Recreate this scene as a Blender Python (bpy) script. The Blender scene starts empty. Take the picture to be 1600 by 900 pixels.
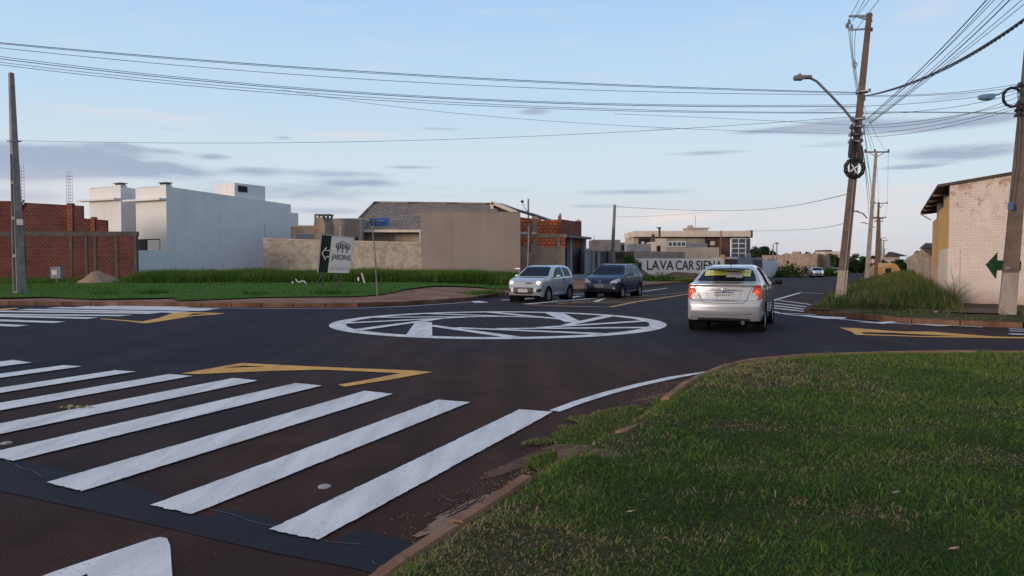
import bpy, math, random
import numpy as np
from mathutils import Vector, Matrix
from mathutils.geometry import tessellate_polygon
sc = bpy.context.scene
COL = sc.collection
random.seed(7); RNG = np.random.default_rng(11)
R = math.radians
# ------------------------------------------------------------------ camera
F = 1155.0; PITCH = math.atan(40/1155); EYE = 1.6
cam = bpy.data.cameras.new('camera'); camo = bpy.data.objects.new('camera', cam); COL.objects.link(camo)
cam.sensor_width = 36; cam.lens = 36*F/1600; cam.clip_end = 6000; cam.clip_start = 0.05
camo.location = (0, 0, EYE); camo.rotation_euler = (R(90)-PITCH, 0, 0)
sc.camera = camo
# ------------------------------------------------------------------ view
sc.view_settings.view_transform = 'Standard'; sc.view_settings.look = 'None'
sc.view_settings.exposure = 0.16; sc.view_settings.gamma = 1
sc.view_settings.use_curve_mapping = False
# ------------------------------------------------------------------ sun (low, behind left, soft)
SUN_EL = R(6); SUN_AZ = R(232)      # compass azimuth of the sun, 0 = +Y, clockwise
sl = bpy.data.lights.new('sun', 'SUN'); sl.energy = 2.0; sl.angle = R(12); sl.color = (1.0, 0.82, 0.68)
so = bpy.data.objects.new('sun', sl); COL.objects.link(so)
sd = Vector((math.sin(SUN_AZ)*math.cos(SUN_EL), math.cos(SUN_AZ)*math.cos(SUN_EL), math.sin(SUN_EL)))
so.rotation_euler = (-sd).to_track_quat('-Z', 'Y').to_euler(); so.location = sd*50
# ------------------------------------------------------------------ world
W = bpy.data.worlds.new('World'); sc.world = W; W.use_nodes = True
nt = W.node_tree; nt.nodes.clear(); N = nt.nodes; L = nt.links
def wmath(op, a, b=None, c=None):
    n = N.new('ShaderNodeMath'); n.operation = op
    for i, v in enumerate((a, b, c)):
        if v is None: continue
        if isinstance(v, (int, float)): n.inputs[i].default_value = v
        else: L.new(v, n.inputs[i])
    return n.outputs[0]
out = N.new('ShaderNodeOutputWorld'); bg = N.new('ShaderNodeBackground'); bg.inputs[1].default_value = 0.1
L.new(bg.outputs[0], out.inputs[0])
sky = N.new('ShaderNodeTexSky'); sky.sky_type = 'NISHITA'; sky.sun_disc = False
sky.sun_elevation = SUN_EL; sky.sun_rotation = SUN_AZ; sky.air_density = 1.0; sky.dust_density = 1.0; sky.ozone_density = 1.5
tc = N.new('ShaderNodeTexCoord'); sp = N.new('ShaderNodeSeparateXYZ'); L.new(tc.outputs['Generated'], sp.inputs[0])
el = wmath('ARCSINE', sp.outputs[2]); az = wmath('ARCTAN2', sp.outputs[0], sp.outputs[1])
ramp = N.new('ShaderNodeValToRGB')
L.new(wmath('MULTIPLY', el, 2.0), ramp.inputs[0])
cr = ramp.color_ramp; cr.interpolation = 'EASE'
for i, (p, c) in enumerate([(0.0, (.55,.57,.64)), (.10, (.63,.67,.73)), (.25, (.60,.72,.81)), (.45, (.50,.68,.86)), (.72, (.39,.60,.88)), (1.0, (.30,.47,.76))]):
    e = cr.elements[i] if i < 2 else cr.elements.new(p)
    e.position = p; e.color = (*c, 1)
def mixc(fac, a, b, mode='MIX'):
    n = N.new('ShaderNodeMix'); n.data_type = 'RGBA'; n.blend_type = mode
    for idx, v in ((0, fac), (6, a), (7, b)):
        if isinstance(v, (int, float)): n.inputs[idx].default_value = v
        elif isinstance(v, tuple): n.inputs[idx].default_value = (*v, 1)
        else: L.new(v, n.inputs[idx])
    return n.outputs[2]
scl = mixc(1.0, ramp.outputs[0], (10.0, 10.0, 10.0), 'MULTIPLY')
base = mixc(0.9, sky.outputs[0], scl)
# unseen upper sky greyed for neutral light; warm afterglow round the sun's own bearing
hi = N.new('ShaderNodeMapRange'); hi.interpolation_type = 'SMOOTHSTEP'; hi.inputs[1].default_value = .42; hi.inputs[2].default_value = .95; hi.inputs[4].default_value = .75; L.new(el, hi.inputs[0])
base = mixc(hi.outputs[0], base, (3.5, 4.1, 5.3))
vd = N.new('ShaderNodeVectorMath'); vd.operation = 'DOT_PRODUCT'; L.new(tc.outputs['Generated'], vd.inputs[0]); vd.inputs[1].default_value = (math.sin(SUN_AZ), math.cos(SUN_AZ), .05)
ws = N.new('ShaderNodeMapRange'); ws.interpolation_type = 'SMOOTHSTEP'; ws.inputs[1].default_value = .1; ws.inputs[2].default_value = 1.0; ws.inputs[4].default_value = .85; L.new(vd.outputs['Value'], ws.inputs[0])
base = mixc(ws.outputs[0], base, (7.6, 6.1, 5.2))
# clouds: soft patches at their own bearings, broken by stretched noise
cv = N.new('ShaderNodeCombineXYZ'); L.new(wmath('MULTIPLY', az, 7.0), cv.inputs[0]); L.new(wmath('MULTIPLY', el, 42.0), cv.inputs[1])
nz = N.new('ShaderNodeTexNoise'); nz.inputs['Scale'].default_value = 1.15; nz.inputs['Detail'].default_value = 7; nz.inputs['Roughness'].default_value = .58; nz.inputs['Distortion'].default_value = .35
L.new(cv.outputs[0], nz.inputs['Vector'])
def blobs(lst):
    tot = None
    for (px, py, sx, sy, a) in lst:
        a0 = math.atan((px-800)/F); e0 = math.atan((410-py)/F*math.cos(a0))
        u = wmath('MULTIPLY', wmath('SUBTRACT', az, a0), F/sx); v = wmath('MULTIPLY', wmath('SUBTRACT', el, e0), F/sy)
        d = wmath('ADD', wmath('MULTIPLY', u, u), wmath('MULTIPLY', v, v))
        g = wmath('MULTIPLY', wmath('EXPONENT', wmath('MULTIPLY', d, -0.5)), a)
        tot = g if tot is None else wmath('ADD', tot, g)
    return tot
dark = blobs([(95,250,95,13,1.5),(215,264,60,6,1.2),(20,262,50,12,1.2),(25,305,60,10,.6),(190,230,28,5,.7),(268,237,18,3,.6),(335,245,20,4,.7),(445,217,14,3,.7),(400,268,30,5,.6),(520,272,60,5,.8),(560,286,40,4,.8),(430,300,110,12,.6),(1380,201,100,6,.35),(740,300,200,14,.35),
              (835,176,22,5,.8),(1030,203,24,2.5,.6),(1190,206,40,3,.7),(1310,196,70,9,.8),(1500,193,60,8,.9),(1490,238,60,9,1.1),(1290,228,34,4,.6),(930,322,34,3.5,.7),(1100,240,60,3.5,.7),(700,203,40,2.5,.7),(260,203,36,2.5,.6),(1500,152,50,3,.6),(1300,172,50,2.5,.6),(1000,300,60,3.5,.6),(480,330,80,5,.6),(1420,262,30,2.5,.8),(640,262,36,2.5,.7),(1150,75,30,4,.3),(680,370,300,10,.25),(1250,330,150,14,.3)])
fac = wmath('MULTIPLY', wmath('SUBTRACT', wmath('MULTIPLY', dark, wmath('ADD', nz.outputs[0], wmath('MULTIPLY', nz.outputs[0], nz.outputs[0]))), .26), 2.3)
cl = N.new('ShaderNodeClamp'); cl.inputs[2].default_value = .92; L.new(fac, cl.inputs[0])
base = mixc(cl.outputs[0], base, (3.3, 3.95, 5.2))
lite = blobs([(240,183,60,6,.5),(545,213,50,4,.5),(1062,340,34,6,.9),(1030,345,20,4,.7),(1455,14,34,14,.5),(110,290,70,12,.5),(1420,335,80,10,.5),(60,345,160,22,.4),(1180,335,190,12,.45),(1470,296,110,9,.6),(1300,385,260,12,.35)])
fac2 = wmath('MULTIPLY', lite, wmath('MULTIPLY', wmath('SUBTRACT', nz.outputs[0], .30), 2.6))
cl2 = N.new('ShaderNodeClamp'); cl2.inputs[2].default_value = .9; L.new(fac2, cl2.inputs[0])
base = mixc(cl2.outputs[0], base, (7.6, 6.6, 6.5))
# thin high veil
veil = N.new('ShaderNodeClamp'); L.new(wmath('MULTIPLY', wmath('SUBTRACT', nz.outputs[0], .52), 1.2), veil.inputs[0])
base = mixc(veil.outputs[0], base, (6.3, 6.5, 7.0))
L.new(base, bg.inputs[0])
sc.cycles.max_bounces = 5; sc.cycles.diffuse_bounces = 2; sc.cycles.glossy_bounces = 3; sc.cycles.transparent_max_bounces = 4

# ------------------------------------------------------------------ coordinates
def ray(px, py):
    u = (px-800)/F; v = (450-py)/F
    d = Vector((u, math.cos(PITCH)+v*math.sin(PITCH), -math.sin(PITCH)+v*math.cos(PITCH)))
    return d
def tz(y):                                    # the avenue falls away gently beyond the junction
    t = max(0.0, y-50); return -0.013*(t*t/(t+16.0)) if t > 0 else 0.0
def G(px, py, dz=0.0):                        # photo pixel -> point on the road surface
    d = ray(px, py); y = 20.0
    for _ in range(60):
        z = tz(y)+dz; t = (z-EYE)/d.z if abs(d.z) > 1e-6 else 1e4
        y2 = min(abs(t*d.y), 900); y = .5*y+.5*y2
    return Vector((d.x/d.y*y, y, tz(y)+dz))
def P(px, py, D):
    d = ray(px, py); t = D/d.y; return Vector((d.x*t, D, EYE+d.z*t))
def X(px, D): return (px-800)/F*D*1.0/ math.cos(PITCH)
def Z(py, D): return P(800, py, D).z
A = Vector((math.sin(R(27)), math.cos(R(27)), 0)); B = Vector((math.cos(R(27)), -math.sin(R(27)), 0))

# ------------------------------------------------------------------ object helpers
def tag(o, label=None, cat=None, group=None, kind=None):
    if label: o['label'] = label
    if cat: o['category'] = cat
    if group: o['group'] = group
    if kind: o['kind'] = kind
    return o
def empty(name, loc, label, cat, group=None, rz=0):
    o = bpy.data.objects.new(name, None); COL.objects.link(o); o.location = loc; o.rotation_euler = (0,0,rz)
    o.empty_display_size = .2
    return tag(o, label, cat, group)
def link(name, me, mat=None, parent=None, world=True, smooth=False):
    o = bpy.data.objects.new(name, me); COL.objects.link(o)
    if mat is not None:
        for m in (mat if isinstance(mat, (list, tuple)) else [mat]): me.materials.append(m)
    if smooth:
        me.polygons.foreach_set('use_smooth', np.ones(len(me.polygons), bool))
    if parent is not None:
        o.parent = parent
        if world: o.matrix_parent_inverse = Matrix.LocRotScale(parent.location, parent.rotation_euler, parent.scale).inverted() if parent.parent is None else Matrix.Identity(4)
    return o
class MB:
    """mesh builder with uv"""
    def __init__(s): s.v = []; s.f = []; s.uv = []; s.mi = []; s.cur = 0
    def face(s, pts, uvs=None):
        b = len(s.v); s.v += [tuple(p) for p in pts]; s.f.append(list(range(b, b+len(pts))))
        if uvs is None:
            uvs = []
            p0 = Vector(pts[0]); n = (Vector(pts[1])-p0).cross(Vector(pts[2])-p0)
            for p in pts:
                p = Vector(p)
                if abs(n.z) > .7*n.length: uvs.append((p.x, p.y))
                elif abs(n.x) > abs(n.y): uvs.append((p.y, p.z))
                else: uvs.append((p.x, p.z))
        s.uv += list(uvs); s.mi.append(s.cur)
    def hexa(s, a, b):        # a: 4 bottom pts ccw, b: 4 top pts ; uv by running length and height
        a = [Vector(p) for p in a]; b = [Vector(p) for p in b]
        run = 0
        for i in range(4):
            j = (i+1) % 4; l = (a[j]-a[i]).length
            s.face([a[i], a[j], b[j], b[i]], [(run, a[i].z), (run+l, a[j].z), (run+l, b[j].z), (run, b[i].z)]); run += l
        s.face(b); s.face(a[::-1])
    def box(s, c, size, rz=0, M=None):
        x, y, z = (q/2 for q in size); c = Vector(c); rot = Matrix.Rotation(rz, 3, 'Z') if M is None else M
        q = [(-x,-y), (x,-y), (x,y), (-x,y)]
        s.hexa([c+rot@Vector((i,j,-z)) for i, j in q], [c+rot@Vector((i,j,z)) for i, j in q])
    def bar(s, p, q, w, h=None):
        p = Vector(p); q = Vector(q); d = (q-p); h = h or w
        up = Vector((0,0,1)) if abs(d.normalized().z) < .95 else Vector((0,1,0))
        sx = d.cross(up).normalized(); sy = sx.cross(d).normalized()
        k = [(-1,-1), (1,-1), (1,1), (-1,1)]
        s.hexa([p+sx*i*w/2+sy*j*h/2 for i, j in k], [q+sx*i*w/2+sy*j*h/2 for i, j in k])
    def tube(s, pts, r, n=8, caps=True):
        pts = [Vector(p) for p in pts]; rr = r if isinstance(r, (list, tuple)) else [r]*len(pts)
        rings = []; prev = None
        for i, p in enumerate(pts):
            d = (pts[min(i+1, len(pts)-1)]-pts[max(i-1, 0)]).normalized()
            if prev is None:
                up = Vector((0,0,1)) if abs(d.z) < .9 else Vector((0,1,0)); a = d.cross(up).normalized()
            else: a = (prev-d*prev.dot(d)).normalized()
            prev = a; b = d.cross(a)
            rings.append([p+(a*math.cos(2*math.pi*k/n)+b*math.sin(2*math.pi*k/n))*rr[i] for k in range(n)])
        base = len(s.v)
        for rg in rings: s.v += [tuple(q) for q in rg]
        for i in range(len(rings)-1):
            for k in range(n):
                k2 = (k+1) % n; f = [base+i*n+k, base+i*n+k2, base+(i+1)*n+k2, base+(i+1)*n+k]
                s.f.append(f); s.uv += [(k/n, i), ((k+1)/n, i), ((k+1)/n, i+1), (k/n, i+1)]; s.mi.append(s.cur)
        if caps:
            for rg, rev in ((rings[0], True), (rings[-1], False)):
                s.face(rg[::-1] if rev else rg)
    def lathe(s, c, prof, n=16, axis=Vector((0,0,1))):
        c = Vector(c); a = axis.normalized(); u = a.orthogonal().normalized(); w = a.cross(u); base = len(s.v)
        for (r, h) in prof:
            for k in range(n): s.v.append(tuple(c+a*h+(u*math.cos(2*math.pi*k/n)+w*math.sin(2*math.pi*k/n))*r))
        for i in range(len(prof)-1):
            for k in range(n):
                k2 = (k+1) % n; s.f.append([base+i*n+k, base+i*n+k2, base+(i+1)*n+k2, base+(i+1)*n+k])
                s.uv += [(k/n, i), ((k+1)/n, i), ((k+1)/n, i+1), (k/n, i+1)]; s.mi.append(s.cur)
    def build(s, name, mat, parent=None, smooth=False, local=False):
        me = bpy.data.meshes.new(name); me.from_pydata(s.v, [], s.f); me.update()
        ul = me.uv_layers.new(name='UVMap'); ul.data.foreach_set('uv', np.array(s.uv, 'f').ravel())
        me.polygons.foreach_set('material_index', np.array(s.mi, 'i'))
        o = link(name, me, mat, parent, world=not local, smooth=smooth)
        return o
def npmesh(name, v, tris, mat, parent=None, tint=None, smooth=False, world=True):
    me = bpy.data.meshes.new(name); v = np.asarray(v, 'f'); tris = np.asarray(tris, 'i'); k = tris.shape[1]
    me.vertices.add(len(v)); me.vertices.foreach_set('co', v.ravel())
    me.loops.add(tris.size); me.loops.foreach_set('vertex_index', tris.ravel())
    me.polygons.add(len(tris)); me.polygons.foreach_set('loop_start', np.arange(0, tris.size, k, dtype='i'))
    me.update(calc_edges=True)
    if tint is not None:
        at = me.attributes.new('tint', 'FLOAT', 'POINT'); at.data.foreach_set('value', np.asarray(tint, 'f'))
    return link(name, me, mat, parent, world, smooth)
def vnoise(x, y, s, seed=0, octv=3):
    x = np.asarray(x, float); y = np.asarray(y, float); r = 0; amp = 1; tot = 0
    tab = np.random.default_rng(seed).random((256, 256))
    for o in range(octv):
        a = x*s*2**o+17.3*o+500; b = y*s*2**o+5.1*o+500; i = np.floor(a).astype(int); j = np.floor(b).astype(int); fx = a-i; fy = b-j
        fx = fx*fx*(3-2*fx); fy = fy*fy*(3-2*fy)
        g = lambda p, q: tab[p % 256, q % 256]
        r = r+amp*((g(i,j)*(1-fx)+g(i+1,j)*fx)*(1-fy)+(g(i,j+1)*(1-fx)+g(i+1,j+1)*fx)*fy); tot += amp; amp *= .5
    return r/tot

# ------------------------------------------------------------------ materials
def newmat(name):
    m = bpy.data.materials.new(name); m.use_nodes = True; t = m.node_tree
    b = t.nodes['Principled BSDF']; return m, t, b
def noise(t, scale, detail=4, rough=.55, coord='Object', vec=None, dist=0):
    n = t.nodes.new('ShaderNodeTexNoise'); n.inputs['Scale'].default_value = scale; n.inputs['Detail'].default_value = detail
    n.inputs['Roughness'].default_value = rough; n.inputs['Distortion'].default_value = dist
    if vec is None:
        c = t.nodes.new('ShaderNodeTexCoord'); vec = c.outputs[coord]
    t.links.new(vec, n.inputs['Vector']); return n.outputs['Fac']
def rampf(t, fac, stops):
    r = t.nodes.new('ShaderNodeValToRGB'); t.links.new(fac, r.inputs[0])
    for i, (p, c) in enumerate(stops):
        e = r.color_ramp.elements[i] if i < 2 else r.color_ramp.elements.new(p)
        e.position = p; e.color = (*c, 1) if len(c) == 3 else c
    return r.outputs[0]
def mx(t, fac, a, b, mode='MIX'):
    n = t.nodes.new('ShaderNodeMix'); n.data_type = 'RGBA'; n.blend_type = mode
    for idx, v in ((0, fac), (6, a), (7, b)):
        if isinstance(v, (int, float)): n.inputs[idx].default_value = v
        elif isinstance(v, tuple): n.inputs[idx].default_value = (*v, 1)
        else: t.links.new(v, n.inputs[idx])
    return n.outputs[2]
def bump(t, b, h, strength=.3, dist=.01):
    n = t.nodes.new('ShaderNodeBump'); n.inputs['Strength'].default_value = strength; n.inputs['Distance'].default_value = dist
    t.links.new(h, n.inputs['Height']); t.links.new(n.outputs[0], b.inputs['Normal'])
def pm(name, c1, c2=None, scale=2, rough=.8, bs=0, bscale=40, bd=.01, metal=0, spec=.5, c3=None, grime=None, coat=0, detail=5, streak=0):
    m, t, b = newmat(name)
    b.inputs['Roughness'].default_value = rough; b.inputs['Metallic'].default_value = metal
    b.inputs['Specular IOR Level'].default_value = spec; b.inputs['Coat Weight'].default_value = coat; b.inputs['Coat Roughness'].default_value = .04
    if c2 is None: b.inputs['Base Color'].default_value = (*c1, 1)
    else:
        st = [(.32, c1), (.68, c2)]
        if c3: st = [(.28, c1), (.5, c2), (.72, c3)]
        c = rampf(t, noise(t, scale, detail), st)
        if grime:
            g = rampf(t, noise(t, grime[0], 6, .65), [(grime[1], (0,0,0)), (grime[1]+.16, (1,1,1))]); c = mx(t, g, c, grime[2])
        if streak:      # rain runs and damp marks on render
            oc = t.nodes.new('ShaderNodeTexCoord'); mp = t.nodes.new('ShaderNodeMapping'); mp.inputs['Scale'].default_value = (1,1,.07); t.links.new(oc.outputs['Object'], mp.inputs['Vector'])
            d_ = 1-streak; c = mx(t, 1.0, c, rampf(t, noise(t, 2.4, 6, .65, vec=mp.outputs[0]), [(.30,(d_,d_*.985,d_*.96)), (.58,(1.03,1.03,1.03))]), 'MULTIPLY')
            c = mx(t, 1.0, c, rampf(t, noise(t, .55, 6, .7), [(.34,(1-streak*.8,)*3), (.6,(1.02,1.02,1.02))]), 'MULTIPLY')
        t.links.new(c, b.inputs['Base Color'])
    if bs: bump(t, b, noise(t, bscale, 5, .6), bs, bd)
    return m
def brickmat(name, c1, c2, mortar, bw=.29, bh=.14, ms=.012, bias=0, rough=.9, bs=.4, stain=None):
    m, t, b = newmat(name); uv = t.nodes.new('ShaderNodeTexCoord')
    br = t.nodes.new('ShaderNodeTexBrick'); t.links.new(uv.outputs['UV'], br.inputs['Vector'])
    br.inputs['Scale'].default_value = 1; br.inputs['Brick Width'].default_value = bw; br.inputs['Row Height'].default_value = bh
    br.inputs['Mortar Size'].default_value = ms; br.inputs['Color1'].default_value = (*c1,1); br.inputs['Color2'].default_value = (*c2,1); br.inputs['Mortar'].default_value = (*mortar,1)
    br.inputs['Bias'].default_value = bias
    nb = noise(t, 1.2, 5); c = mx(t, .5, br.outputs['Color'], rampf(t, nb, [(.3,(.55,.55,.55)), (.7,(1.35,1.35,1.35))]), 'MULTIPLY')
    c2_ = mx(t, 1.0, c, (1.25,1.25,1.25), 'MULTIPLY'); 
    if stain:
        g = rampf(t, noise(t, stain[0], 6, .7), [(stain[1], (0,0,0)), (stain[1]+.1, (1,1,1))]); c2_ = mx(t, g, c2_, stain[2])
    t.links.new(c2_, b.inputs['Base Color']); b.inputs['Roughness'].default_value = rough; b.inputs['Specular IOR Level'].default_value = .2
    h = mx(t, .3, br.outputs['Fac'], noise(t, 60, 4)); inv = t.nodes.new('ShaderNodeInvert'); t.links.new(h, inv.inputs['Color'])
    bump(t, b, inv.outputs[0], bs, .02)
    return m
def asphalt():
    m, t, b = newmat('asphalt'); c = t.nodes.new('ShaderNodeTexCoord'); o = c.outputs['Object']
    big = noise(t, .13, 3, .5, vec=o, dist=.4)
    sx = t.nodes.new('ShaderNodeSeparateXYZ'); t.links.new(o, sx.inputs[0])
    # dusty red soil is carried onto the near arm of the junction, the middle is fresh and bluish
    mr = t.nodes.new('ShaderNodeMapRange'); mr.inputs[1].default_value = 17; mr.inputs[2].default_value = 4.5; mr.inputs[3].default_value = -.10; mr.inputs[4].default_value = .17
    t.links.new(sx.outputs[1], mr.inputs[0]); ad = t.nodes.new('ShaderNodeMath'); t.links.new(big, ad.inputs[0]); t.links.new(mr.outputs[0], ad.inputs[1])
    mr2 = t.nodes.new('ShaderNodeMapRange'); mr2.inputs[1].default_value = -9; mr2.inputs[2].default_value = .5; mr2.inputs[3].default_value = -.10; mr2.inputs[4].default_value = .08
    t.links.new(sx.outputs[0], mr2.inputs[0]); ad2 = t.nodes.new('ShaderNodeMath'); t.links.new(ad.outputs[0], ad2.inputs[0]); t.links.new(mr2.outputs[0], ad2.inputs[1])
    col = rampf(t, ad2.outputs[0], [(.36, (.0165,.0165,.027)), (.48, (.022,.0175,.0225)), (.64, (.042,.0195,.0145))])
    # tyre-polished bands and small blotches
    med = rampf(t, noise(t, 1.3, 6, .7, vec=o), [(.3,(.74,.74,.75)), (.7,(1.30,1.27,1.24))]); col = mx(t, 1.0, col, med, 'MULTIPLY')
    for rz_, sc_ in ((R(27), 1.0), (R(117), .8)):      # long streaks worn by traffic along both roads
        mp = t.nodes.new('ShaderNodeMapping'); mp.inputs['Rotation'].default_value = (0,0,rz_); mp.inputs['Scale'].default_value = (sc_*1.1,.05,1); t.links.new(o, mp.inputs['Vector'])
        col = mx(t, .8, col, rampf(t, noise(t, 1.6, 5, .6, vec=mp.outputs[0]), [(.35,(.80,.80,.82)), (.66,(1.28,1.26,1.24))]), 'MULTIPLY')
    sp_ = noise(t, 130, 2, .5, vec=o); spk = rampf(t, sp_, [(.36,(.4,.4,.42)), (.52,(1,1,1)), (.68,(2.3,2.15,2.05))]); col = mx(t, 1.0, col, spk, 'MULTIPLY')
    vo = t.nodes.new('ShaderNodeTexVoronoi'); vo.inputs['Scale'].default_value = 9; t.links.new(o, vo.inputs['Vector'])
    gr = rampf(t, vo.outputs['Distance'], [(.03,(1,1,1)), (.05,(0,0,0))]); col = mx(t, gr, col, (.16,.14,.13))
    t.links.new(col, b.inputs['Base Color']); b.inputs['Roughness'].default_value = .85; b.inputs['Specular IOR Level'].default_value = .13
    bump(t, b, noise(t, 110, 3, .6, vec=o), .45, .006); return m
M = {}
M['asphalt'] = asphalt()
M['tar'] = pm('fresh_asphalt', (.008,.0105,.018), (.014,.0155,.024), 3, .8, .5, 110, .006, spec=.22)
def paint(name, c, worn, thr=.61, wc=(.06,.05,.055)):
    m, t, b = newmat(name); t_o = t.nodes.new('ShaderNodeTexCoord').outputs['Object']
    mp = t.nodes.new('ShaderNodeMapping'); mp.inputs['Rotation'].default_value = (0,0,R(27)); mp.inputs['Scale'].default_value = (1,.14,1); t.links.new(t_o, mp.inputs['Vector'])
    st = rampf(t, noise(t, 5, 5, .6, vec=mp.outputs[0]), [(.3, worn), (.62, c)])
    g = rampf(t, noise(t, 38, 5, .75, vec=t_o), [(thr, (0,0,0)), (thr+.05, (1,1,1))])
    big = rampf(t, noise(t, .9, 4, .6, vec=t_o), [(.55, (0,0,0)), (.8, (.35,.35,.35))])
    col = mx(t, g, st, wc); col = mx(t, big, col, worn); t.links.new(col, b.inputs['Base Color'])
    b.inputs['Roughness'].default_value = .6; b.inputs['Specular IOR Level'].default_value = .3; bump(t, b, noise(t, 110, 3, vec=t_o), .35, .005); return m
M['white'] = paint('white_road_paint', (.74,.725,.71), (.52,.505,.50))
M['yellow'] = paint('yellow_road_paint', (.74,.36,.045), (.50,.24,.04))
M['hatch'] = paint('worn_yellow_paint', (.60,.33,.09), (.38,.2,.07), .58)
M['soil'] = pm('red_soil', (.075,.042,.030), (.14,.085,.06), 2.5, .95, .6, 25, .03, spec=.1, c3=(.21,.14,.10))
M['dirt'] = pm('packed_red_dirt', (.17,.082,.058), (.25,.135,.095), .8, .95, .5, 20, .02, spec=.1, c3=(.32,.19,.135))
M['sand'] = pm('washed_sand', (.20,.125,.085), (.30,.215,.16), 9, .95, .6, 60, .01, spec=.1, c3=(.14,.08,.055))
M['kerb'] = pm('stained_kerb', (.11,.056,.038), (.20,.108,.07), 3, .9, .5, 30, .01, spec=.15, grime=(4,.53,(.065,.045,.03)))
M['kerbnear'] = pm('tan_kerb', (.19,.098,.06), (.32,.18,.11), 3, .9, .6, 30, .012, spec=.12, grime=(4,.56,(.10,.06,.04)))
M['kerbfar'] = pm('soil_stained_kerb', (.06,.030,.022), (.13,.07,.045), 1.2, .95, .4, 20, .01, spec=.1, c3=(.2,.13,.09))
def leafmat(name, cols, trans=.25, rough=.75):
    m, t, b = newmat(name); a = t.nodes.new('ShaderNodeAttribute'); a.attribute_name = 'tint'
    c = rampf(t, a.outputs['Fac'], cols); t.links.new(c, b.inputs['Base Color'])
    b.inputs['Roughness'].default_value = rough; b.inputs['Specular IOR Level'].default_value = .2
    tr = t.nodes.new('ShaderNodeBsdfTranslucent'); t.links.new(c, tr.inputs[0]); ms = t.nodes.new('ShaderNodeMixShader'); ms.inputs[0].default_value = trans
    t.links.new(b.outputs[0], ms.inputs[1]); t.links.new(tr.outputs[0], ms.inputs[2]); t.links.new(ms.outputs[0], t.nodes['Material Output'].inputs[0]); return m
M['blade'] = leafmat('lawn_blades', [(0,(.018,.058,.010)), (.45,(.052,.128,.017)), (.8,(.135,.205,.030)), (.9,(.24,.20,.085)), (1.0,(.38,.30,.17))])
M['farblade'] = leafmat('mown_grass_blades', [(0,(.03,.085,.013)), (.6,(.07,.17,.022)), (1.0,(.13,.20,.04))])
M['tall'] = leafmat('tall_grass_blades', [(0,(.022,.06,.008)), (.5,(.068,.145,.018)), (.85,(.14,.20,.04)), (1.0,(.22,.21,.09))])
M['weed'] = leafmat('weed_blades', [(0,(.028,.055,.014)), (.5,(.07,.115,.025)), (.78,(.13,.14,.045)), (1.0,(.27,.18,.10))])
M['leaf'] = leafmat('tree_leaves', [(0,(.010,.026,.010)), (.5,(.022,.055,.016)), (1.0,(.05,.09,.026))], .15)
M['lawnbase'] = pm('lawn_soil', (.030,.040,.015), (.085,.07,.038), 22, .95, .9, 60, .03, spec=.05, grime=(.8,.62,(.11,.07,.04)))
M['fargrass'] = pm('far_turf', (.035,.085,.014), (.055,.125,.018), .8, .95, .7, 6, .06, spec=.1, c3=(.05,.10,.02), grime=(.5,.66,(.10,.12,.03)))
M['scrub'] = pm('scrub_soil', (.03,.045,.015), (.07,.06,.03), 1.5, .95, .5, 10, .03, spec=.1, c3=(.13,.075,.045))
M['field'] = pm('open_ground', (.05,.07,.025), (.12,.08,.05), .05, .95, spec=.1)

# ------------------------------------------------------------------ ground and roads
def grid_surface(name, xs, ys, zf, mat, kind='structure', parent=None):
    xs = np.asarray(xs); ys = np.asarray(ys); nx, ny = len(xs), len(ys)
    v = np.array([[x, y, zf(x, y)] for x in xs for y in ys]); q = []
    for i in range(nx-1):
        for j in range(ny-1): a = i*ny+j; q.append([a, a+ny, a+ny+1, a+1])
    o = npmesh(name, v, q, mat, parent, smooth=True); tag(o, kind=kind); return o
ys_all = list(np.concatenate([np.arange(-12, 200, 2.0), np.arange(200, 700, 20), np.arange(700, 4001, 300)]))
grid_surface('ground', [-4000,-1500,-500,-200,-100,-50,0,50,100,200,500,1500,4000], [-400,-100]+ys_all, lambda x, y: tz(y)-.06, M['field'])
grid_surface('road', [-90,-45,0,45,90,140,200], [y for y in ys_all if y < 420], lambda x, y: tz(y), M['asphalt'])
def polyx(pts):      # pixel polyline -> sorted world (x,y)
    w = [G(*p) if len(p) == 2 else Vector((p[0], p[1], 0)) for p in pts]; return [(q.x, q.y) for q in w]
def interp(pl):
    xs = np.array([p[0] for p in pl]); ys = np.array([p[1] for p in pl]); o = np.argsort(xs); xs, ys = xs[o], ys[o]
    return lambda x: np.interp(x, xs, ys)
# far left block
K1 = [(-95.0, 62.0, 0), (-60.0, 44.0, 0)]+[(-60,474),(0,477),(200,478.5),(300,479.5),(440,480.5),(560,480),(640,476.5),(700,472.5),(742,469),(760,465),(790,462.5),(880,457),(1003,449),(1074,443),(1192,434),(1250,431.5)]
k1 = polyx(K1); k1 += [(k1[-1][0]+60, k1[-1][1]+118), (k1[-1][0]+160, k1[-1][1]+314)]
yk1 = interp(k1)
def z1(x, y):
    d = float(y-yk1(x)); rise = .36*min(1, max(0, d-2)/15)*min(1, max(0, 1-(x-2)/14)); return tz(y)+.14+rise
def columns(name, x0, x1, dx, ylo, yhi, zf, mat, steps, kind='structure'):
    xs = np.arange(x0, x1+1e-6, dx); v = []; q = []; n = len(steps)
    for x in xs:
        a, b_ = float(ylo(x)), float(yhi(x))
        for s_ in steps: y = a+(b_-a)*s_; v.append([x, y, zf(x, y)])
    for i in range(len(xs)-1):
        for j in range(n-1): a = i*n+j; q.append([a, a+n, a+n+1, a+1])
    return tag(npmesh(name, v, q, mat, smooth=True), kind=kind)
st1 = [0,.003,.006,.01,.015,.02,.03,.04,.05,.07,.1,.13,.17,.22,.3,.4,.55,.75,1]
columns('pavement', -95, 150, .8, yk1, lambda x: 400+0*x, z1, M['dirt'], st1)
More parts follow.
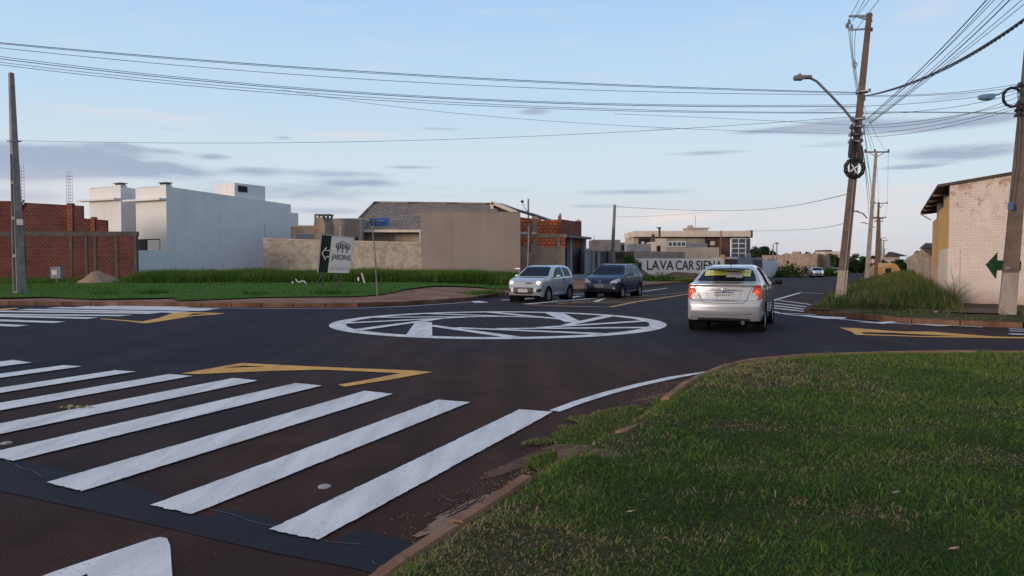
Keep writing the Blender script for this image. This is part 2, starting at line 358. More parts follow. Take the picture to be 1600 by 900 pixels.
# far right block
kc = G(1257, 489)
K2 = polyx([(1257,489),(1300,493.5),(1350,498.5),(1400,504),(1450,507.5),(1500,509.5),(1560,511.5),(1640,514.5)]); k = K2[-1]; K2.append((k[0]+40*B.x, k[1]+40*B.y)); yk2 = interp(K2)
yhi2 = lambda x: kc.y+(x-kc.x)*A.y/A.x
def z2(x, y):
    d = float(y-yk2(x)); return tz(y)+.13+.05*min(1, max(0, d)/3)+.02*math.sin(x*1.7+y)
columns('verge', kc.x, 60, .5, yk2, yhi2, z2, M['scrub'], [0,.02,.04,.07,.1,.15,.2,.3,.4,.5,.6,.7,.8,.9,1])
# near corner lawn
K3p = [(-2.6,-1.0,0),(615,900),(700,842),(815,765),(868,730),(985,667),(1040,629),(1100,592),(1150,575.5),(1200,567.5),(1300,560.5),(1450,557.5),(1600,557.5)]
K3 = polyx(K3p); k = K3[-1]; K3.append((k[0]+22, k[1]-1.5)); yk3 = interp(K3)
def z3(x, y):
    d = float(yk3(x)-y); e = min(1, max(0, d)/.5)
    return .045+.075*e+.035*(float(vnoise(x, y, .7, 3))-.5)*e
columns('lawn_ground', -2.6, 30, .12, lambda x: -4+0*x, lambda x: yk3(x)-.02, z3, M['lawnbase'], list(np.linspace(0,1,70)))
# kerbs
def sweep_kerb(name, pts, zf, mat, w=.13, h=.0, side=1, drop=.3, jitter=.012, bevel=.03):
    # dense polyline
    out_ = []
    for a, b_ in zip(pts[:-1], pts[1:]):
        n = max(1, int(math.dist(a, b_)/.35))
        for i in range(n): t = i/n; out_.append((a[0]+(b_[0]-a[0])*t, a[1]+(b_[1]-a[1])*t))
    out_.append(pts[-1]); m = MB(); prof = [(0,-drop), (0,-bevel), (bevel*.8,0), (w-bevel*.5,.0), (w,-bevel), (w,-drop)]; rings = []
    for i, p in enumerate(out_):
        a = out_[max(i-1,0)]; c = out_[min(i+1, len(out_)-1)]; d = Vector((c[0]-a[0], c[1]-a[1], 0)).normalized(); n = Vector((-d.y, d.x, 0))*side
        z = zf(p[0], p[1])+h+random.uniform(-jitter, jitter)*.6; o_ = random.uniform(-jitter, jitter)
        rings.append([Vector((p[0], p[1], z))+n*(u+o_-.01)+Vector((0,0,v)) for u, v in prof])
    for i0 in range(0, len(rings)-1, 3):           # separate kerb stones with open joints
        i1 = min(i0+3, len(rings)-1); dzb = Vector((0, 0, random.uniform(-.007, .007))); blk = [[p+dzb for p in r_] for r_ in rings[i0:i1+1]]
        blk[0] = [a_.lerp(c_, .035) for a_, c_ in zip(blk[0], blk[1])]; blk[-1] = [a_.lerp(c_, .035) for a_, c_ in zip(blk[-1], blk[-2])]
        for i in range(len(blk)-1):
            for k in range(len(prof)-1): m.face([blk[i][k], blk[i+1][k], blk[i+1][k+1], blk[i][k+1]])
        m.face(blk[0]); m.face(blk[-1][::-1])
    return tag(m.build(name, mat), kind='structure')
sweep_kerb('kerb', [p for p in k1 if p[0] > -62 and p[1] < 260], lambda x, y: z1(x, max(y, yk1(x))) +.012, M['kerbfar'], .16, side=1)
kA = [(kc.x+A.x*t, kc.y+A.y*t) for t in (90, 60, 40, 25, 15, 8, 4, 2, 1, .4)]
def chaik(p):
    q = [p[0]]
    for a, b_ in zip(p[:-1], p[1:]): q += [(a[0]*.75+b_[0]*.25, a[1]*.75+b_[1]*.25), (a[0]*.25+b_[0]*.75, a[1]*.25+b_[1]*.75)]
    return q+[p[-1]]
sweep_kerb('kerb', kA+K2, lambda x, y: tz(y)+.145, M['kerb'], .18, side=1)
def seg(px, zf=None): return polyx(px)
sweep_kerb('kerb', [K3[0]]+seg([(615,900),(700,842),(760,803),(815,765)]), lambda x, y: .106, M['kerbnear'], .11, side=-1)
sweep_kerb('kerb', seg([(1032,634),(1040,629),(1062,612),(1100,592),(1122,583),(1150,575.5),(1175,571),(1200,567.5),(1250,563.5),(1300,560.5),(1380,558.5),(1450,557.5),(1600,557.5)])+[K3[-1]], lambda x, y: .106, M['kerbnear'], .11, side=-1)
fr = G(985, 667, .10)
mb = MB(); mb.box((fr.x+.02, fr.y-.05, .055), (.42,.12,.10), R(50)); tag(mb.build('kerb_fragment', M['kerbnear']), 'short broken piece of reddish kerb sunk in the grass by the road edge', 'kerb stone')

# ------------------------------------------------------------------ road paint
def flat(name, loops, mat, dz, kind='structure', tagit=True):
    """loops: list of polygons; each polygon = [outer, hole, ...] lists of (px,py) or Vector"""
    v = []; f = []
    for pi_, poly in enumerate(loops):
        rings = []
        for ring in poly:
            rings.append([(G(*p, 0) if not isinstance(p, Vector) else Vector(p)) for p in ring])
        flatv = [p for r_ in rings for p in r_]; tr = tessellate_polygon([[Vector((p.x, p.y, 0)) for p in r_] for r_ in rings]); b_ = len(v)
        v += [(p.x, p.y, tz(p.y)+dz+.0006*(pi_ % 12)) for p in flatv]
        for t_ in tr:
            a, b2, c = (flatv[i] for i in t_)
            if (b2-a).cross(c-a).z < 0: t_ = t_[::-1]
            f.append([b_+i for i in t_])
    me = bpy.data.meshes.new(name); me.from_pydata(v, [], f); me.update(); o = link(name, me, mat)
    return tag(o, kind=kind) if tagit else o
def strip(pts, w):
    q = [(G(*p) if not isinstance(p, Vector) else p) for p in pts]; l = []; r_ = []
    for i, p in enumerate(q):
        d = (q[min(i+1, len(q)-1)]-q[max(i-1, 0)]); d.z = 0; d.normalize(); n = Vector((-d.y, d.x, 0)); ww = w[i] if isinstance(w, list) else w
        l.append(p+n*ww/2); r_.append(p-n*ww/2)
    return [l+r_[::-1]]
def rough_edge(a, b_, n, amp):
    return [a.lerp(b_, i/n)+Vector((random.uniform(-amp,amp), random.uniform(-amp,amp), 0)) for i in range(n)]
# near zebra: bars parallel to the avenue
tops = [((864,645),(812,641)), ((734,630),(685,626)), ((614,617),(570,612)), ((503,604),(462,600)), ((403,596),(365,592)), ((300,589),(265,586)), ((212,582),(180,580)), ((128,574),(100,572)), ((50,568),(20,564)), ((-20,562),(-46,559)), ((-90,556),(-112,554))]
vec = ((G(497,846)-G(864,645))+(G(421,830)-G(812,641)))*.5
bots = {0: ((497,846),(421,830)), 1: ((300,806),(235,792)), 2: ((128,770),(73,756))}
bars = []
for i, (r1, l1) in enumerate(tops):
    r1 = G(*r1); l1 = G(*l1)
    if i in bots: r2, l2 = G(*bots[i][0]), G(*bots[i][1])
    else: r2, l2 = r1+vec, l1+vec
    ring = rough_edge(r1, r2, 110, .005)+rough_edge(r2, l2, 14, .008)+rough_edge(l2, l1, 110, .005)+rough_edge(l1, r1, 14, .008)
    bars.append([ring])
flat('crosswalk', bars, M['white'], .012)
# fresh asphalt band behind the bars
flat('asphalt_band', [[[(-300,668),(0,728),(73,752),(235,790),(421,828),(520,846),(600,858),(660,862),(668,870),(612,905),(560,890),(430,865),(300,835),(150,800),(0,768),(-300,700)]]], M['tar'], .004)
flat('asphalt_seam', [[[(0,712),(120,740),(180,750),(235,770),(262,782),(262,795),(0,740)]], [[(345,795),(430,812),(445,835),(330,812)]], [[(560,828),(668,855),(640,870),(520,848)]]], M['tar'], .003)
def crack(px, w, seed, mat):
    rg = random.Random(seed); out_ = []
    for a, c in zip(px[:-1], px[1:]):
        A_, C_ = G(*a), G(*c); n = max(3, int((C_-A_).length/.12))
        out_ += [A_.lerp(C_, i/n)+Vector((rg.uniform(-.02,.02), rg.uniform(-.02,.02), 0)) for i in range(n)]
    return strip(out_, w)
flat('road_joint', [crack([(540,607),(700,625),(865,642)], .012, 1, 0), crack([(262,790),(345,800),(430,826),(520,846),(600,858)], .010, 2, 0), crack([(0,716),(75,750)], .01, 3, 0)], pm('pale_joint', (.10,.09,.09), (.035,.03,.032), 9, .9), .006)
flat('road_crack', [crack([(716,620),(760,612),(790,606)], .018, 4, 0), crack([(380,545),(330,552),(250,556)], .02, 5, 0), crack([(600,570),(640,566)], .02, 6, 0), crack([(1120,548),(1260,545)], .015, 8, 0)], pm('crack_tar', (.008,.008,.009), (.014,.013,.014), 9, .8), .005)
flat('painted_arrow', [[[(-40,945),(80,898),(236,845),(250,842),(261,844),(266,856),(269,900),(272,960),(150,960),(136,900),(100,915),(20,960)]]], M['white'], .012)
# circle with shutter pattern
cf = G(779, 487); cn = G(779, 530.5); CX = (G(515,508).x+G(1041,508).x)/2; CY = (cf.y+cn.y)/2; RO = (cf.y-cn.y)/2; RX = (G(1041,506).x-G(515,506).x)/2
def circ(r_, n=96): return [Vector((CX+RX/RO*r_*math.cos(2*math.pi*i/n), CY+r_*math.sin(2*math.pi*i/n), 0)) for i in range(n)]
RI = RO*.45
loops = [[circ(RO), circ(RO-.42)], [circ(RI+.11), circ(RI-.05)]]
flat('roundabout_ring', loops, M['white'], .009)
lines = []
for i in range(12):
    a0 = math.pi+i*2*math.pi/12; p = Vector((math.cos(a0), math.sin(a0), 0))*(RI+.02); d = Vector((-math.sin(a0), math.cos(a0), 0)); d.rotate(Matrix.Rotation(.09, 3, 'Z'))
    t = -p.dot(d)+math.sqrt(p.dot(d)**2-(p.dot(p)-(RO-.30)**2)); q = p+d*t; w = .44 if i in (0, 6) else .27
    n = Vector((-d.y, d.x, 0)); k_ = Vector((RX/RO, 1, 1)); c0 = Vector((CX, CY, 0)); 
    lines.append([[c0+(p-n*w*.5)*k_, c0+(q-n*w*.65)*k_, c0+(q+n*w*.65)*k_, c0+(p+n*w*.5)*k_]])
flat('roundabout_spokes', lines, M['white'], .013)
flat('painted_island', [[[(283,584.5),(377,567.8),(440,571),(520,574.7),(644,579.5),(676,582),(610,594),(539,605),(528,602),(575,594),(626,583.8),(504,578.3),(431,580),(308,585.3)], [(348,575.6),(382,572),(415,573.6)]]], M['yellow'], .008)
flat('painted_island', [[[(157.5,497.8),(222,502.6),(247,497.5),(275,487.5),(297,487.8),(352,489.8),(345,491),(300,494.5),(234,505),(224,505.5),(200,502.6),(157,498.9)], [(289,493.8),(304,489.9),(330,490.6)]], [[(-40,489),(0,483),(25,481.3),(30,482),(0,485.8),(-40,493)]]], M['yellow'], .008)
flat('painted_island', [[[(1312,512.3),(1335,513),(1404,518.3),(1456,518.6),(1552,526.2),(1680,529.2),(1680,530.6),(1440,527),(1337,523.6),(1331,519)], [(1345,519.5),(1395,520.6),(1440,523),(1505,526),(1440,525.6),(1350,522.4)]]], M['yellow'], .008)
h = [strip([(828,476.7),(890,478.6),(954,480),(993,472),(1073,460),(1110,455)], .22), strip([(862,473.4),(994,473.6)], .2), strip([(895,471.6),(1004,471.4)], .16), strip([(922,469.6),(1018,469.2)], .18), strip([(958,467),(1037,466.3)], .18), strip([(990,463.5),(1058,463)], .18), strip([(870,475.6),(930,469),(1000,463),(1085,456)], .12)]
flat('painted_hatching', h, M['hatch'], .008)
h = [strip([(1287,459),(1252,457.4)], .14), strip([(1250.5,457.6),(1199.7,472.3)], .16), strip([(1199,483),(1204,486),(1219,490),(1240,493),(1280,496),(1364,504),(1420,507),(1480,508.8),(1535,511.8)], .12), strip([(1219,490),(1276,492)], .2)]
h += [strip([(1216,469.5),(1272,477)], .17), strip([(1206,473.4),(1266,480.6)], .22), strip([(1202,477),(1261,484)], .24), strip([(1200,480.6),(1258,487.4)], .24)]
h += [[[(1238,492.5),(1262,493.5),(1323,496.7),(1320,498.8),(1290,499)]], [[(1335,503.6),(1370,504.2),(1407,501.8),(1406,504.4),(1380,506.8)]], [[(1424,507.3),(1462,508),(1492,507.2),(1492,509.4),(1470,510.6)]]]
flat('road_marking', h, M['white'], .010)
flat('crosswalk', [strip([(1577,514.4),(1720,518)], .16), strip([(1577,517.6),(1720,521)], .16), strip([(1578,522.5),(1720,526)], .26)], M['white'], .010)
h = []
for (xl, yl, xr, yr) in [(-140,501,45,509.3),(-140,495.5,103,503.7),(-100,491.5,155,497.3),(0,491.5,207,493.2),(6,486.4,252,489.6),(47,483.6,297,488),(92,480.8,333,485.2),(137,479.4,345,483.2),(176,478.6,300,480.4)]:
    th = 2.1*((yl+yr)/2-410)/85; h.append([[(xl,yl-th*.3),(xr,yr-th*.3),(xr-20,yr+th*.7),(xl-22,yl+th*.7)]])
flat('crosswalk', h, M['white'], .010)
flat('edge_line', [strip([(190,479.7),(300,481.2),(430,482.4),(560,482),(640,478.6),(700,474.8),(735,472)], .12)], M['white'], .010)
flat('crosswalk', [[[(735,471),(750,470.6),(764,473),(742,473.4)]], strip([(783,469.3),(845,466)], .3), strip([(820,475.5),(1000,460.5)], .28), strip([(850,472.5),(905,463)], .3), strip([(885,460.5),(965,457.6)], .22), strip([(930,472),(945,466)], .2), strip([(998,456.6),(1042,450.5)], .16)], M['white'], .009)
flat('edge_line', [strip([(866,643.5),(905,629),(950,615),(1000,602),(1050,591),(1112,580.5)], [.13,.14,.14,.14,.14,.05])], M['white'], .010)
for i, (x, y) in enumerate([(507,761),(10,693)]):
    p = G(x, y); m_ = MB(); m_.lathe((p.x,p.y,0), [(.045,0),(.045,.008),(.032,.014),(0,.015)], 14); tag(m_.build('road_stud', pm('worn_stud', (.4,.38,.38), (.2,.19,.19), 30, .7)), ['round worn pale stud stuck between the two nearest white crossing bars', 'small round pale stud on the asphalt at the far left crossing bars'][i], 'road stud', 'road studs')

# ------------------------------------------------------------------ walls in world space, measured along a face
class Face:
    """vertical facade from p0 (left) to p1 (right) as seen from the street; boxes are set on it by photo column and row"""
    def __init__(s, p0, p1): s.a = Vector((p0[0], p0[1], 0)); s.b = Vector((p1[0], p1[1], 0)); s.d = (s.b-s.a).normalized(); s.n = Vector((s.d.y, -s.d.x, 0))
    def at(s, px):
        k = (px-800)/F/math.cos(PITCH); d = s.b-s.a; t = (k*s.a.y-s.a.x)/(d.x-k*d.y); return s.a+d*t
    def pt(s, px, py, off=0): p = s.at(px); q = p+s.n*off; return Vector((q.x, q.y, Z(py, p.y)))
    def z(s, px, py): return Z(py, s.at(px).y)
    def slab(s, mb, px0, px1, z0, z1, front=0.0, back=.2):
        """box between two columns; z0/z1 scalars or (left, right) pairs; front = how far it stands proud"""
        a, b = s.at(px0), s.at(px1); f = s.n*front; k = s.n*-back
        l0, r0 = z0 if isinstance(z0, tuple) else (z0, z0); l1, r1 = z1 if isinstance(z1, tuple) else (z1, z1)
        V = lambda p, z: Vector((p.x, p.y, z))
        mb.hexa([V(a+f, l0), V(b+f, r0), V(b+k, r0), V(a+k, l0)], [V(a+f, l1), V(b+f, r1), V(b+k, r1), V(a+k, l1)])
    def rect(s, mb, px0, py0, px1, py1, front=.03, back=.05):
        pc = (px0+px1)/2; s.slab(mb, px0, px1, s.z(pc, py1), s.z(pc, py0), front, back)
def xy(px, D): return (X(px, D), D)
def one(face, name, px0, py0, px1, py1, mat, parent, front=.03, back=.05):
    m = MB(); face.rect(m, px0, py0, px1, py1, front, back); return m.build(name, mat, parent)
def window(face, px0, py0, px1, py1, parent, frame, pane, cols=1, rows=1, fw=.06, name='window'):
    m = MB(); pc = (px0+px1)/2; z0, z1 = face.z(pc, py1), face.z(pc, py0); a, b = face.at(px0), face.at(px1); d = (b-a); Lh = d.length; d.normalize()
    def bx(u0, u1, v0, v1, f, k):
        p, q = a+d*u0, a+d*u1; V = lambda p_, z: Vector((p_.x, p_.y, z)); F_ = face.n*f; K_ = face.n*-k
        return [V(p+F_, v0), V(q+F_, v0), V(q+K_, v0), V(p+K_, v0)], [V(p+F_, v1), V(q+F_, v1), V(q+K_, v1), V(p+K_, v1)]
    for i in range(cols+1): u = i*(Lh-fw)/cols; m.hexa(*bx(u, u+fw, z0, z1, .06, 0))
    for j in range(rows+1): v = z0+j*(z1-z0-fw)/rows; m.hexa(*bx(fw, Lh-fw, v, v+fw, .057, 0))
    w = m.build(name, frame, parent); g = MB(); g.hexa(*bx(fw*.5, Lh-fw*.5, z0+fw*.5, z1-fw*.5, .02, .02)); o = g.build('pane', pane); o.parent = w; return w
# materials of the buildings
M['brickdark'] = brickmat('dark_red_brick', (.092,.027,.023), (.058,.019,.017), (.12,.068,.058), .30, .145, .012)
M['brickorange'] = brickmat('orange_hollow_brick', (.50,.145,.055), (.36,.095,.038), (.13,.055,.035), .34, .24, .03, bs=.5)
M['brickshade'] = brickmat('shade_toned_brick', (.24,.075,.045), (.17,.05,.035), (.10,.045,.035), .34, .24, .03, bs=.5)  # orange hollow brick darkened, side-wall shade painted into the colour
def whitewash():
    m, t, b = newmat('whitewashed_brick'); uv = t.nodes.new('ShaderNodeTexCoord'); nz_ = t.nodes.new('ShaderNodeTexNoise'); nz_.inputs['Scale'].default_value = 2.2; nz_.inputs['Detail'].default_value = 4; t.links.new(uv.outputs['UV'], nz_.inputs['Vector'])
    vm = t.nodes.new('ShaderNodeVectorMath'); vm.operation = 'MULTIPLY_ADD'; t.links.new(nz_.outputs['Color'], vm.inputs[0]); vm.inputs[1].default_value = (.05,.05,0); t.links.new(uv.outputs['UV'], vm.inputs[2])
    br = t.nodes.new('ShaderNodeTexBrick'); t.links.new(vm.outputs[0], br.inputs['Vector']); br.inputs['Scale'].default_value = 1; br.inputs['Brick Width'].default_value = .27; br.inputs['Row Height'].default_value = .088; br.inputs['Mortar Size'].default_value = .010; br.inputs['Mortar Smooth'].default_value = .6
    br.inputs['Color1'].default_value = (.62,.53,.47,1); br.inputs['Color2'].default_value = (.56,.48,.43,1); br.inputs['Mortar'].default_value = (.50,.40,.35,1)
    thick = rampf(t, noise(t, .9, 5, .6), [(.40,(0,0,0)), (.62,(1,1,1))]); c = mx(t, thick, br.outputs['Color'], rampf(t, noise(t, 3, 5), [(.3,(.50,.43,.38)), (.7,(.66,.58,.52))]))
    sp = t.nodes.new('ShaderNodeSeparateXYZ'); t.links.new(uv.outputs['UV'], sp.inputs[0]); hg = t.nodes.new('ShaderNodeMapRange'); hg.inputs[1].default_value = 2.6; hg.inputs[2].default_value = 4.8; hg.inputs[3].default_value = 0; hg.inputs[4].default_value = .17; t.links.new(sp.outputs[1], hg.inputs[0])
    ad = t.nodes.new('ShaderNodeMath'); t.links.new(noise(t, 2.6, 7, .75), ad.inputs[0]); t.links.new(hg.outputs[0], ad.inputs[1]); g = rampf(t, ad.outputs[0], [(.63,(0,0,0)), (.72,(1,1,1))]); c = mx(t, g, c, rampf(t, noise(t, 14, 4), [(.35,(.30,.17,.11)), (.65,(.46,.34,.27))]))
    lo = t.nodes.new('ShaderNodeMapRange'); lo.inputs[1].default_value = .7; lo.inputs[2].default_value = .0; lo.inputs[3].default_value = 0; lo.inputs[4].default_value = .65; t.links.new(sp.outputs[1], lo.inputs[0]); c = mx(t, lo.outputs[0], c, (.33,.17,.10))
    cr_ = noise(t, 1.3, 8, .8, dist=1.2); crk = rampf(t, cr_, [(.488,(0,0,0)), (.497,(1,1,1)), (.503,(1,1,1)), (.512,(0,0,0))]); msk = rampf(t, noise(t, .8, 2), [(.55,(0,0,0)), (.6,(.8,.8,.8))]); c = mx(t, mx(t, 1.0, crk, msk, 'MULTIPLY'), c, (.16,.11,.09))
    t.links.new(c, b.inputs['Base Color']); b.inputs['Roughness'].default_value = .95; b.inputs['Specular IOR Level'].default_value = .15
    h = mx(t, .35, br.outputs['Fac'], noise(t, 22, 6, .65)); inv = t.nodes.new('ShaderNodeInvert'); t.links.new(h, inv.inputs['Color']); bump(t, b, inv.outputs[0], .6, .02); return m
M['whitebrick'] = whitewash()
M['rubble'] = pm('rough_mortar_blockwork', (.24,.20,.165), (.36,.31,.26), 2.2, .95, 1.0, 5, .10, c3=(.44,.385,.33), grime=(.9,.56,(.22,.18,.15)))
M['render_white'] = pm('white_render', (.62,.615,.625), (.68,.675,.68), .5, .85, .1, 30, .01, grime=(.35,.6,(.58,.57,.575)), streak=.045)
M['render_cream'] = pm('cream_render', (.60,.50,.41), (.68,.58,.49), .6, .85, .1, 30, .01, streak=.15)
M['render_beige'] = pm('beige_render', (.42,.345,.29), (.50,.42,.35), .5, .9, .1, 30, .01, streak=.2)
M['taupe'] = pm('taupe_render', (.25,.205,.185), (.285,.235,.21), .35, .92, .12, 20, .01, grime=(.7,.66,(.20,.16,.14)), streak=.07)
M['oldplaster'] = pm('old_brown_plaster', (.20,.15,.11), (.28,.215,.165), 1.4, .95, .4, 14, .03, c3=(.35,.275,.22), grime=(1.1,.60,(.13,.09,.07)))
M['concrete'] = pm('grey_concrete', (.12,.115,.115), (.20,.19,.18), 2, .92, .3, 30, .01)
M['polecon'] = pm('weathered_concrete', (.17,.155,.145), (.26,.24,.22), 3, .92, .35, 30, .01, grime=(2.5,.64,(.17,.14,.12)))
M['yellowwall'] = pm('stained_ochre_wall', (.52,.27,.075), (.62,.34,.11), 1.0, .92, .3, 12, .02, c3=(.44,.24,.10), grime=(.8,.62,(.42,.30,.20)))
M['oldwall'] = pm('peeling_painted_wall', (.46,.24,.13), (.55,.38,.25), .9, .95, .4, 10, .03, c3=(.58,.48,.38), grime=(1.4,.55,(.26,.12,.08)))
M['rooftile'] = brickmat('grey_roof_tiles', (.27,.22,.19), (.20,.165,.145), (.085,.07,.06), .30, .33, .05, bs=.8)
M['fibro'] = pm('fibre_cement_roof', (.05,.038,.035), (.085,.065,.06), 3, .9, .3, 20, .01)
M['bluemetal'] = pm('bluish_sheet_roof', (.10,.13,.18), (.13,.16,.22), 1, .5, metal=.2)
M['dark'] = pm('dark_opening', (.010,.010,.012), (.018,.017,.018), 2, .8)
M['darkgate'] = pm('black_brown_gate', (.012,.010,.011), (.024,.018,.018), 6, .55)
M['white_metal'] = pm('white_painted_metal', (.55,.56,.58), (.66,.66,.67), 2, .45)
M['grey_metal'] = pm('galvanised_metal', (.24,.25,.27), (.32,.33,.35), 5, .5, metal=.4)
M['greywall'] = pm('grey_painted_wall', (.20,.21,.235), (.25,.26,.28), .7, .9, streak=.2)
M['glasspane'] = pm('window_glass', (.02,.025,.032), (.04,.045,.055), .6, .06, spec=.7)
M['wood'] = pm('weathered_wood', (.13,.075,.05), (.22,.14,.09), 6, .85)
M['rebar'] = pm('rusty_steel', (.13,.08,.07), (.20,.12,.09), 8, .8)
M['black'] = pm('black_rubber', (.008,.008,.009), (.016,.015,.015), 12, .55)
M['wire'] = pm('black_cable', (.018,.018,.022), (.03,.03,.034), 6, .6)
M['bluewire'] = pm('blue_grey_cable', (.05,.09,.15), (.07,.12,.19), 6, .55)

# ------------------------------------------------------------------ unfinished brick building, far left
b = empty('brick_building', (X(60,46), 46, 0), 'unfinished dark red brick building with stepped top and bare rebar at the far left', 'building')
f = Face(xy(-160,45.5), xy(213,45.5)); zt = f.z(100,362.5)
m = MB(); f.slab(m, -160, 212, -.3, zt-.25, 0, .2); m.build('wall', M['brickdark'], b)
M['darkcon'] = pm('dark_cast_concrete', (.055,.047,.045), (.095,.082,.078), 3, .95, .5, 20, .02)
m = MB(); f.slab(m, -160, 216, zt-.25, zt+.03, .04, .22); m.build('ring_beam', M['darkcon'], b)
for px, w in ((38,5), (112,4.5), (136,4), (149.5,4.5), (183,5), (212.5,4)):
    m = MB(); f.slab(m, px-w/2, px+w/2, -.3, zt-.25, .03, .22); m.build('column', M['darkcon'], b)
f2 = Face(xy(-160,47), xy(170,47)); m = MB()
f2.slab(m, -160, 18, zt-.4, f2.z(0,314), 0, .2); f2.slab(m, 18, 40.5, zt-.4, f2.z(0,319), 0, .2); f2.slab(m, 40.5, 131, zt-.4, (f2.z(0,316.5), f2.z(0,321.5)), 0, .2); f2.slab(m, 131, 168.5, zt-.4, (f2.z(0,341), f2.z(0,344)), 0, .2); m.build('upper_wall', M['brickdark'], b)
for px, yt, w in ((112,317.5,8.5), (147.5,339,6.5)):
    m = MB(); f2.slab(m, px-w/2, px+w/2, zt-.4, f2.z(0,yt), .05, .25); m.build('column', M['brickshade'], b)
m = MB(); m.bar(f2.pt(33,328,.1), f2.pt(42,313,.1), .12, .05); m.build('prop', M['wood'], b)
for px, y0, y1 in ((36.5,259.5,322), (111.5,267,320)):
    m = MB(); c = f2.pt(px, y0); c2 = f2.pt(px, y1); r_ = .12
    for i, j in ((-1,-1), (1,-1), (1,1), (-1,1)): m.tube([c2+Vector((i*r_, j*r_, 0)), c+Vector((i*r_, j*r_, random.uniform(-.15,.1)))], .0085, 5)
    z = c2.z
    while z < c.z-.15:
        k = [Vector((c.x+i*r_, c.y+j*r_, z)) for i, j in ((-1,-1), (1,-1), (1,1), (-1,1), (-1,-1))]; m.tube(k, .006, 4); z += .2
    m.build('rebar_cage', M['rebar'], b)
# ------------------------------------------------------------------ white townhouses
def townhouse(N0, wfront, depth, ztop, label, full):
    b = empty('townhouse', (N0.x, N0.y, 0), label, 'house', 'white townhouses beside the brick building'); L0 = N0-B*wfront
    m = MB(); q = [L0, N0, N0+A*depth, L0+A*depth]
    zf = ztop; zb_ = ztop-.45
    m.hexa([Vector((p.x,p.y,-.3)) for p in q], [Vector((q[0].x,q[0].y,zf)), Vector((q[1].x,q[1].y,zf)), Vector((q[2].x,q[2].y,zb_)), Vector((q[3].x,q[3].y,zb_))]); m.build('wall', M['render_white'], b)
    fr = Face((L0.x,L0.y), (N0.x,N0.y))
    m = MB(); c0 = L0-B*.75-A*.55; m.hexa([Vector((p.x,p.y,zf-1.02)) for p in (c0, N0-A*.55-B*.02, N0-B*.02-A*.003, L0-B*.75)], [Vector((p.x,p.y,zf-.88)) for p in (c0, N0-A*.55-B*.02, N0-B*.02-A*.003, L0-B*.75)]); m.build('canopy_slab', M['render_white'], b)
    m = MB(); ch = N0-B*.45+A*.3; m.box((ch.x,ch.y,zf+.07), (.75,.55,.14), R(-27)); ci = m.build('chimney', M['render_white'], b)
    m = MB(); 
    for u in (-.3,0,.3): p = ch+B*u; m.box((p.x,p.y,zf+.2), (.07,.4,.13), R(-27))
    m.box((ch.x,ch.y,zf+.29), (.85,.6,.06), R(-27)); o = m.build('chimney_cap', M['concrete'], b)
    m = MB(); m.hexa([Vector((p.x,p.y,zf+.001)) for p in (L0+A*.1, N0+A*.1, N0+A*.25, L0+A*.25)], [Vector((p.x,p.y,zf+.05)) for p in (L0+A*.1, N0+A*.1, N0+A*.25, L0+A*.25)]); m.build('coping', M['concrete'], b)
    return b, fr
N0 = Vector((X(262,54),54,0))
b, ffr = townhouse(N0, 3.37, 12.6, Z(291,54), 'nearest white townhouse, its long blank side wall facing the avenue behind the tall grass', True)
q = N0+A*12.6; m = MB(); m.hexa([Vector((p.x,p.y,-.3)) for p in (q-B*2, q, q+A*.9, q+A*.9-B*2)], [Vector((p.x,p.y,Z(333,66))) for p in (q-B*2, q, q+A*.9, q+A*.9-B*2)]); m.build('rear_wall', M['render_white'], b)
m = MB(); m.hexa([Vector((p.x,p.y,-.3)) for p in (N0-A*2.9-B*.15, N0-A*2.9, N0-A*.01, N0-A*.01-B*.15)], [Vector((p.x,p.y,Z(391.5,53))) for p in (N0-A*2.9-B*.15, N0-A*2.9, N0-A*.01, N0-A*.01-B*.15)]); m.build('garden_wall', M['render_white'], b)
one(ffr, "carport", 215, 373.5, 251, 395, M['dark'], b, .03, .02); m = MB(); ffr.slab(m, 233, 251, ffr.z(242,395), ffr.z(242,375), .06, -.031); m.build('carport_wall', M['render_white'], b)  # near-black panel painted in for the shade inside the garage opening
m = MB(); wt = Face((N0-B*3.3+A*3.2).xy, (N0-B*.4+A*3.2).xy)
p0 = N0-B*2.6+A*6.6; m.hexa([Vector((p.x,p.y,6.4)) for p in (p0, p0+B*2.3, p0+B*2.3+A*3.3, p0+A*3.3)], [Vector((p.x,p.y,Z(289.5,p0.y+1))) for p in (p0, p0+B*2.3, p0+B*2.3+A*3.3, p0+A*3.3)]); tw = m.build('water_tank_box', M['render_white'], b)
q0 = p0+B*2.3+A*.35; m = MB(); m.hexa([Vector((q_.x,q_.y,7.35)) for q_ in (q0-B*.05, q0+B*.02, q0+B*.02+A*1.0, q0-B*.05+A*1.0)], [Vector((q_.x,q_.y,7.85)) for q_ in (q0-B*.05, q0+B*.02, q0+B*.02+A*1.0, q0-B*.05+A*1.0)]); m.build('opening', M['dark'], b)
N1 = N0-B*5.07; townhouse(N1, 3.8, 11, Z(291.5,56.3), 'second white townhouse half hidden behind the red brick walls', False)
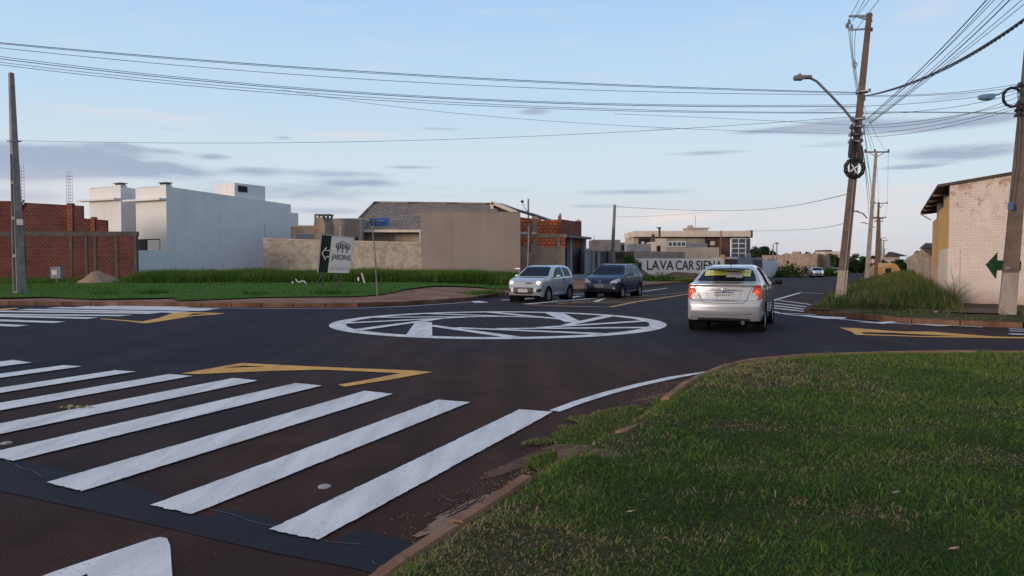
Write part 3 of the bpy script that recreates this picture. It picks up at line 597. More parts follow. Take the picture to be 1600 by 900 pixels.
# meter box and sand pile
m = MB(); p = P(89,435,42.2); m.box((p.x,p.y,.50), (.09,.09,.6)); e = empty('meter_box', (p.x,p.y,.3), 'white utility meter box on a short post against the dark brick wall', 'meter box'); m.build('post', M['concrete'], e)
m = MB(); m.box((p.x,p.y,1.0), (.56,.26,.62)); m.box((p.x,p.y,1.33), (.62,.32,.05)); bx_ = m.build('housing', M['greywall'], e); m = MB(); m.box((p.x-.05,p.y-.14,1.02), (.3,.02,.3)); o = m.build('door', M['grey_metal'], bx_ and e)
p = P(155,432,42.6); n_ = 26; v = []; q = []
for i in range(n_):
    for j in range(n_):
        u, w = (i/(n_-1)-.5)*2, (j/(n_-1)-.5)*2; r_ = math.hypot(u, w); hgt = .85*max(0, 1-r_)**.8*(1-.12*math.sin(5*u+3*w)); v.append((p.x+u*1.12+.1*w, p.y+w*1.0, .42+hgt*.80*(.8+.4*float(vnoise(u*2, w*2, 1.5, 77)))+.05*random.random()*(r_ < 1)))
for i in range(n_-1):
    for j in range(n_-1): a = i*n_+j; q.append([a, a+n_, a+n_+1, a+1])
o = npmesh('sand_pile', v, q, M['sand'], smooth=True); tag(o, 'small cone of pale building sand in front of the brick wall', 'sand pile')
# ------------------------------------------------------------------ rough boundary wall
f = Face(xy(412,52), xy(668,51)); e = empty('boundary_wall', (f.a.x,f.a.y,0), 'long rough unpainted block wall with pale capping behind the tall grass', 'wall')
m = MB(); f.slab(m, 412, 668, -.2, (f.z(412,374), f.z(668,381)), 0, .2); m.build('wall', M['rubble'], e)
m = MB(); f.slab(m, 411.5, 668.3, (f.z(412,374)-.0, f.z(668,381)-.0), (f.z(412,372)+.0, f.z(668,379)), .03, .23); m.build('capping', M['render_beige'], e)
# electric fence brackets on walls
for k, (px, yb, yt, D) in enumerate(((414.5,372,350,52), (532.5,375,355,52), (656,379,358,51), (928,392,368,62), (984,376,366,66))):
    f_ = Face(xy(px-5,D), xy(px+5,D)); e = empty('fence_bracket', f_.pt(px,yb), ['thin electric fence bracket with insulators at the white townhouse wall', 'electric fence bracket with insulators above the lettered sign board', 'electric fence bracket with insulators beside the blue street sign', 'thin fence bracket on the beige wall beside the dark gates', 'thin fence bracket beside the slim grey pole over the grey wall'][k], 'fence bracket', 'electric fence brackets on the walls')
    m = MB(); m.tube([f_.pt(px,yb,.02), f_.pt(px,yt,.02)], .016, 6); m.build('rod', M['grey_metal'], e)
    for i in range(5): m = MB(); y = yb-(yb-yt)*(i+.7)/5; c = f_.pt(px,y,.03); m.lathe(c, [(.0,-.03),(.035,-.02),(.035,.02),(0,.03)], 8, Vector((0,1,0))); m.build('insulator', M['white_metal'] if k in (1,2) else M['black'], e)
# ------------------------------------------------------------------ house with a tiled roof
b = empty('tiled_house', (X(640,60),60,0), 'single storey beige house with a grey tiled hip roof and brick chimney', 'house')
f = Face(xy(562,60), xy(780,60)); m = MB(); f.slab(m, 562, 780, -.2, f.z(600,361), 0, 6); m.build('wall', M['render_beige'], b)
zE, zR = Z(358.5,58.8), Z(316.8,65); eL, eR = Vector((X(545,58.8),58.8,zE)), Vector((X(800,58.8),58.8,zE)); rL, rR = Vector((X(586,65),65,zR)), Vector((X(770,65),65,zR-.12)); bL = Vector((eL.x,71,zE)); bR = Vector((eR.x,71,zE))
m = MB()
def roofface(m, pts, ax):
    ax = ax.normalized(); n = (pts[1]-pts[0]).cross(pts[2]-pts[0]).normalized(); up = n.cross(ax); m.face(pts, [(p.dot(ax), p.dot(up)) for p in pts])
m2 = MB(); roofface(m2, [eL, eR, rR, rL], Vector((1,0,0))); roofface(m2, [bL, eL, rL], Vector((0,1,0))); roofface(m2, [eR, bR, rR], Vector((0,1,0))); roofface(m2, [bR, bL, rL, rR], Vector((1,0,0)))
roof = m2.build('roof', M['rooftile'], b); sd_ = roof.modifiers.new('solid', 'SOLIDIFY'); sd_.thickness = .12; sd_.offset = -1
m = MB(); m.bar(eL+Vector((-.02,-.07,-.12)), eR+Vector((0,-.07,-.12)), .10, .2); m.bar(eL+Vector((-.06,-.02,-.12)), bL+Vector((-.06,0,-.12)), .10, .2); o = m.build('fascia', M['render_cream'], b)
m = MB(); m.tube([rL+Vector((0,0,.04)), rR+Vector((0,0,.04))], .09, 8); m.tube([eL+Vector((0,0,.05)), rL+Vector((0,0,.05))], .08, 8); m.build('ridge_tile', M['rooftile'], b)
f = Face(xy(655,58), xy(668,58)); m = MB(); m.tube([f.pt(657,362), f.pt(657,378)], .04, 6); m.build('downpipe', M['white_metal'], b)
# parapet gable with blue sheet roof
b = empty('gabled_house', (X(800,64),64,0), 'house with a cream edged gable and bluish sheet roof rising over the taupe wall', 'house')
g0, g1, g2 = P(768,316.5,64), P(803,331.5,62), P(768,334,64)
m = MB(); pts = [P(768,316,64), P(806,331,64), P(806,345,64), P(768,345,64)]; m.face([pts[0], pts[3], pts[2], pts[1]]); o = m.build('gable_wall', M['fibro'], b); o.modifiers.new('s', 'SOLIDIFY').thickness = .15
m = MB(); m.bar(P(767.5,316,63.8), P(806,331.5,63.8), .16, .3); m.bar(P(768.5,317,63.8), P(768.5,332,63.8), .28, .16); m.build('fascia', M['render_cream'], b)
m = MB(); r0, r1, r2, r3 = P(771,316,64.4), P(838,334.5,64.4), P(856,344,75), P(786,318,75); m.face([r0, r1, r2, r3]); m.face([P(838,334.5,64.4), P(868,346,64.4), P(880,349,75), P(856,344,75)]); o = m.build('roof', M['bluemetal'], b); o.modifiers.new('s', 'SOLIDIFY').thickness = .12
m = MB(); m.hexa([P(806,400,66), P(868,400,66), P(868,400,70), P(806,400,70)], [P(806,338,66), P(868,348,66), P(868,349,70), P(806,338,70)]); m.build('wall', M['render_beige'], b)
# lamp and mast behind
e = empty('street_lamp', (X(817,80),80,0), 'small street lamp head and mast peeping over the taupe wall', 'street lamp')
m = MB(); c = [P(825.5,390,80), P(825.5,311,80)]; m.bar(c[0], c[1], .17, .17); m.build('pole', M['concrete'], e); m = MB(); m.tube([P(825,331,79.8), P(819,324,79.8), P(816.5,316,79.8)], .035, 6); m.build('arm', M['black'], e)
m = MB(); m.lathe(P(816,315,79.8), [(0,-.12),(.15,-.08),(.17,.04),(.08,.12),(0,.13)], 10, Vector((0,1,.3))); m.build('lamp_head', M['black'], e)
# ------------------------------------------------------------------ behind the rough wall
b = empty('chimney_house', (X(520,57),57,0), 'beige house wall with a squat barbecue chimney behind the rough wall', 'house')
f = Face(xy(508,58), xy(566,58)); m = MB(); f.slab(m, 506, 566, -.2, (f.z(508,341.5), f.z(560,342.5)), 0, 3); m.build('wall', M['taupe'], b)
m = MB(); f.slab(m, 506, 566, f.z(530,342), f.z(530,341), .05, 3.05); m.build('coping', M['render_white'], b)
m = MB(); f.rect(m, 556, 371, 560, 377, .05, 0); m.build('vent', M['dark'], b)
fc = Face(xy(490,56), xy(512,56)); m = MB(); q0, q1 = fc.at(490.5), fc.at(508.5); fcs = q1+A*1.0
m.hexa([Vector((p.x,p.y,.0)) for p in (q0, q1, q1+Vector((.45,1,0)), q0+Vector((.45,1,0)))], [Vector((p.x,p.y,Z(352,56))) for p in (q0+Vector((.05,0,0)), q1, q1+Vector((.45,1,0)), q0+Vector((.5,1,0)))]); zc0 = Z(352,56)
a0, a1 = fc.at(492), fc.at(505); m.hexa([Vector((p.x,p.y,zc0)) for p in (q0+Vector((.05,0,0)), q1, q1+Vector((.45,1,0)), q0+Vector((.5,1,0)))], [Vector((p.x,p.y,Z(339.5,56))) for p in (a0, a1, a1+Vector((.5,1,0)), a0+Vector((.5,1,0)))]); ch = m.build('chimney', M['oldplaster'], b)
m = MB()
for px in (492.6,498.5,504.5):
    c = fc.at(px); m.box((c.x+.04,c.y+.08,Z(337.7,56)), (.14,.14,.2)); m.box((c.x+.5,c.y+.9,Z(337.7,56)), (.14,.14,.2))
c = (fc.at(491)+fc.at(507))/2; m.box((c.x+.3,c.y+.5,Z(335.3,56)), (1.15,1.25,.09)); m.build('chimney_cap', M['concrete'], b)
b = empty('rear_building', (X(478,60),60,0), 'low brick and plaster outbuilding with a bluish strip between townhouse and chimney', 'building')
f = Face(xy(460,60), xy(496,60)); m = MB(); f.slab(m, 455, 497, -.2, f.z(480,354), 0, 3); m.build('wall', M['oldplaster'], b); one(f, 'band', 463.5, 365.5, 491, 373, M['bluemetal'], b, .04, 0); one(f, 'capping', 462, 352, 497, 354.5, M['render_beige'], b, .06, .1)
# ------------------------------------------------------------------ taupe wall block
b = empty('blank_wall_house', (X(740,50),50,0), 'plain windowless taupe rendered block rising behind the tall grass', 'house')
f = Face(xy(658,50), xy(813,50.4)); m = MB(); f.slab(m, 658, 813, -.2, (f.z(658,329.7), f.z(813,331.7)), 0, 5); m.build('wall', M['taupe'], b)
m = MB(); f.slab(m, 657.6, 813.3, (f.z(658,330), f.z(813,332)), (f.z(658,328.8), f.z(813,331)), .03, 5.03); m.build('coping', M['taupe'], b)
# ------------------------------------------------------------------ orange brick house
b = empty('brick_house', (X(850,54),54,0), 'half built house of orange hollow bricks with pale concrete columns', 'house')
f = Face(xy(813,55), xy(878,55)); m = MB(); f.slab(m, 813, 838, 2.5, f.z(830,341), 0, .2); f.slab(m, 838, 860, 2.5, f.z(850,344.5), 0, .2); f.slab(m, 860, 872, 2.5, f.z(866,343), 0, .2); f.slab(m, 838, 846, f.z(842,346), f.z(842,341.5), -.003, .19); m.build('upper_wall', M['brickorange'], b)
m = MB(); f.slab(m, 831, 839, -.2, f.z(835,338), .06, .25); m.build('column', M['oldplaster'], b); m = MB(); f.slab(m, 872, 877, 2.5, f.z(874,337), .05, .25); m.build('column', M['brickshade'], b)
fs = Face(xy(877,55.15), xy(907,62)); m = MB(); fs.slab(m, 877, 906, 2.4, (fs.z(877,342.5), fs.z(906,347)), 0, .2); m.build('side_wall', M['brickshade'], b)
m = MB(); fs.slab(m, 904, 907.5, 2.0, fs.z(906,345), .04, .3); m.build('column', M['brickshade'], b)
m = MB(); m.bar(P(875.5,345,55), P(875.3,333.5,55), .12, .12); m.build('starter_bar', M['rebar'], b); m = MB(); m.bar(P(902.5,350,60.5), P(904,341.5,60.5), .08, .08); m.build('starter_bar', M['rebar'], b)
f = Face(xy(806,53), xy(884,53)); m = MB(); f.slab(m, 806, 883, f.z(850,386), f.z(850,371.5), 0, .2); m.build('brick_band', M['brickorange'], b)
m = MB(); f.slab(m, 806, 882.5, -.3, f.z(850,386), .03, .2); m.build('plaster_wall', M['oldplaster'], b)
m = MB(); f.slab(m, 806, 885, f.z(850,371.5), f.z(850,366), .05, .25); m.build('ring_beam', M['oldplaster'], b)
m = MB(); f.slab(m, 812, 838, f.z(830,366), f.z(830,362.5), .12, .1); m.build('ledge', M['render_cream'], b)
for px in (835.5, 872): m = MB(); f.slab(m, px-2, px+3, -.3, f.z(px,371.6), .07, .22); m.build('column', M['oldplaster'], b)
# carport with dark gates
b = empty('gated_carport', (X(900,56),56,0), 'flat roofed carport with tall black gates beside the orange brick house', 'carport')
f = Face(xy(883,55), xy(917,60)); m = MB(); f.slab(m, 883, 917.5, f.z(900,372.5), f.z(900,369), .35, 4); m.build('roof_slab', M['concrete'], b)
m = MB(); f.slab(m, 883, 914, -.1, f.z(900,373), -.35, .5); m.build('gate', M['darkgate'], b)
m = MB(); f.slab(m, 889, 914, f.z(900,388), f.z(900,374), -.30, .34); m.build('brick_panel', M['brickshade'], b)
for px in (892.5, 914.5): m = MB(); f.slab(m, px-1.4, px+1.4, -.1, f.z(px,372.6), .0, .3); m.build('post', M['greywall'], b)
m = MB(); f.rect(m, 884, 396, 888.5, 414, -.28, .30); m.build('poster', M['greywall'], b)
b = empty('gated_wall', (X(940,59),59,0), 'grey street wall with black gate leaves and narrow pillars behind the dark hatchback', 'gate')
f = Face(xy(914,58), xy(961,63)); m = MB(); f.slab(m, 916, 960, -.2, f.z(935,391.5), -.12, .2); m.build('wall', M['greywall'], b)
for a_, c_ in ((929,933.5), (938,951.5)): m = MB(); f.slab(m, a_, c_, .1, f.z(a_,392.5), -.06, .1); m.build('gate', M['darkgate'], b)
for a_, c_ in ((925.5,928.5), (934.2,937.2), (952,960.5)): m = MB(); f.slab(m, a_, c_, -.2, f.z(a_,391), .02, .22); m.build('pillar', M['greywall'], b)
m = MB(); f.slab(m, 880, 930, -.2, f.z(920,428), .35, .0); m.build('plinth', M['greywall'], b)
b = empty('beige_house', (X(940,70),70,0), 'low beige house with a flat parapet behind the black gates', 'house')
f = Face(xy(916,72), xy(977,72)); m = MB(); f.slab(m, 916, 969, -.3, (f.z(917,389), f.z(969,376)), 0, 4); f.slab(m, 926, 969.2, f.z(940,389), f.z(940,374.5), -.2, 3.8); m.build('wall', M['render_beige'], b)
m = MB(); f.slab(m, 969.3, 976, .0, f.z(972,379), .0, 3); m.build('side_wall', M['greywall'], b); one(f, 'window', 971, 383, 975, 391, M['dark'], b, .04, 0)
b = empty('garage_building', (X(970,70),70,0), 'dark low garage front tucked behind the slim grey pole', 'garage')
f = Face(xy(958,70), xy(992,70)); m = MB(); f.slab(m, 960, 990, -.3, f.z(975,393), 0, 3); m.build('wall', M['fibro'], b); one(f, 'door', 961, 396, 975, 404, M['dark'], b)
# ------------------------------------------------------------------ lettered wall
b = empty('painted_wall', (X(1040,80),80,0), 'low whitewashed wall with hand painted black car wash lettering', 'wall')
f = Face(xy(958,79), xy(1132,83)); m = MB(); f.slab(m, 959, 1131, -1.2, (f.z(959,403.5), f.z(1131,404)), 0, .2); m.build('wall', pm('pale_limewashed_wall', (.68,.64,.59), (.76,.72,.68), .8, .92, .3, 8, .02, grime=(.7,.64,(.45,.37,.31))), b)
def text_on(s, cpt, d, up, h, width, mat, parent, name='lettering', off=.004, squeeze=None, bold=0.0, thick=.003, jit=0):
    c = bpy.data.curves.new(name, 'FONT'); c.body = s; c.size = 1; c.offset = bold; c.extrude = 0.0; c.align_x = 'LEFT'
    if squeeze: c.space_character = squeeze
    t = bpy.data.objects.new('tmp', c); COL.objects.link(t); dg = bpy.context.evaluated_depsgraph_get(); me = bpy.data.meshes.new_from_object(t.evaluated_get(dg)); bpy.data.objects.remove(t); me.name = name
    co = np.empty(len(me.vertices)*3); me.vertices.foreach_get('co', co); co = co.reshape(-1,3); mn = co.min(0); mxx = co.max(0); d = Vector(d).normalized(); up = Vector(up).normalized(); n = d.cross(up)
    u = (co[:,0]-mn[0])/(mxx[0]-mn[0])-.5; v = (co[:,1]-mn[1])/(mxx[1]-mn[1])-.5
    if jit: v = v*(1+jit*np.sin(u*31))
    out_ = np.array(cpt)[None]+u[:,None]*width*np.array(d)[None]+v[:,None]*h*np.array(up)[None]+np.array(n)[None]*off
    me.vertices.foreach_set('co', out_.ravel()); me.update(); return link(name, me, mat, parent)
M['blackpaint'] = pm('black_wall_paint', (.012,.012,.014), (.04,.035,.035), 6, .8)
W_ = [('LAVA', 1010.5, 1066), ('CAR', 1071, 1088.5), ('SIENA', 1087, 1126)]
for s_, x0, x1 in (('LA', 1010.5, 1030), ('VA', 1030.5, 1052.5), ('CAR', 1055.5, 1084.5), ('SIENA', 1087.5, 1128)):
    p0, p1 = f.pt(x0,421.5,.01), f.pt(x1,421.5,.01); zt_ = f.z((x0+x1)/2,407); zb_ = f.z((x0+x1)/2,421.7)
    text_on(s_, (p0+p1)/2+Vector((0,0,(zt_+zb_)/2-p0.z)), f.d, (0,0,1), zt_-zb_, (p1-p0).length, M['blackpaint'], b, off=.01, bold=.012, jit=.03)
# soil bank and shrub in front of it
def mound(name, cx, cy, rx, ry, h, z0, mat, label, cat, n=22, seed=1, kind=None):
    v = []; q = []
    for i in range(n):
        for j in range(n):
            u, w = (i/(n-1)-.5)*2, (j/(n-1)-.5)*2; r_ = min(1, math.hypot(u, w)); v.append((cx+u*rx, cy+w*ry, z0+h*(math.cos(r_*math.pi)+1)/2*(.7+.6*float(vnoise(u*3, w*3, .9, seed)))-.02))
    for i in range(n-1):
        for j in range(n-1): a = i*n+j; q.append([a, a+n, a+n+1, a+1])
    o = npmesh(name, v, q, mat, smooth=True); return tag(o, label, cat, kind=kind)
p = G(1003, 439); mound('soil_bank', p.x-1.2, 74, 5.2, 2.6, 1.7, tz(74)-.1, M['soil'], 'low bank of bare red soil at the foot of the lettered wall', 'soil heap')
mound('soil_bank', X(1070,76), 76, 4.5, 2.0, .85, tz(76)+.0, M['soil'], 'flatter strip of brown soil under the car wash lettering behind the silver sedan', 'soil heap', seed=4)
# ------------------------------------------------------------------ two storey house
b = empty('two_storey_house', (X(1080,95),95,0), 'two storey house with a long cream parapet, brown brick panel and tall gridded windows', 'house')
f = Face(xy(990,95), xy(1175,95)); m = MB(); f.slab(m, 991, 1140, -1, f.z(1060,369), -.8, 8); m.build('wall', M['render_beige'], b)
m = MB(); f.slab(m, 990, 1171, f.z(1060,370), f.z(1060,361), .3, 8); m.build('parapet', M['render_cream'], b); m = MB(); f.slab(m, 1171, 1174, f.z(1060,371.5), f.z(1060,360), .35, 8); m.build('parapet_end_shadow', M['fibro'], b)  # dark end slab paints the shadow at the parapet's right end
m = MB(); f.slab(m, 990, 1171, f.z(1060,370.6), f.z(1060,370), -.1, 3); m.build('parapet_shade_strip', M['fibro'], b)  # solid dark strip painted in for the shade under the parapet
m = MB(); f.slab(m, 1124, 1141, -1, f.z(1130,371), -.2, 6); f.slab(m, 1103, 1124, f.z(1110,388), f.z(1110,371), -.6, .9); m.build('brick_panel', brickmat('dark_brown_brick', (.13,.07,.055), (.10,.055,.045), (.08,.05,.04), .3, .1, .015), b)
one(f, 'recess', 999, 372.5, 1018, 384, M['dark'], b, -.75, .85); one(f, 'window', 1003, 377, 1008, 382, M['white_metal'], b, -.68, .75)  # dark slab on the wall painted in for a recess in shade
window(f, 1141.5, 372, 1165, 404, b, M['white_metal'], M['glasspane'], 2, 4, .12)
one(f, 'shaded_recess', 1165.5, 372.5, 1172, 404, M['glasspane'], b, -.1, .4); m = MB(); f.slab(m, 1141, 1173, -1, f.z(1150,404), -.02, 5); m.build('base_wall', M['greywall'], b); m = MB(); f.slab(m, 1165, 1173, f.z(1170,404), f.z(1170,396), -.05, 4); m.build('balcony_wall', M['greywall'], b)  # dark pane stands in for the shaded recess beside the windows
one(f, 'recess', 1106, 374.5, 1110, 388, M['dark'], b, -.5, .6); one(f, 'window', 1110.5, 377, 1118, 383, M['white_metal'], b, -.5, .6)  # narrow dark slab, again shade painted in place of a recess
f = Face(xy(983,91), xy(1125,91))
m = MB(); f.slab(m, 1017, 1024, -1, f.z(1020,378), 0, 3); f.slab(m, 1024, 1041.5, -1, f.z(1020,372.7), .05, 3); m.build('stair_block', M['render_cream'], b)
one(f, 'window', 1025.5, 384, 1031.5, 393, M['dark'], b, .08, 0); one(f, 'dark_panel', 1018, 366, 1022.5, 378, M['fibro'], b, -.05, .3)
m = MB(); f.slab(m, 1041.5, 1123, -1, f.z(1080,386.5), 0, 3); f.slab(m, 1041.5, 1071, f.z(1056,386.5), f.z(1056,376), -.02, 2.9); m.build('lower_wall', M['render_beige'], b)
m = MB(); f.slab(m, 1071, 1105, f.z(1080,386.5), f.z(1080,380.5), -.1, .25); m.build('balcony_rail', M['greywall'], b)
window(f, 1042.5, 377, 1071.5, 386, b, M['white_metal'], M['glasspane'], 4, 1, .12)
m = MB(); f.slab(m, 983, 1017, -1, f.z(1000,381), 0, 3); m.build('side_block', M['greywall'], b)
f = Face(xy(985,87), xy(1070,87)); m = MB(); f.slab(m, 985, 1070, -1, (f.z(985,392), f.z(1070,394)), 0, .2); m.build('yard_wall', M['concrete'], b)
f = Face(xy(1070,100), xy(1110,100)); m = MB(); f.slab(m, 1075, 1106, f.z(1090,362), f.z(1090,357), 0, 3); f.slab(m, 1073.5, 1107, f.z(1090,357), f.z(1090,355.6), .2, 3.2); f.slab(m, 1077, 1083, f.z(1090,355.6), f.z(1080,351.8), -.3, 1.5); m.build('roof_tank', M['render_beige'], b)
m = MB(); m.tube([P(1087,356,99), P(1086.5,336,99)], .03, 5); m.build('antenna', M['grey_metal'], b)
m = MB(); m.bar(P(1030.5,372,90), P(1030.5,355,90), .22); m.lathe(P(1029.5,356,90), [(0,-.1),(.3,-.05),(.3,.05),(0,.1)], 8); m.build('flue', M['fibro'], b)
b = empty('roadside_wall', (X(1150,84),84,0), 'low brown gate and pale gatehouse right behind the silver sedan roof', 'gate')
f = Face(xy(1125,84), xy(1160,86)); m = MB(); f.slab(m, 1131, 1152, -1, f.z(1140,405), 0, .3); m.build('gate', M['fibro'], b); m = MB(); f.slab(m, 1129.5, 1132, -1, f.z(1130,398), .05, .4); m.build('post', M['yellowwall'], b); m = MB(); f.slab(m, 1133, 1151, f.z(1140,405), f.z(1140,401.5), .1, 2); m.build('canopy', M['render_cream'], b)
b = empty('grey_wall', (X(1170,92),92,0), 'dark grey low street wall between the tall windows and the white fence', 'wall')
f = Face(xy(1152,88), xy(1192,98)); m = MB(); f.slab(m, 1152, 1191, -1.5, f.z(1170,402), 0, .2); m.build('wall', M['greywall'], b); m = MB(); f.slab(m, 1176, 1189, -1.5, f.z(1180,406), .05, .0); m.build('gate', M['fibro'], b)
# white metal fence boxes
b = empty('white_fence', (X(1200,105),105,tz(105)), 'white corrugated metal fence panels at the kerb in the distance', 'fence')
f = Face(xy(1183,100), xy(1215,112)); m = MB()
for i in range(30): x_ = 1183+i*1.07; f.slab(m, x_, x_+.72, tz(105), f.z(x_,407+(i % 9 == 0)*-3), .03, .05)
m.build('panel', M['white_metal'], b); m = MB(); f.slab(m, 1183, 1215.4, tz(105), f.z(1200,409), 0, .04); m.build('backing', M['greywall'], b); m = MB(); f.slab(m, 1202, 1210, f.z(1206,409), f.z(1206,404), 0, .3); m.build('header', M['grey_metal'], b)
# brown block building and lean-to
b = empty('block_building', (X(1240,135),135,tz(135)), 'long unpainted brown block building beyond the white fence', 'building')
f = Face(xy(1190,140), xy(1282,135)); zb0 = tz(135)-.5
m = MB(); f.slab(m, 1190, 1226, zb0, f.z(1210,398.7), 0, 6); f.slab(m, 1226, 1276.5, zb0, f.z(1250,396.3), .05, 6); f.slab(m, 1276.5, 1289, zb0, (f.z(1277,396), f.z(1289,399)), -3, 8); m.build('wall', M['oldplaster'], b)
m = MB(); f.slab(m, 1236, 1248, f.z(1240,396.3), f.z(1240,393), -1, 3); m.build('roof_block', M['oldplaster'], b); one(f, 'window', 1228.5, 407.5, 1232.5, 412, M['dark'], b, .07, 0); m = MB(); f.slab(m, 1276.4, 1279.5, zb0, f.z(1277,400), .08, 0); m.build('side_strip', M['fibro'], b)
b = empty('small_house', (X(1300,150),150,tz(150)), 'small low house with a pale gable and brown roof beside the far white car', 'house')
f = Face(xy(1278,148), xy(1318,148)); zb0 = tz(148)-.3; m = MB(); f.slab(m, 1280, 1302, zb0, f.z(1290,413), 0, 4); m.build('wall', M['render_white'], b); m = MB(); f.slab(m, 1279, 1312, zb0, f.z(1290,420), .6, -.3); m.build('yard_wall', M['render_beige'], b)
m = MB(); a_, c_, d_ = f.pt(1278,413,.3), f.pt(1293,408.5,.3), f.pt(1311,417,.3); m.hexa([a_, d_, d_+Vector((0,6,0)), a_+Vector((0,6,0))], [c_-Vector((.4,0,0)), c_+Vector((.4,0,0)), c_+Vector((.4,6,0)), c_+Vector((-.4,6,0))]); m.build('roof', M['fibro'], b)
b = empty('cream_house', (X(1305,190),190,tz(190)), 'cream upper storey showing above the dark trees left of the leaning pole', 'house')
f = Face(xy(1286,190), xy(1320,190)); m = MB(); f.slab(m, 1289, 1312, tz(190), f.z(1300,392.5), 0, 6); m.build('wall', M['render_cream'], b); m = MB(); f.slab(m, 1287, 1298, f.z(1290,392.5), f.z(1290,390.6), .5, 6); m.build('roof', M['fibro'], b)
# far houses right
b = empty('roofed_house', (X(1395,170),170,tz(170)), 'pale house with a dark low roof far behind the pole row', 'house')
f = Face(xy(1380,165), xy(1412,165)); m = MB(); f.slab(m, 1382, 1405, tz(165)-1, f.z(1390,400), 0, 5); m.build('wall', M['render_beige'], b)
m = MB(); a_, c_, d_ = f.pt(1378,401,.6), f.pt(1388,393.5,.6), f.pt(1416,400,.6); m.hexa([a_, d_, d_+A*7, a_+A*7], [c_-Vector((.4,0,0)), c_+Vector((.4,0,0)), c_+A*7+Vector((.4,0,0)), c_+A*7+Vector((-.4,0,0))]); m.build('roof', M['fibro'], b)
b = empty('yellow_shed', (X(1394,120),120,tz(120)), 'small ochre shed with a rounded gable at the end of the verge', 'shed')
f = Face(xy(1380,120), xy(1410,120)); m = MB(); f.slab(m, 1382, 1406, tz(120)-1, f.z(1395,418), 0, 5); f.slab(m, 1384, 1395, f.z(1395,418), (f.z(1395,416), f.z(1395,411)), -.0, 5); f.slab(m, 1395, 1404, f.z(1395,418), (f.z(1395,411), f.z(1395,416)), 0, 5); m.build('wall', M['yellowwall'], b); one(f, 'opening', 1383, 419, 1392, 429, M['dark'], b)
b = empty('dark_roof_house', (X(1446,75),75,tz(75)), 'dark pitched roof of a hut just above the panelled wall', 'hut')
hp = Vector((X(1436,72),72,0)); f = Face(hp.xy, (hp+B*2.6).xy); m = MB(); a_, c_ = f.pt(1436.5,387.5,0), f.pt(1446,379,0); d_ = f.pt(1464,387.5,0); e_ = f.pt(1458,379.5,0); m.hexa([a_, d_, d_+A*4, a_+A*4], [c_+A*1.4, e_+A*1.4, e_+A*2, c_+A*2]); m.build('roof', pm('dark_brown_roof', (.035,.018,.018), (.06,.03,.03), 2, .8), b); m = MB(); f.slab(m, 1440, 1466, tz(72), f.z(1450,388), -.3, 3.5); m.build('wall', M['fibro'], b)
# ------------------------------------------------------------------ whitewashed warehouse, right
C0 = Vector((X(1481,25.8),25.8,0)); b = empty('warehouse', (C0.x,C0.y,0), 'whitewashed brick warehouse end wall with ochre side and dark overhanging roof', 'warehouse')
fw_ = Face(C0.xy, (C0+B*9).xy); zt0, zt1 = Z(287.5,25.6), Z(287.5,25.6)+1.15
m = MB(); fw_p = [C0, C0+B*9, C0+B*9+A*.25, C0+A*.25]; hs = 9
m.hexa([Vector((p.x,p.y,-.2)) for p in fw_p], [Vector((p.x,p.y,z)) for p, z in zip(fw_p, (zt0, zt0+1.35, zt0+1.35, zt0))]); wl = m.build('end_wall', M['whitebrick'], b)
m = MB(); q = [C0-B*.02-A*.02, C0+B*.34-A*.035, C0+B*.34-A*.003, C0-B*.02-A*.003]; m.hexa([Vector((p.x,p.y,-.2)) for p in q], [Vector((p.x,p.y,Z(389,25.8))) for p in q]); m.build('pilaster', M['whitebrick'], b)
# side wall, stepped down away from the street
def side(name, t0, t1, z0, z1, mat, off=0.0, th=.22, parent=b):
    m = MB(); o_ = -B*off; q = [C0+A*t1+o_, C0+A*t0+o_, C0+A*t0+o_+B*th, C0+A*t1+o_+B*th]; za, zb_ = z1 if isinstance(z1, tuple) else (z1, z1)
    m.hexa([Vector((p.x,p.y,z0)) for p in q], [Vector((q[0].x,q[0].y,zb_)), Vector((q[1].x,q[1].y,za)), Vector((q[2].x,q[2].y,za)), Vector((q[3].x,q[3].y,zb_))]); return m.build(name, mat, parent)
side('side_wall', .26, 3.2, -.2, 3.95, M['yellowwall']); side('side_wall', 3.2, 7.2, -.2, 3.75, M['yellowwall']); side('side_wall', 7.2, 11.2, -.2, 3.55, M['yellowwall'])
side('render_patch', .3, 5.2, -.2, Z(389,27), M['render_cream'], .012, .1); side('render_patch', 5.2, 8.4, -.2, 1.6, M['oldwall'], .010, .1)
side('gable_post', 3.0, 3.35, 3.7, 4.35, M['concrete']); side('gable_post', 7.4, 7.75, 3.5, 4.3, M['concrete'])
m = MB(); o_ = .38
rz = lambda u: zt0-.02+u*.15
q0, q1 = C0-B*o_-A*.12, C0+B*9.4-A*.12; L_ = 15.5
m.hexa([Vector((p.x,p.y,z)) for p, z in ((q0,rz(-o_)), (q1,rz(9.4)), (q1+A*L_,rz(9.4)), (q0+A*L_,rz(-o_)))], [Vector((p.x,p.y,z+.09)) for p, z in ((q0,rz(-o_)), (q1,rz(9.4)), (q1+A*L_,rz(9.4)), (q0+A*L_,rz(-o_)))]); m.build('roof', M['fibro'], b)
m = MB()
for t in (3.0,6.0,9.0,12.0,15.3): m.bar(C0-B*o_+A*t+Vector((0,0,zt0-.10)), C0+B*2.4+A*t+Vector((0,0,zt0+.22)), .07, .14)
m.bar(C0-B*o_+A*15.3+Vector((0,0,zt0-.12)), C0+B*.1+A*15.3+Vector((0,0,zt0-.45)), .05); m.build('rafter', M['wood'], b)
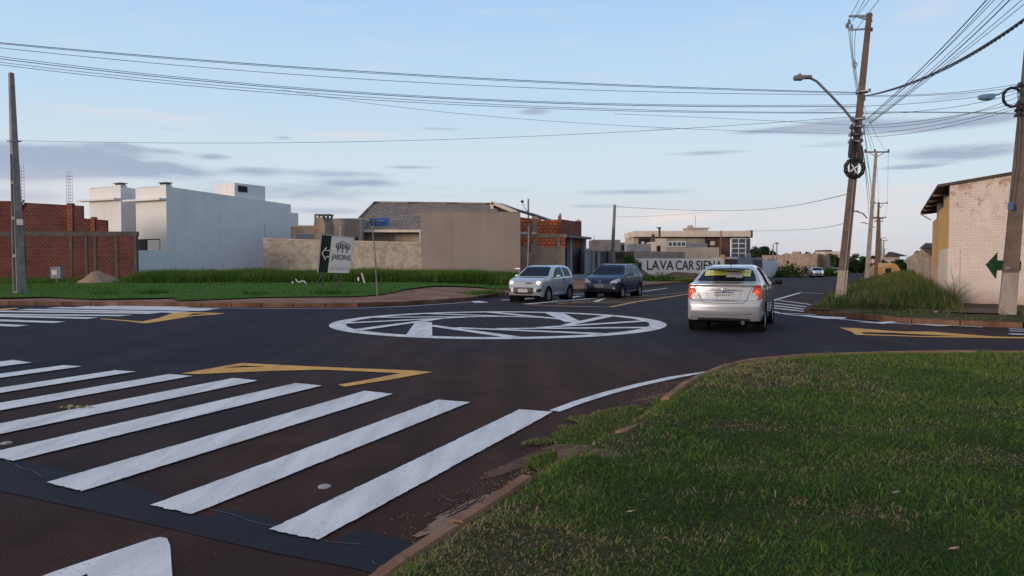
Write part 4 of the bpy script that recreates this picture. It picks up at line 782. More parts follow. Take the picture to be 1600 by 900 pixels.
q = MB(); q0 = C0+B*9+A*.3; q.hexa([Vector((p.x,p.y,-.2)) for p in (q0, q0+B*.2, q0+B*.2+A*11, q0+A*11)], [Vector((p.x,p.y,5.3)) for p in (q0, q0+B*.2, q0+B*.2+A*11, q0+A*11)]); q.build('far_side_wall', M['yellowwall'], b)
q = MB(); q0 = C0+B*.25+A*11; q.hexa([Vector((p.x,p.y,-.2)) for p in (q0, q0+B*8.9, q0+B*8.9+A*.2, q0+A*.2)], [Vector((p.x,p.y,z)) for p, z in ((q0,3.5), (q0+B*8.9,5.0), (q0+B*8.9+A*.2,5.0), (q0+A*.2,3.5))]); q.build('rear_wall', M['yellowwall'], b)
# painted green arrow on a board fixed to the pole, see below ; wall with bent posts
b = empty('panelled_wall', (C0.x+A.x*12, C0.y+A.y*12, 0), 'long stained concrete panel wall with bent post tops beyond the warehouse', 'wall')
side('wall', 11.25, 60, -1, (1.85, 1.5), M['oldwall'], 0, .12, b)
for i in range(22):
    t = 11.6+i*2.2; c = C0+A*t-B*.05; m = MB(); zt_ = 1.87-i*.016+tz(c.y)*.3+random.uniform(-.06,.06)
    m.bar(Vector((c.x,c.y,-.6)), Vector((c.x,c.y,zt_)), .16, .14); m.bar(Vector((c.x,c.y,zt_-.03)), Vector((c.x,c.y,zt_))-B*.42+Vector((0,0,.30+random.uniform(-.06,.06))), .13, .11); m.build('post', M['oldplaster'] if i % 3 else M['polecon'], b)
for i, (t0, t1, c) in enumerate([(12.4,13.6,(.06,.07,.11)), (14.0,14.9,(.30,.10,.08)), (17,18.4,(.5,.2,.15)), (19.4,20.6,(.33,.32,.36)), (23,25,(.42,.14,.10)), (27,29,(.07,.09,.09)), (32,35,(.5,.42,.36)), (38,42,(.10,.06,.06))]):
    side('painted_panel', t0, t1, .0, 1.75-i*.03, pm('faded_panel_paint', tuple(q*.8 for q in c), tuple(q*1.2 for q in c), 2, .95), .02, .01, b)

# ------------------------------------------------------------------ poles
def tapered(mb, p0, p1, w0, w1, d0=None, d1=None):
    p0 = Vector(p0); p1 = Vector(p1); d0 = d0 or w0; d1 = d1 or w1; rot = Matrix.Rotation(R(-27), 3, 'Z')
    k = [(-1,-1), (1,-1), (1,1), (-1,1)]; mb.hexa([p0+rot@Vector((i*w0/2, j*d0/2, 0)) for i, j in k], [p1+rot@Vector((i*w1/2, j*d1/2, 0)) for i, j in k])
M['polebrown'] = pm('soil_stained_pole', (.085,.058,.046), (.135,.098,.078), 3, .92, .4, 26, .015, grime=(5,.6,(.06,.043,.036)))
M['polewash'] = pm('limewashed_pole_foot', (.22,.18,.155), (.34,.29,.26), 3, .92, .4, 26, .01, grime=(3,.52,(.15,.10,.075)))
D1 = 27.9
def on(p0, p1, t): return Vector(p0).lerp(Vector(p1), t)
e = empty('utility_pole', P(1313,471,D1), 'tall leaning brown concrete utility pole with a pale foot, coiled cable and lamp arm', 'utility pole')
b0, b1 = P(1312.5,472,D1), P(1358.5,21,D1); b0.z = .05; tm = .115
m = MB(); tapered(m, b0, on(b0,b1,tm), .37, .345, .30, .28); m.build('limewashed_foot', M['polewash'], e)
m = MB(); tapered(m, on(b0,b1,tm), b1, .34, .19, .275, .17); m.build('shaft', M['polebrown'], e)
m = MB(); m.bar(P(1326.5,25.5,D1), P(1363,24.5,D1), .07, .07); m.bar(P(1328,46.5,D1), P(1362.5,45,D1), .06, .06); m.bar(P(1340,26,D1), P(1356,31,D1), .05); m.build('cross_arm', M['grey_metal'], e)
for px, py in ((1327,33), (1331,42), (1323,40), (1361,32), (1362,46)):
    m = MB(); m.lathe(P(px,py,D1), [(0,-.08),(.05,-.06),(.03,-.03),(.06,0),(.03,.03),(.05,.06),(0,.08)], 10); m.build('insulator', M['grey_metal'], e)
m = MB(); m.tube([P(1335,191,D1-.2), P(1318,170,D1-.5), P(1296,147,D1-.9), P(1276,127,D1-1.2), P(1266,122,D1-1.3)], .045, 8); m.build('lamp_arm', M['grey_metal'], e)
m = MB(); c = P(1254,120.5,D1-1.4)
m.box(c, (.58,.26,.09)); m.box(c+Vector((-.14,0,-.06)), (.30,.22,.06)); m.lathe(c+Vector((-.1,0,.06)), [(.06,-.02),(.06,.06),(0,.07)], 8); lh = m.build('lamp_head', M['concrete'], e)
m = MB(); m.box(c+Vector((-.14,0,-.10)), (.26,.19,.02)); m.build('lamp_lens', M['glasspane'], e)
def ring(mb, c, r_, tr, n=40, nv=Vector((0,1,0)), turns=1, wob=.0):
    nv = nv.normalized(); u = nv.orthogonal().normalized(); w = nv.cross(u); pts = []
    for i in range(int(n*turns)+1):
        a = 2*math.pi*i/n; rr = r_*(1+wob*math.sin(i*1.7)); pts.append(Vector(c)+(u*math.cos(a)+w*math.sin(a))*rr+nv*(wob*.3*math.cos(i*.9)))
    mb.tube(pts, tr, 6)
m = MB()
for i, (r_, t_) in enumerate(((.36,.045), (.31,.03), (.33,.035), (.27,.022))): ring(m, P(1335,263,D1-.32-.04*i), r_, t_, wob=.03)
m.bar(P(1331,276,D1-.35), P(1340,250,D1-.35), .03); m.build('cable_coil', M['black'], e)
m = MB(); m.bar(P(1328,268,D1-.45), P(1342,258,D1-.45), .05); m.bar(P(1331,257,D1-.46), P(1338,270,D1-.46), .04); m.build('coil_bracket', M['white_metal'], e)
for px, py0, py1 in ((1329,218,247), (1345,226,256)):
    m = MB(); m.lathe(P(px,(py0+py1)/2,D1-.3), [(0,-.36),(.05,-.33),(.075,-.2),(.075,.2),(.05,.33),(0,.36)], 10, Vector((.09*(1 if px<1335 else -1),0,1))); m.tube([P(px,py0,D1-.3), P(px+2,py0-14,D1-.25), P(1338,py0-22,D1-.22)], .02, 6); m.tube([P(px,py1,D1-.3), P(px-(1 if px<1335 else -3),py1+16,D1-.3)], .02, 6); m.build('splice_box', M['black'], e)
m = MB()
for px, py in ((1338,187), (1336,199), (1335,211), (1334,222), (1346,144)): 
    c = P(px,py,D1); m.box(c-Vector((0,.02,0)), (.42,.40,.045), R(-27)); m.box(c+Vector((-.22,-.18,0)), (.08,.08,.14)); m.box(c+Vector((.22,-.18,.03)), (.07,.07,.12))
m.build('clamp_band', M['grey_metal'], e)
for i in range(9):
    m = MB(); a_ = P(1333+random.uniform(-4,5), 190+random.uniform(-6,10), D1-.25); c_ = P(1335+random.uniform(-8,9), 220+random.uniform(-6,25), D1-.28); mid = (a_+c_)/2+Vector((random.uniform(-.2,.2), -.08, random.uniform(-.1,.1))); m.tube([a_, mid, c_], .012, 5); m.build('loose_cable', M['wire'], e)
m = MB(); m.tube([P(1350,147,D1-.1), P(1352,156,D1-.1), P(1350,158,D1-.1)], .02, 6); m.build('loose_cable', M['wire'], e)
m = MB(); m.tube([b0+Vector((.0,-.2,.1)), on(b0,b1,.3)+Vector((-.02,-.19,0)), on(b0,b1,.52)+Vector((-.02,-.17,0))], .014, 5); m.build('ground_wire', M['grey_metal'], e)
# rightmost pole
D2 = 20.4; e = empty('utility_pole', P(1573,492,D2), 'leaning brown pole with pale foot at the right edge before the warehouse', 'utility pole')
b0, b1 = P(1573,493,D2), P(1612,40,D2); b0.z = .08; tm = .155
m = MB(); tapered(m, b0, on(b0,b1,tm), .40, .37, .31, .29); m.build('limewashed_foot', M['polewash'], e)
m = MB(); tapered(m, on(b0,b1,tm), b1, .365, .23, .285, .18); m.build('shaft', M['polebrown'], e)
m = MB(); p = P(1579,322,D2-.25); m.box(p, (.13,.04,.20), R(-5)); m.build('number_plate', pm('blue_plate', (.05,.10,.22), (.07,.13,.28), 9, .5), e)
m = MB()
for i, (r_, t_) in enumerate(((.255,.028), (.235,.024), (.27,.02))): ring(m, P(1582,152,D2-.3-.03*i), r_, t_, wob=.02)
m.build('cable_coil', M['wire'], e)
m = MB(); m.tube([P(1552,150,D2-.6), P(1562,147,D2-.5), P(1572,140,D2-.35), P(1590,134,D2-.2)], .022, 6); m.build('lamp_arm', M['grey_metal'], e)
m = MB(); c = P(1541,152,D2-.75); m.lathe(c, [(0,-.22),(.06,-.2),(.085,-.1),(.09,.08),(.06,.16),(.045,.22),(0,.23)], 12, Vector((1,.1,.06))); m.box(c+Vector((.12,0,.02)), (.14,.16,.12)); m.build('lamp_head', pm('blue_grey_casting', (.10,.17,.30), (.14,.22,.36), 6, .5), e)
m = MB(); m.tube([P(1590,132,D2-.2), P(1592,180,D2-.24), P(1588,260,D2-.26), P(1580,318,D2-.24)], .014, 5)
for py in (134,163,172,180): c = P(1601-(py-130)*.08,py,D2); m.box(c-Vector((0,.0,0)), (.36,.28,.04), R(-27)); m.box(c+Vector((-.2,-.12,.02)), (.07,.07,.09))
m.build('clamp_band', M['wire'], e)
# green arrow board strapped to the pole
ar = empty('arrow_sign', P(1573,415,D2-.24), 'dark green arrow board pointing left on the pole by the whitewashed wall', 'sign')
def poly_plate(name, pts, th, mat, parent, nrm=None):
    m = MB(); pts = [Vector(p) for p in pts]; n = (pts[1]-pts[0]).cross(pts[2]-pts[0]).normalized() if nrm is None else nrm
    tr = tessellate_polygon([pts]); back = [p+n*th for p in pts]
    for t_ in tr: m.face([pts[i] for i in t_]); m.face([back[i] for i in t_[::-1]])
    for i in range(len(pts)): j = (i+1) % len(pts); m.face([pts[i], pts[j], back[j], back[i]])
    return m.build(name, mat, parent)
DA = D2+.26
poly_plate('board', [P(x,y,DA+(x-1573)*.004) for x, y in ((1541,413.5),(1559,394.5),(1558.3,406.5),(1596,408),(1595,423),(1558,422.5),(1556.5,435.5))], .03, pm('dark_green_board', (.010,.05,.024), (.016,.07,.032), 3, .6), ar, Vector((0,1,0)))
m = MB(); m.box(P(1575,419,D2-.23), (.16,.012,.05)); m.build('strap', M['grey_metal'], ar)
# left pole, double-T
D3 = 33.0; e = empty('utility_pole', P(30,460,D3), 'tall pale tapering concrete pole with stepped hollows at the left edge', 'utility pole')
b0, b1 = P(31,461,D3), P(17.5,114,D3); b0.z = .15; m = MB(); rot = Matrix.Rotation(R(52), 3, 'Z')
def ht(t): 
    w = .50*(1-t)+.20*t; d = .38*(1-t)+.17*t; c = on(b0,b1,t); return c, w, d
def hseg(m, t0, t1, kind):
    c0, w0, d0 = ht(t0); c1, w1, d1 = ht(t1); fl = .2
    def blk(x0, x1, y0, y1):
        q = [(x0,y0),(x1,y0),(x1,y1),(x0,y1)]; m.hexa([c0+rot@Vector((i*d0/2, j*w0/2, 0)) for i, j in q], [c1+rot@Vector((i*d1/2, j*w1/2, 0)) for i, j in q])
    if kind == 'solid': blk(-1,1,-1,1)
    else: blk(-1,1,-1,-1+fl*1.4); blk(-1,1,1-fl*1.4,1); blk(-.25,.25,-1+fl*1.4,1-fl*1.4)
ts = [0,.015,.17,.185,.34,.355,.50,.515,.635,.65,.74,1.0]
for i in range(len(ts)-1): hseg(m, ts[i], ts[i+1], 'solid' if i % 2 == 0 or i >= 9 else 'h')
m.build('shaft', M['polecon'], e)
m = MB(); c, w, d = ht(.695); m.box(c, (.36,.36,.07), R(52)); m.tube([c+Vector((-.3,0,0)), c+Vector((.35,0,0))], .03, 6); m.build('clamp_band', M['grey_metal'], e)
p = P(31,347,D3-.28); m = MB(); m.box(p, (.30,.02,.27)); pl = m.build('number_plate', M['greywall'], e); m = MB(); 
for i in range(4): m.box(p+Vector((0,-.016,-.09+.06*i)), (.26,.006,.018))
m.build('plate_lines', M['white_metal'], e)
# row of poles down the avenue
def simple_pole(px0, py0, px1, py1, D, w0, w1, arms, mat, label, lamp=None, group='utility poles down the avenue'):
    b0 = P(px0,py0,D); b0.z = tz(D)-.1; b1 = P(px1,py1,D); e = empty('utility_pole', b0, label, 'utility pole', group)
    m = MB(); tapered(m, b0, b1, w0, w1); m.build('shaft', mat, e)
    for (xl, xr, y) in arms:
        m = MB(); m.bar(P(xl,y,D), P(xr,y,D), .11, .11)
        if xr-xl > 20: m.bar(P(xl+8,y+1,D), P((xl+xr)/2,y+8,D), .05); m.bar(P(xr-8,y+1,D), P((xl+xr)/2,y+8,D), .05)
        m.build('cross_arm', M['wood'], e)
        for x in (xl+1.5, xr-1.5, (xl+xr)/2-3):
            m = MB(); s_ = D/63; m.lathe(P(x,y-2/s_,D), [(0,-.14),(.09,-.1),(.05,-.04),(.10,0),(.05,.05),(.08,.1),(0,.14)], 8); m.build('insulator', M['wire'], e)
    if lamp:
        (xa, ya, xb, yb) = lamp; m = MB(); m.tube([P(xb,yb,D-.2), P((xa+xb)/2+2*(63/D),(ya+yb)/2-2*(63/D),D-.5), P(xa,ya,D-.9)], .05, 6); m.build('lamp_arm', M['grey_metal'], e); m = MB(); m.box(P(xa-2*(63/D),ya,D-.9), (.6,.25,.1)); m.build('lamp_head', M['concrete'], e)
simple_pole(1354,440,1369,236.5,62.7,.40,.22,[(1350.5,1389.5,237.5)], M['polecon'], 'tall grey pole with a wide cross arm, directly behind the leaning brown pole', (1337,330,1355,341))
simple_pole(1368.5,428,1373,317,104,.48,.28,[(1365,1387.5,317.5),(1364,1381,341.5)], M['polebrown'], 'dark brown pole with two cross arms, third along the avenue', (1350,348,1367,356))
simple_pole(1374,428,1374.5,339,128,.46,.28,[(1366,1385,340),(1366,1380,346)], M['polebrown'], 'dark pole with paired short cross arms close beside the third pole')
simple_pole(1377.5,427,1376.8,372,170,.42,.28,[(1372,1384,372)], M['polecon'], 'smaller grey pole in the distance with one thin cross arm')
simple_pole(1379.5,426,1380.8,375,160,.42,.26,[(1374,1387,375.5)], M['polecon'], 'pale distant pole with a single arm right of the smaller grey pole')
simple_pole(1383,426,1382,389,230,.4,.26,[(1379,1386,389.5)], M['polecon'], 'farthest tiny pole of the row above the ochre shed')
simple_pole(955,440,960.5,320,62,.30,.17,[], M['concrete'], 'slim dark grey pole standing behind the black gates left of the lettered wall', None, 'poles beyond the junction')
simple_pole(1124,430,1127,360,88,.17,.12,[], M['wood'], 'thin brown post in front of the brown brick panel of the two storey house', None, 'poles beyond the junction')
simple_pole(1208,430,1208,381,125,.22,.16,[], M['concrete'], 'thin grey post rising over the white metal fence', None, 'poles beyond the junction')
simple_pole(1213,430,1214,379,128,.2,.14,[(1211.5,1216.5,381)], M['concrete'], 'thin post with a tiny cross arm next to the grey post over the white fence', None, 'poles beyond the junction')
m = MB(); 
# ------------------------------------------------------------------ wires
def wire(name, pts, r_, mat, label, cat, group, n=28):
    """pts: 3 (px,py,D) points: start, middle, end; a quadratic sag between them in space"""
    a, b_, c = (P(*p) for p in pts); m = MB(); out_ = []
    for i in range(n+1):
        t = i/n; L0_ = (1-t)*(1-2*t); L1_ = 4*t*(1-t); L2_ = t*(2*t-1); out_.append(a*L0_+b_*L1_+c*L2_)
    m.tube(out_, r_, 5); return tag(m.build(name, mat), label, cat, group)
ords = ['highest', 'second highest', 'third highest', 'fourth highest', 'fifth highest', 'sixth highest', 'seventh highest', 'lowest', 'ninth highest', 'tenth highest', 'eleventh highest', 'twelfth highest']
DL = 23.0
spans = [((-120,55,DL), (640,116,26), (1344,144.5,D1)), ((-120,56.5,DL), (640,118,26), (1344,146,D1)), ((-120,61,DL), (640,128,26), (1344,148,D1)), ((-120,72,DL), (640,149,26), (1342,163.5,D1)), ((-120,76,DL), (640,151,26), (1342,166,D1)), ((-120,82,DL), (640,156,26), (1340,175.5,D1)), ((-120,85,DL), (620,158.5,26), (1340,176.5,D1))]
for i, s_ in enumerate(spans): wire('overhead_wire', s_, .009 if i not in (0,4) else .013, M['bluewire'] if i in (0,4,5) else M['wire'], f'{ords[i] if i < 6 else "lowest"} of seven long cables sagging from the left edge to the leaning pole', 'cable', 'cables crossing the junction to the left')
wire('overhead_wire', ((440,140,25), (830,187,26.5), (1338,209.5,D1)), .006, M['wire'], 'fine wire leaving the cable bunch and dropping under it towards the leaning pole', 'cable', 'thin wires crossing the junction')
wire('overhead_wire', ((24,219.5,D3-.1), (640,219.5,31), (1337,182,D1)), .0075, M['wire'], 'single thin wire strung from the stepped pale pole to the leaning brown pole', 'cable', 'thin wires crossing the junction')
wire('overhead_wire', ((960,178,27), (1150,186,27.5), (1338,196,D1)), .006, M['wire'], 'short faint wire just left of the leaning pole above the lamp arm foot', 'cable', 'thin wires crossing the junction')
# from the leaning pole to the rightmost pole
rs = [((1346,149,D1), (1470,146,24), (1598,130,D2)), ((1352,150.5,D1), (1470,148,24), (1598,135,D2)), ((1346,166,D1), (1470,158,24), (1597,140,D2)), ((1346,175,D1), (1470,175,24), (1640,178,D2-.8)), ((1346,177,D1), (1470,176,24), (1640,180,D2-.8)), ((1345,197,D1), (1460,186,24), (1594,160,D2)), ((1345,199,D1), (1460,190,24), (1594,150,D2)), ((1345,210,D1), (1460,196,24), (1594,164,D2)), ((1360,214,D1), (1460,202,24), (1594,168,D2)), ((1345,178,D1), (1470,170,24), (1594,144,D2))]
for i, s_ in enumerate(rs): wire('overhead_wire', s_, .0075, M['wire'], 'dark cable strung between the leaning brown pole and the pole at the right edge', 'cable', 'cables between the leaning pole and the right edge pole')
# bunch from the leaning pole towards the viewer, up to the right
us = [((1352,188,D1), (1452,95,18.5), (1600,-70,11)), ((1354,190,D1), (1456,97,18.5), (1606,-70,11)), ((1356,186,D1), (1466,88,18.3), (1625,-80,11)), ((1357,190,D1), (1473,92,18.2), (1640,-78,11)), ((1358,192,D1), (1480,92,18), (1652,-80,11)), ((1358,194,D1), (1492,88,18), (1680,-75,11)), ((1356,196,D1), (1500,86,18), (1695,-72,11))]
for i, s_ in enumerate(us): wire('overhead_wire', s_, .012 if i in (0,4) else .007, M['bluewire'] if i in (1,4) else M['wire'], 'cable of the bunch rising steeply from the leaning pole to the upper right corner', 'cable', 'cables rising to the upper right corner')
o = wire('twisted_cable', ((1352,150,D1), (1455,116,17.5), (1660,-15,9)), .02, M['wire'], 'thick twisted black cable rising from the leaning pole to the right edge', 'cable', None, 60)
a, b_, c = P(1352,150,D1), P(1455,118,17.5), P(1660,-15,9); m = MB(); o1 = []; 
for i in range(721):
    t = i/720; L0_ = (1-t)*(1-2*t); L1_ = 4*t*(1-t); L2_ = t*(2*t-1); q = a*L0_+b_*L1_+c*L2_; o1.append(q+Vector((math.cos(i*.6), 0, math.sin(i*.6)))*.013)
m.tube(o1, .014, 5); m.build('strand', M['wire'], o)
# high voltage wires: past the arm and down the row
hv = [((1325,36,D1), (1341,160,40), (1356,233,62.7)), ((1328,44,D1), (1344,164,40), (1362,234,62.7)), ((1337,47,D1), (1350,166,40), (1384,236,62.7)), ((1332,40,D1), (1343,150,38), (1366,232,62.7))]
for s_ in hv: wire('power_line', s_, .010, M['wire'], 'thin power line running from the top arms of the leaning pole to the next pole', 'cable', 'power lines down the avenue')
for s_ in [((1326,28,D1), (1337,10,20), (1370,-60,12)), ((1331,34,D1), (1345,10,20), (1385,-60,12)), ((1334,30,D1), (1352,8,20), (1400,-60,12)), ((1338,46,D1), (1356,22,20), (1420,-60,12))]: wire('power_line', s_, .008, M['wire'], 'thin power line leaving the top of the leaning pole over the camera', 'cable', 'power lines passing overhead')
for s_ in [((1352,238,62.7), (1362,290,80), (1366,316,104)), ((1368,238,62.7), (1372,290,80), (1372,317,104)), ((1388,239,62.7), (1387,290,80), (1386,317,104)), ((1366,318,104), (1367,332,115), (1368,340,128)), ((1386,318,104), (1385,331,115), (1384,340,128)), ((1347,226,D1), (1358,300,42), (1360,322,62.5)), ((1348,232,D1), (1356,310,42), (1357,334,62.5)), ((1350,200,D1), (1360,285,42), (1362,305,62.5))]: wire('power_line', s_, .012, M['wire'], 'thin line hanging between two neighbouring poles of the avenue row', 'cable', 'lines between the avenue poles')
for i, s_ in enumerate([((962,323,62), (1150,329,60), (1325,303,28)), ((1160,361,85), (1250,359,60), (1326,346,28)), ((962,336,62), (1010,338,70), (1110,331,90))]): wire('overhead_wire', s_, [.014,.012,.01][i], M['wire'], ['thin wire sagging from the slim grey pole to the leaning pole over the lettered wall', 'thin wire from the two storey house towards the leaning pole', 'faint wire leading right from the slim grey pole'][i], 'cable', 'low service wires')
# chain of spacers on the high wires
for px, py in ((1335.5,101), (1326,40)):
    m = MB(); ring(m, P(px,py,D1+ (3 if py > 90 else 0)), .10, .022, 12); m.bar(P(px,py-8,D1+(3 if py > 90 else 0)), P(px,py+8,D1+(3 if py > 90 else 0)), .04); tag(m.build('line_spacer', M['grey_metal']), 'small spacer ring on the wires %s' % ('half way down beside the leaning pole' if py > 90 else 'under the top arm of the leaning pole'), 'spacer', 'wire spacers')

# ------------------------------------------------------------------ grass blades as real geometry
def blades(name, x, y, z, h, w, lean, tint, mat, label=None):
    n = len(x); az = RNG.random(n)*2*np.pi; la = RNG.random(n)*2*np.pi; dx, dy = np.cos(az)*w/2, np.sin(az)*w/2
    lx, ly = np.cos(la)*lean*h, np.sin(la)*lean*h; hz = h*np.sqrt(np.maximum(.12, 1-np.minimum(lean,.99)**2))
    v = np.empty((n, 5, 3))
    v[:,0] = np.stack([x-dx, y-dy, z], 1); v[:,1] = np.stack([x+dx, y+dy, z], 1)
    mx_, my_, mz_ = x+lx*.35, y+ly*.35, z+hz*.58
    v[:,2] = np.stack([mx_-dx*.75, my_-dy*.75, mz_], 1); v[:,3] = np.stack([mx_+dx*.75, my_+dy*.75, mz_], 1); v[:,4] = np.stack([x+lx, y+ly, z+hz], 1)
    b_ = (np.arange(n)*5)[:,None]; t = np.concatenate([b_+np.array([[0,1,3]]), b_+np.array([[0,3,2]]), b_+np.array([[2,3,4]])], 0)
    o = npmesh(name, v.reshape(-1,3), t, mat, tint=np.repeat(np.clip(tint,0,1), 5)); return tag(o, kind='stuff')
# near lawn
X_, Y_, S_ = [], [], []
for (ya, yb, dens) in ((1.9,3.0,8500), (3.0,4.2,8000), (4.2,5.8,5200), (5.8,8,3300), (8,10.5,2100), (10.5,13.8,1500)):
    x0, x1 = -1.6, .72*yb+1.2; n = int((x1-x0)*(yb-ya)*dens); x = RNG.uniform(x0, x1, n); y = RNG.uniform(ya, yb, n); X_.append(x); Y_.append(y); S_.append(np.full(n, (ya+yb)/2))
x = np.concatenate(X_); y = np.concatenate(Y_); dl = np.concatenate(S_); edge = yk3(x)
# the turf has crept over the broken stretch of kerb onto the road
def gap_push(x, y):
    a = Vector((-.02, 5.35)); g = [G(800,770), G(850,725), G(905,690), G(980,650), G(1030,625)]; return g
gp0, gp1 = G(812,768), G(1036,632)
u = ((x-gp0.x)*(gp1.x-gp0.x)+(y-gp0.y)*(gp1.y-gp0.y))/((gp1.x-gp0.x)**2+(gp1.y-gp0.y)**2)
sprd = .66*np.clip(np.sin(np.clip(u,0,1)*np.pi), 0, 1)**.6*(.55+.9*vnoise(x, y, 1.6, 21))
outside = y-edge
dead = vnoise(x, y, .55, 5, 4); spots = vnoise(x, y, 1.9, 9, 3); fine = vnoise(x, y, 6, 12, 2)
dist_road = -outside
ok = (outside < -.05-.06*fine) | ((u > .02) & (u < .98) & (outside < sprd))
bare = (dead > .63) & (spots > .46)
sp1 = G(945,712); sp2 = G(1005,678); sp3 = G(870,790)
bare |= ((x-sp1.x)/.32)**2+((y-sp1.y)/.42)**2 < .8+.7*spots
dryp = np.zeros(len(x))
for (px_, py_, rx_, ry_, am) in ((1560,716,1.1,.22,1.0),(1150,664,.5,.22,.8),(1230,735,.55,.12,.5),(900,862,.35,.22,1.0),(790,850,.3,.3,.8),(1090,842,.28,.16,.8),(1110,780,.3,.1,.5),(1370,805,.3,.12,.6),(1350,672,.8,.14,.6),(1000,585+60,.35,.25,.8),(1560,640,.8,.25,.5),(760,880,.25,.14,1.0)):
    q_ = G(px_, py_, .12); dryp += am*np.exp(-(((x-q_.x)/rx_)**2+((y-q_.y)/ry_)**2))
dryp *= .5+spots
bare |= (dryp > .62) & (fine > .42)
bare |= (outside > -.02) & (fine < .36)
bare |= (np.abs(x-fr.x) < .2) & (np.abs(y-fr.y) < .26)
keep = ok & (~bare | (RNG.random(len(x)) < .34)); keep &= (RNG.random(len(x)) < np.clip(.45+.9*vnoise(x, y, 3.2, 31), .35, 1))
x, y, dl, dead, spots, fine, outside, dryp, bare = (q[keep] for q in (x, y, dl, dead, spots, fine, outside, dryp, bare))
z = .045+.075*np.clip((yk3(x)-y)/.5, 0, 1)+.035*(vnoise(x, y, .7, 3)-.5)*np.clip((yk3(x)-y)/.5, 0, 1); z = np.where(outside > -.05, .004, z-.004)
cl = vnoise(x, y, 2.6, 40, 3); h = (.016+.036*cl+.016*RNG.random(len(x)))*(1-.35*np.clip(dryp,0,1))*(1+.7*(RNG.random(len(x)) > .97)); h *= np.where(outside > -.1, .75, 1)
w = .0030+.0006*dl; lean = RNG.uniform(.45, 1.25, len(x))
t_ = .12+.55*RNG.random(len(x))+.85*(vnoise(x, y, .9, 50)-.5)+.3*(vnoise(x, y, 4.5, 51)-.5)+.42*np.clip((y-6)/5, 0, 1)*np.clip(.45+x/6, 0, 1)
dry = (RNG.random(len(x)) < np.clip(.022+.9*np.clip(dead-.56, 0, 1)*3.2+.5*(spots > .66)*.35+.30*(outside > -.28)+.50*dryp+.25*bare, 0, .85)); t_ = np.where(dry, .86+.14*RNG.random(len(x)), np.clip(t_, 0, .8))
blades('lawn_grass', x, y, z, h, w, lean, t_, M['blade'])
print('lawn blades', len(x))
# grass crept over the lost stretch of kerb
n = 46000; uu = RNG.random(n); lat = RNG.uniform(-.05, 1.0, n)*.62*np.clip(np.sin(uu*np.pi), 0, 1)**.6*(.6+.8*vnoise(uu*4, uu*0, 1.6, 23)); kd = np.array([gp1.x-gp0.x, gp1.y-gp0.y]); kl = np.hypot(*kd); kn = np.array([-kd[1], kd[0]])/kl
x = gp0.x+kd[0]*uu; y = np.array(yk3(x)); x = x+kn[0]*lat; y = y+kn[1]*lat*.9; rim = lat/(.62*np.clip(np.sin(uu*np.pi),.01,1)**.6)
q_ = vnoise(x, y, 2.6, 24, 3); kk = (q_ > .40+.16*np.clip(rim, 0, 1)) & ~((np.abs(x-fr.x) < .22) & (np.abs(y-fr.y) < .24)); x, y, rim = x[kk], y[kk], rim[kk]
blades('verge_turf', x, y, np.full(len(x), .006), .02+.035*RNG.random(len(x)), np.full(len(x), .0065), RNG.uniform(.4,1.2,len(x)), np.where(RNG.random(len(x)) < .22+.5*np.clip(rim-.4,0,1), RNG.uniform(.85,1,len(x)), RNG.uniform(.1,.75,len(x))), M['blade'])
# coarse leafy tufts in the lawn
def tufts(name, cx, cy, cz, n, rad, hh, wd, mat, tlo, thi, lo=.3, hi=.95):
    k = len(cx); r_ = rad*np.sqrt(RNG.random((k, n))); a = RNG.random((k, n))*6.283
    x = (cx[:,None]+r_*np.cos(a)).ravel(); y = (cy[:,None]+r_*np.sin(a)).ravel(); z = np.repeat(cz, n); h = hh*(.6+.6*RNG.random(len(x)))
    return blades(name, x, y, z, h, np.full(len(x), wd), RNG.uniform(lo, hi, len(x)), RNG.uniform(tlo, thi, len(x)), mat)
cx = RNG.uniform(-.6, 8, 420); cy = RNG.uniform(2.3, 12.5, 420); kk = cy < yk3(cx)-.1; cx, cy = cx[kk], cy[kk]
tufts('lawn_tufts', cx, cy, np.full(len(cx), .10), 16, .07, .09, .008, M['blade'], .4, .8)
# straw litter
n = 2600; x = RNG.uniform(-.8, 8, n); y = RNG.uniform(2.2, 12.5, n); kk = (y < yk3(x)-.05) & (vnoise(x, y, .8, 61) > .5); x, y = x[kk], y[kk]
az = RNG.random(len(x))*6.283; ln = RNG.uniform(.04, .16, len(x)); zz = .125+.03*RNG.random(len(x)); dx, dy = np.cos(az)*ln, np.sin(az)*ln; wx, wy = -np.sin(az)*.0018, np.cos(az)*.0018
v = np.stack([np.stack([x-wx, y-wy, zz], 1), np.stack([x+wx, y+wy, zz], 1), np.stack([x+dx, y+dy, zz+.01*RNG.standard_normal(len(x))], 1)], 1).reshape(-1,3); tag(npmesh('straw_litter', v, np.arange(len(v)).reshape(-1,3), M['blade'], tint=np.full(len(v), .95)), kind='stuff')
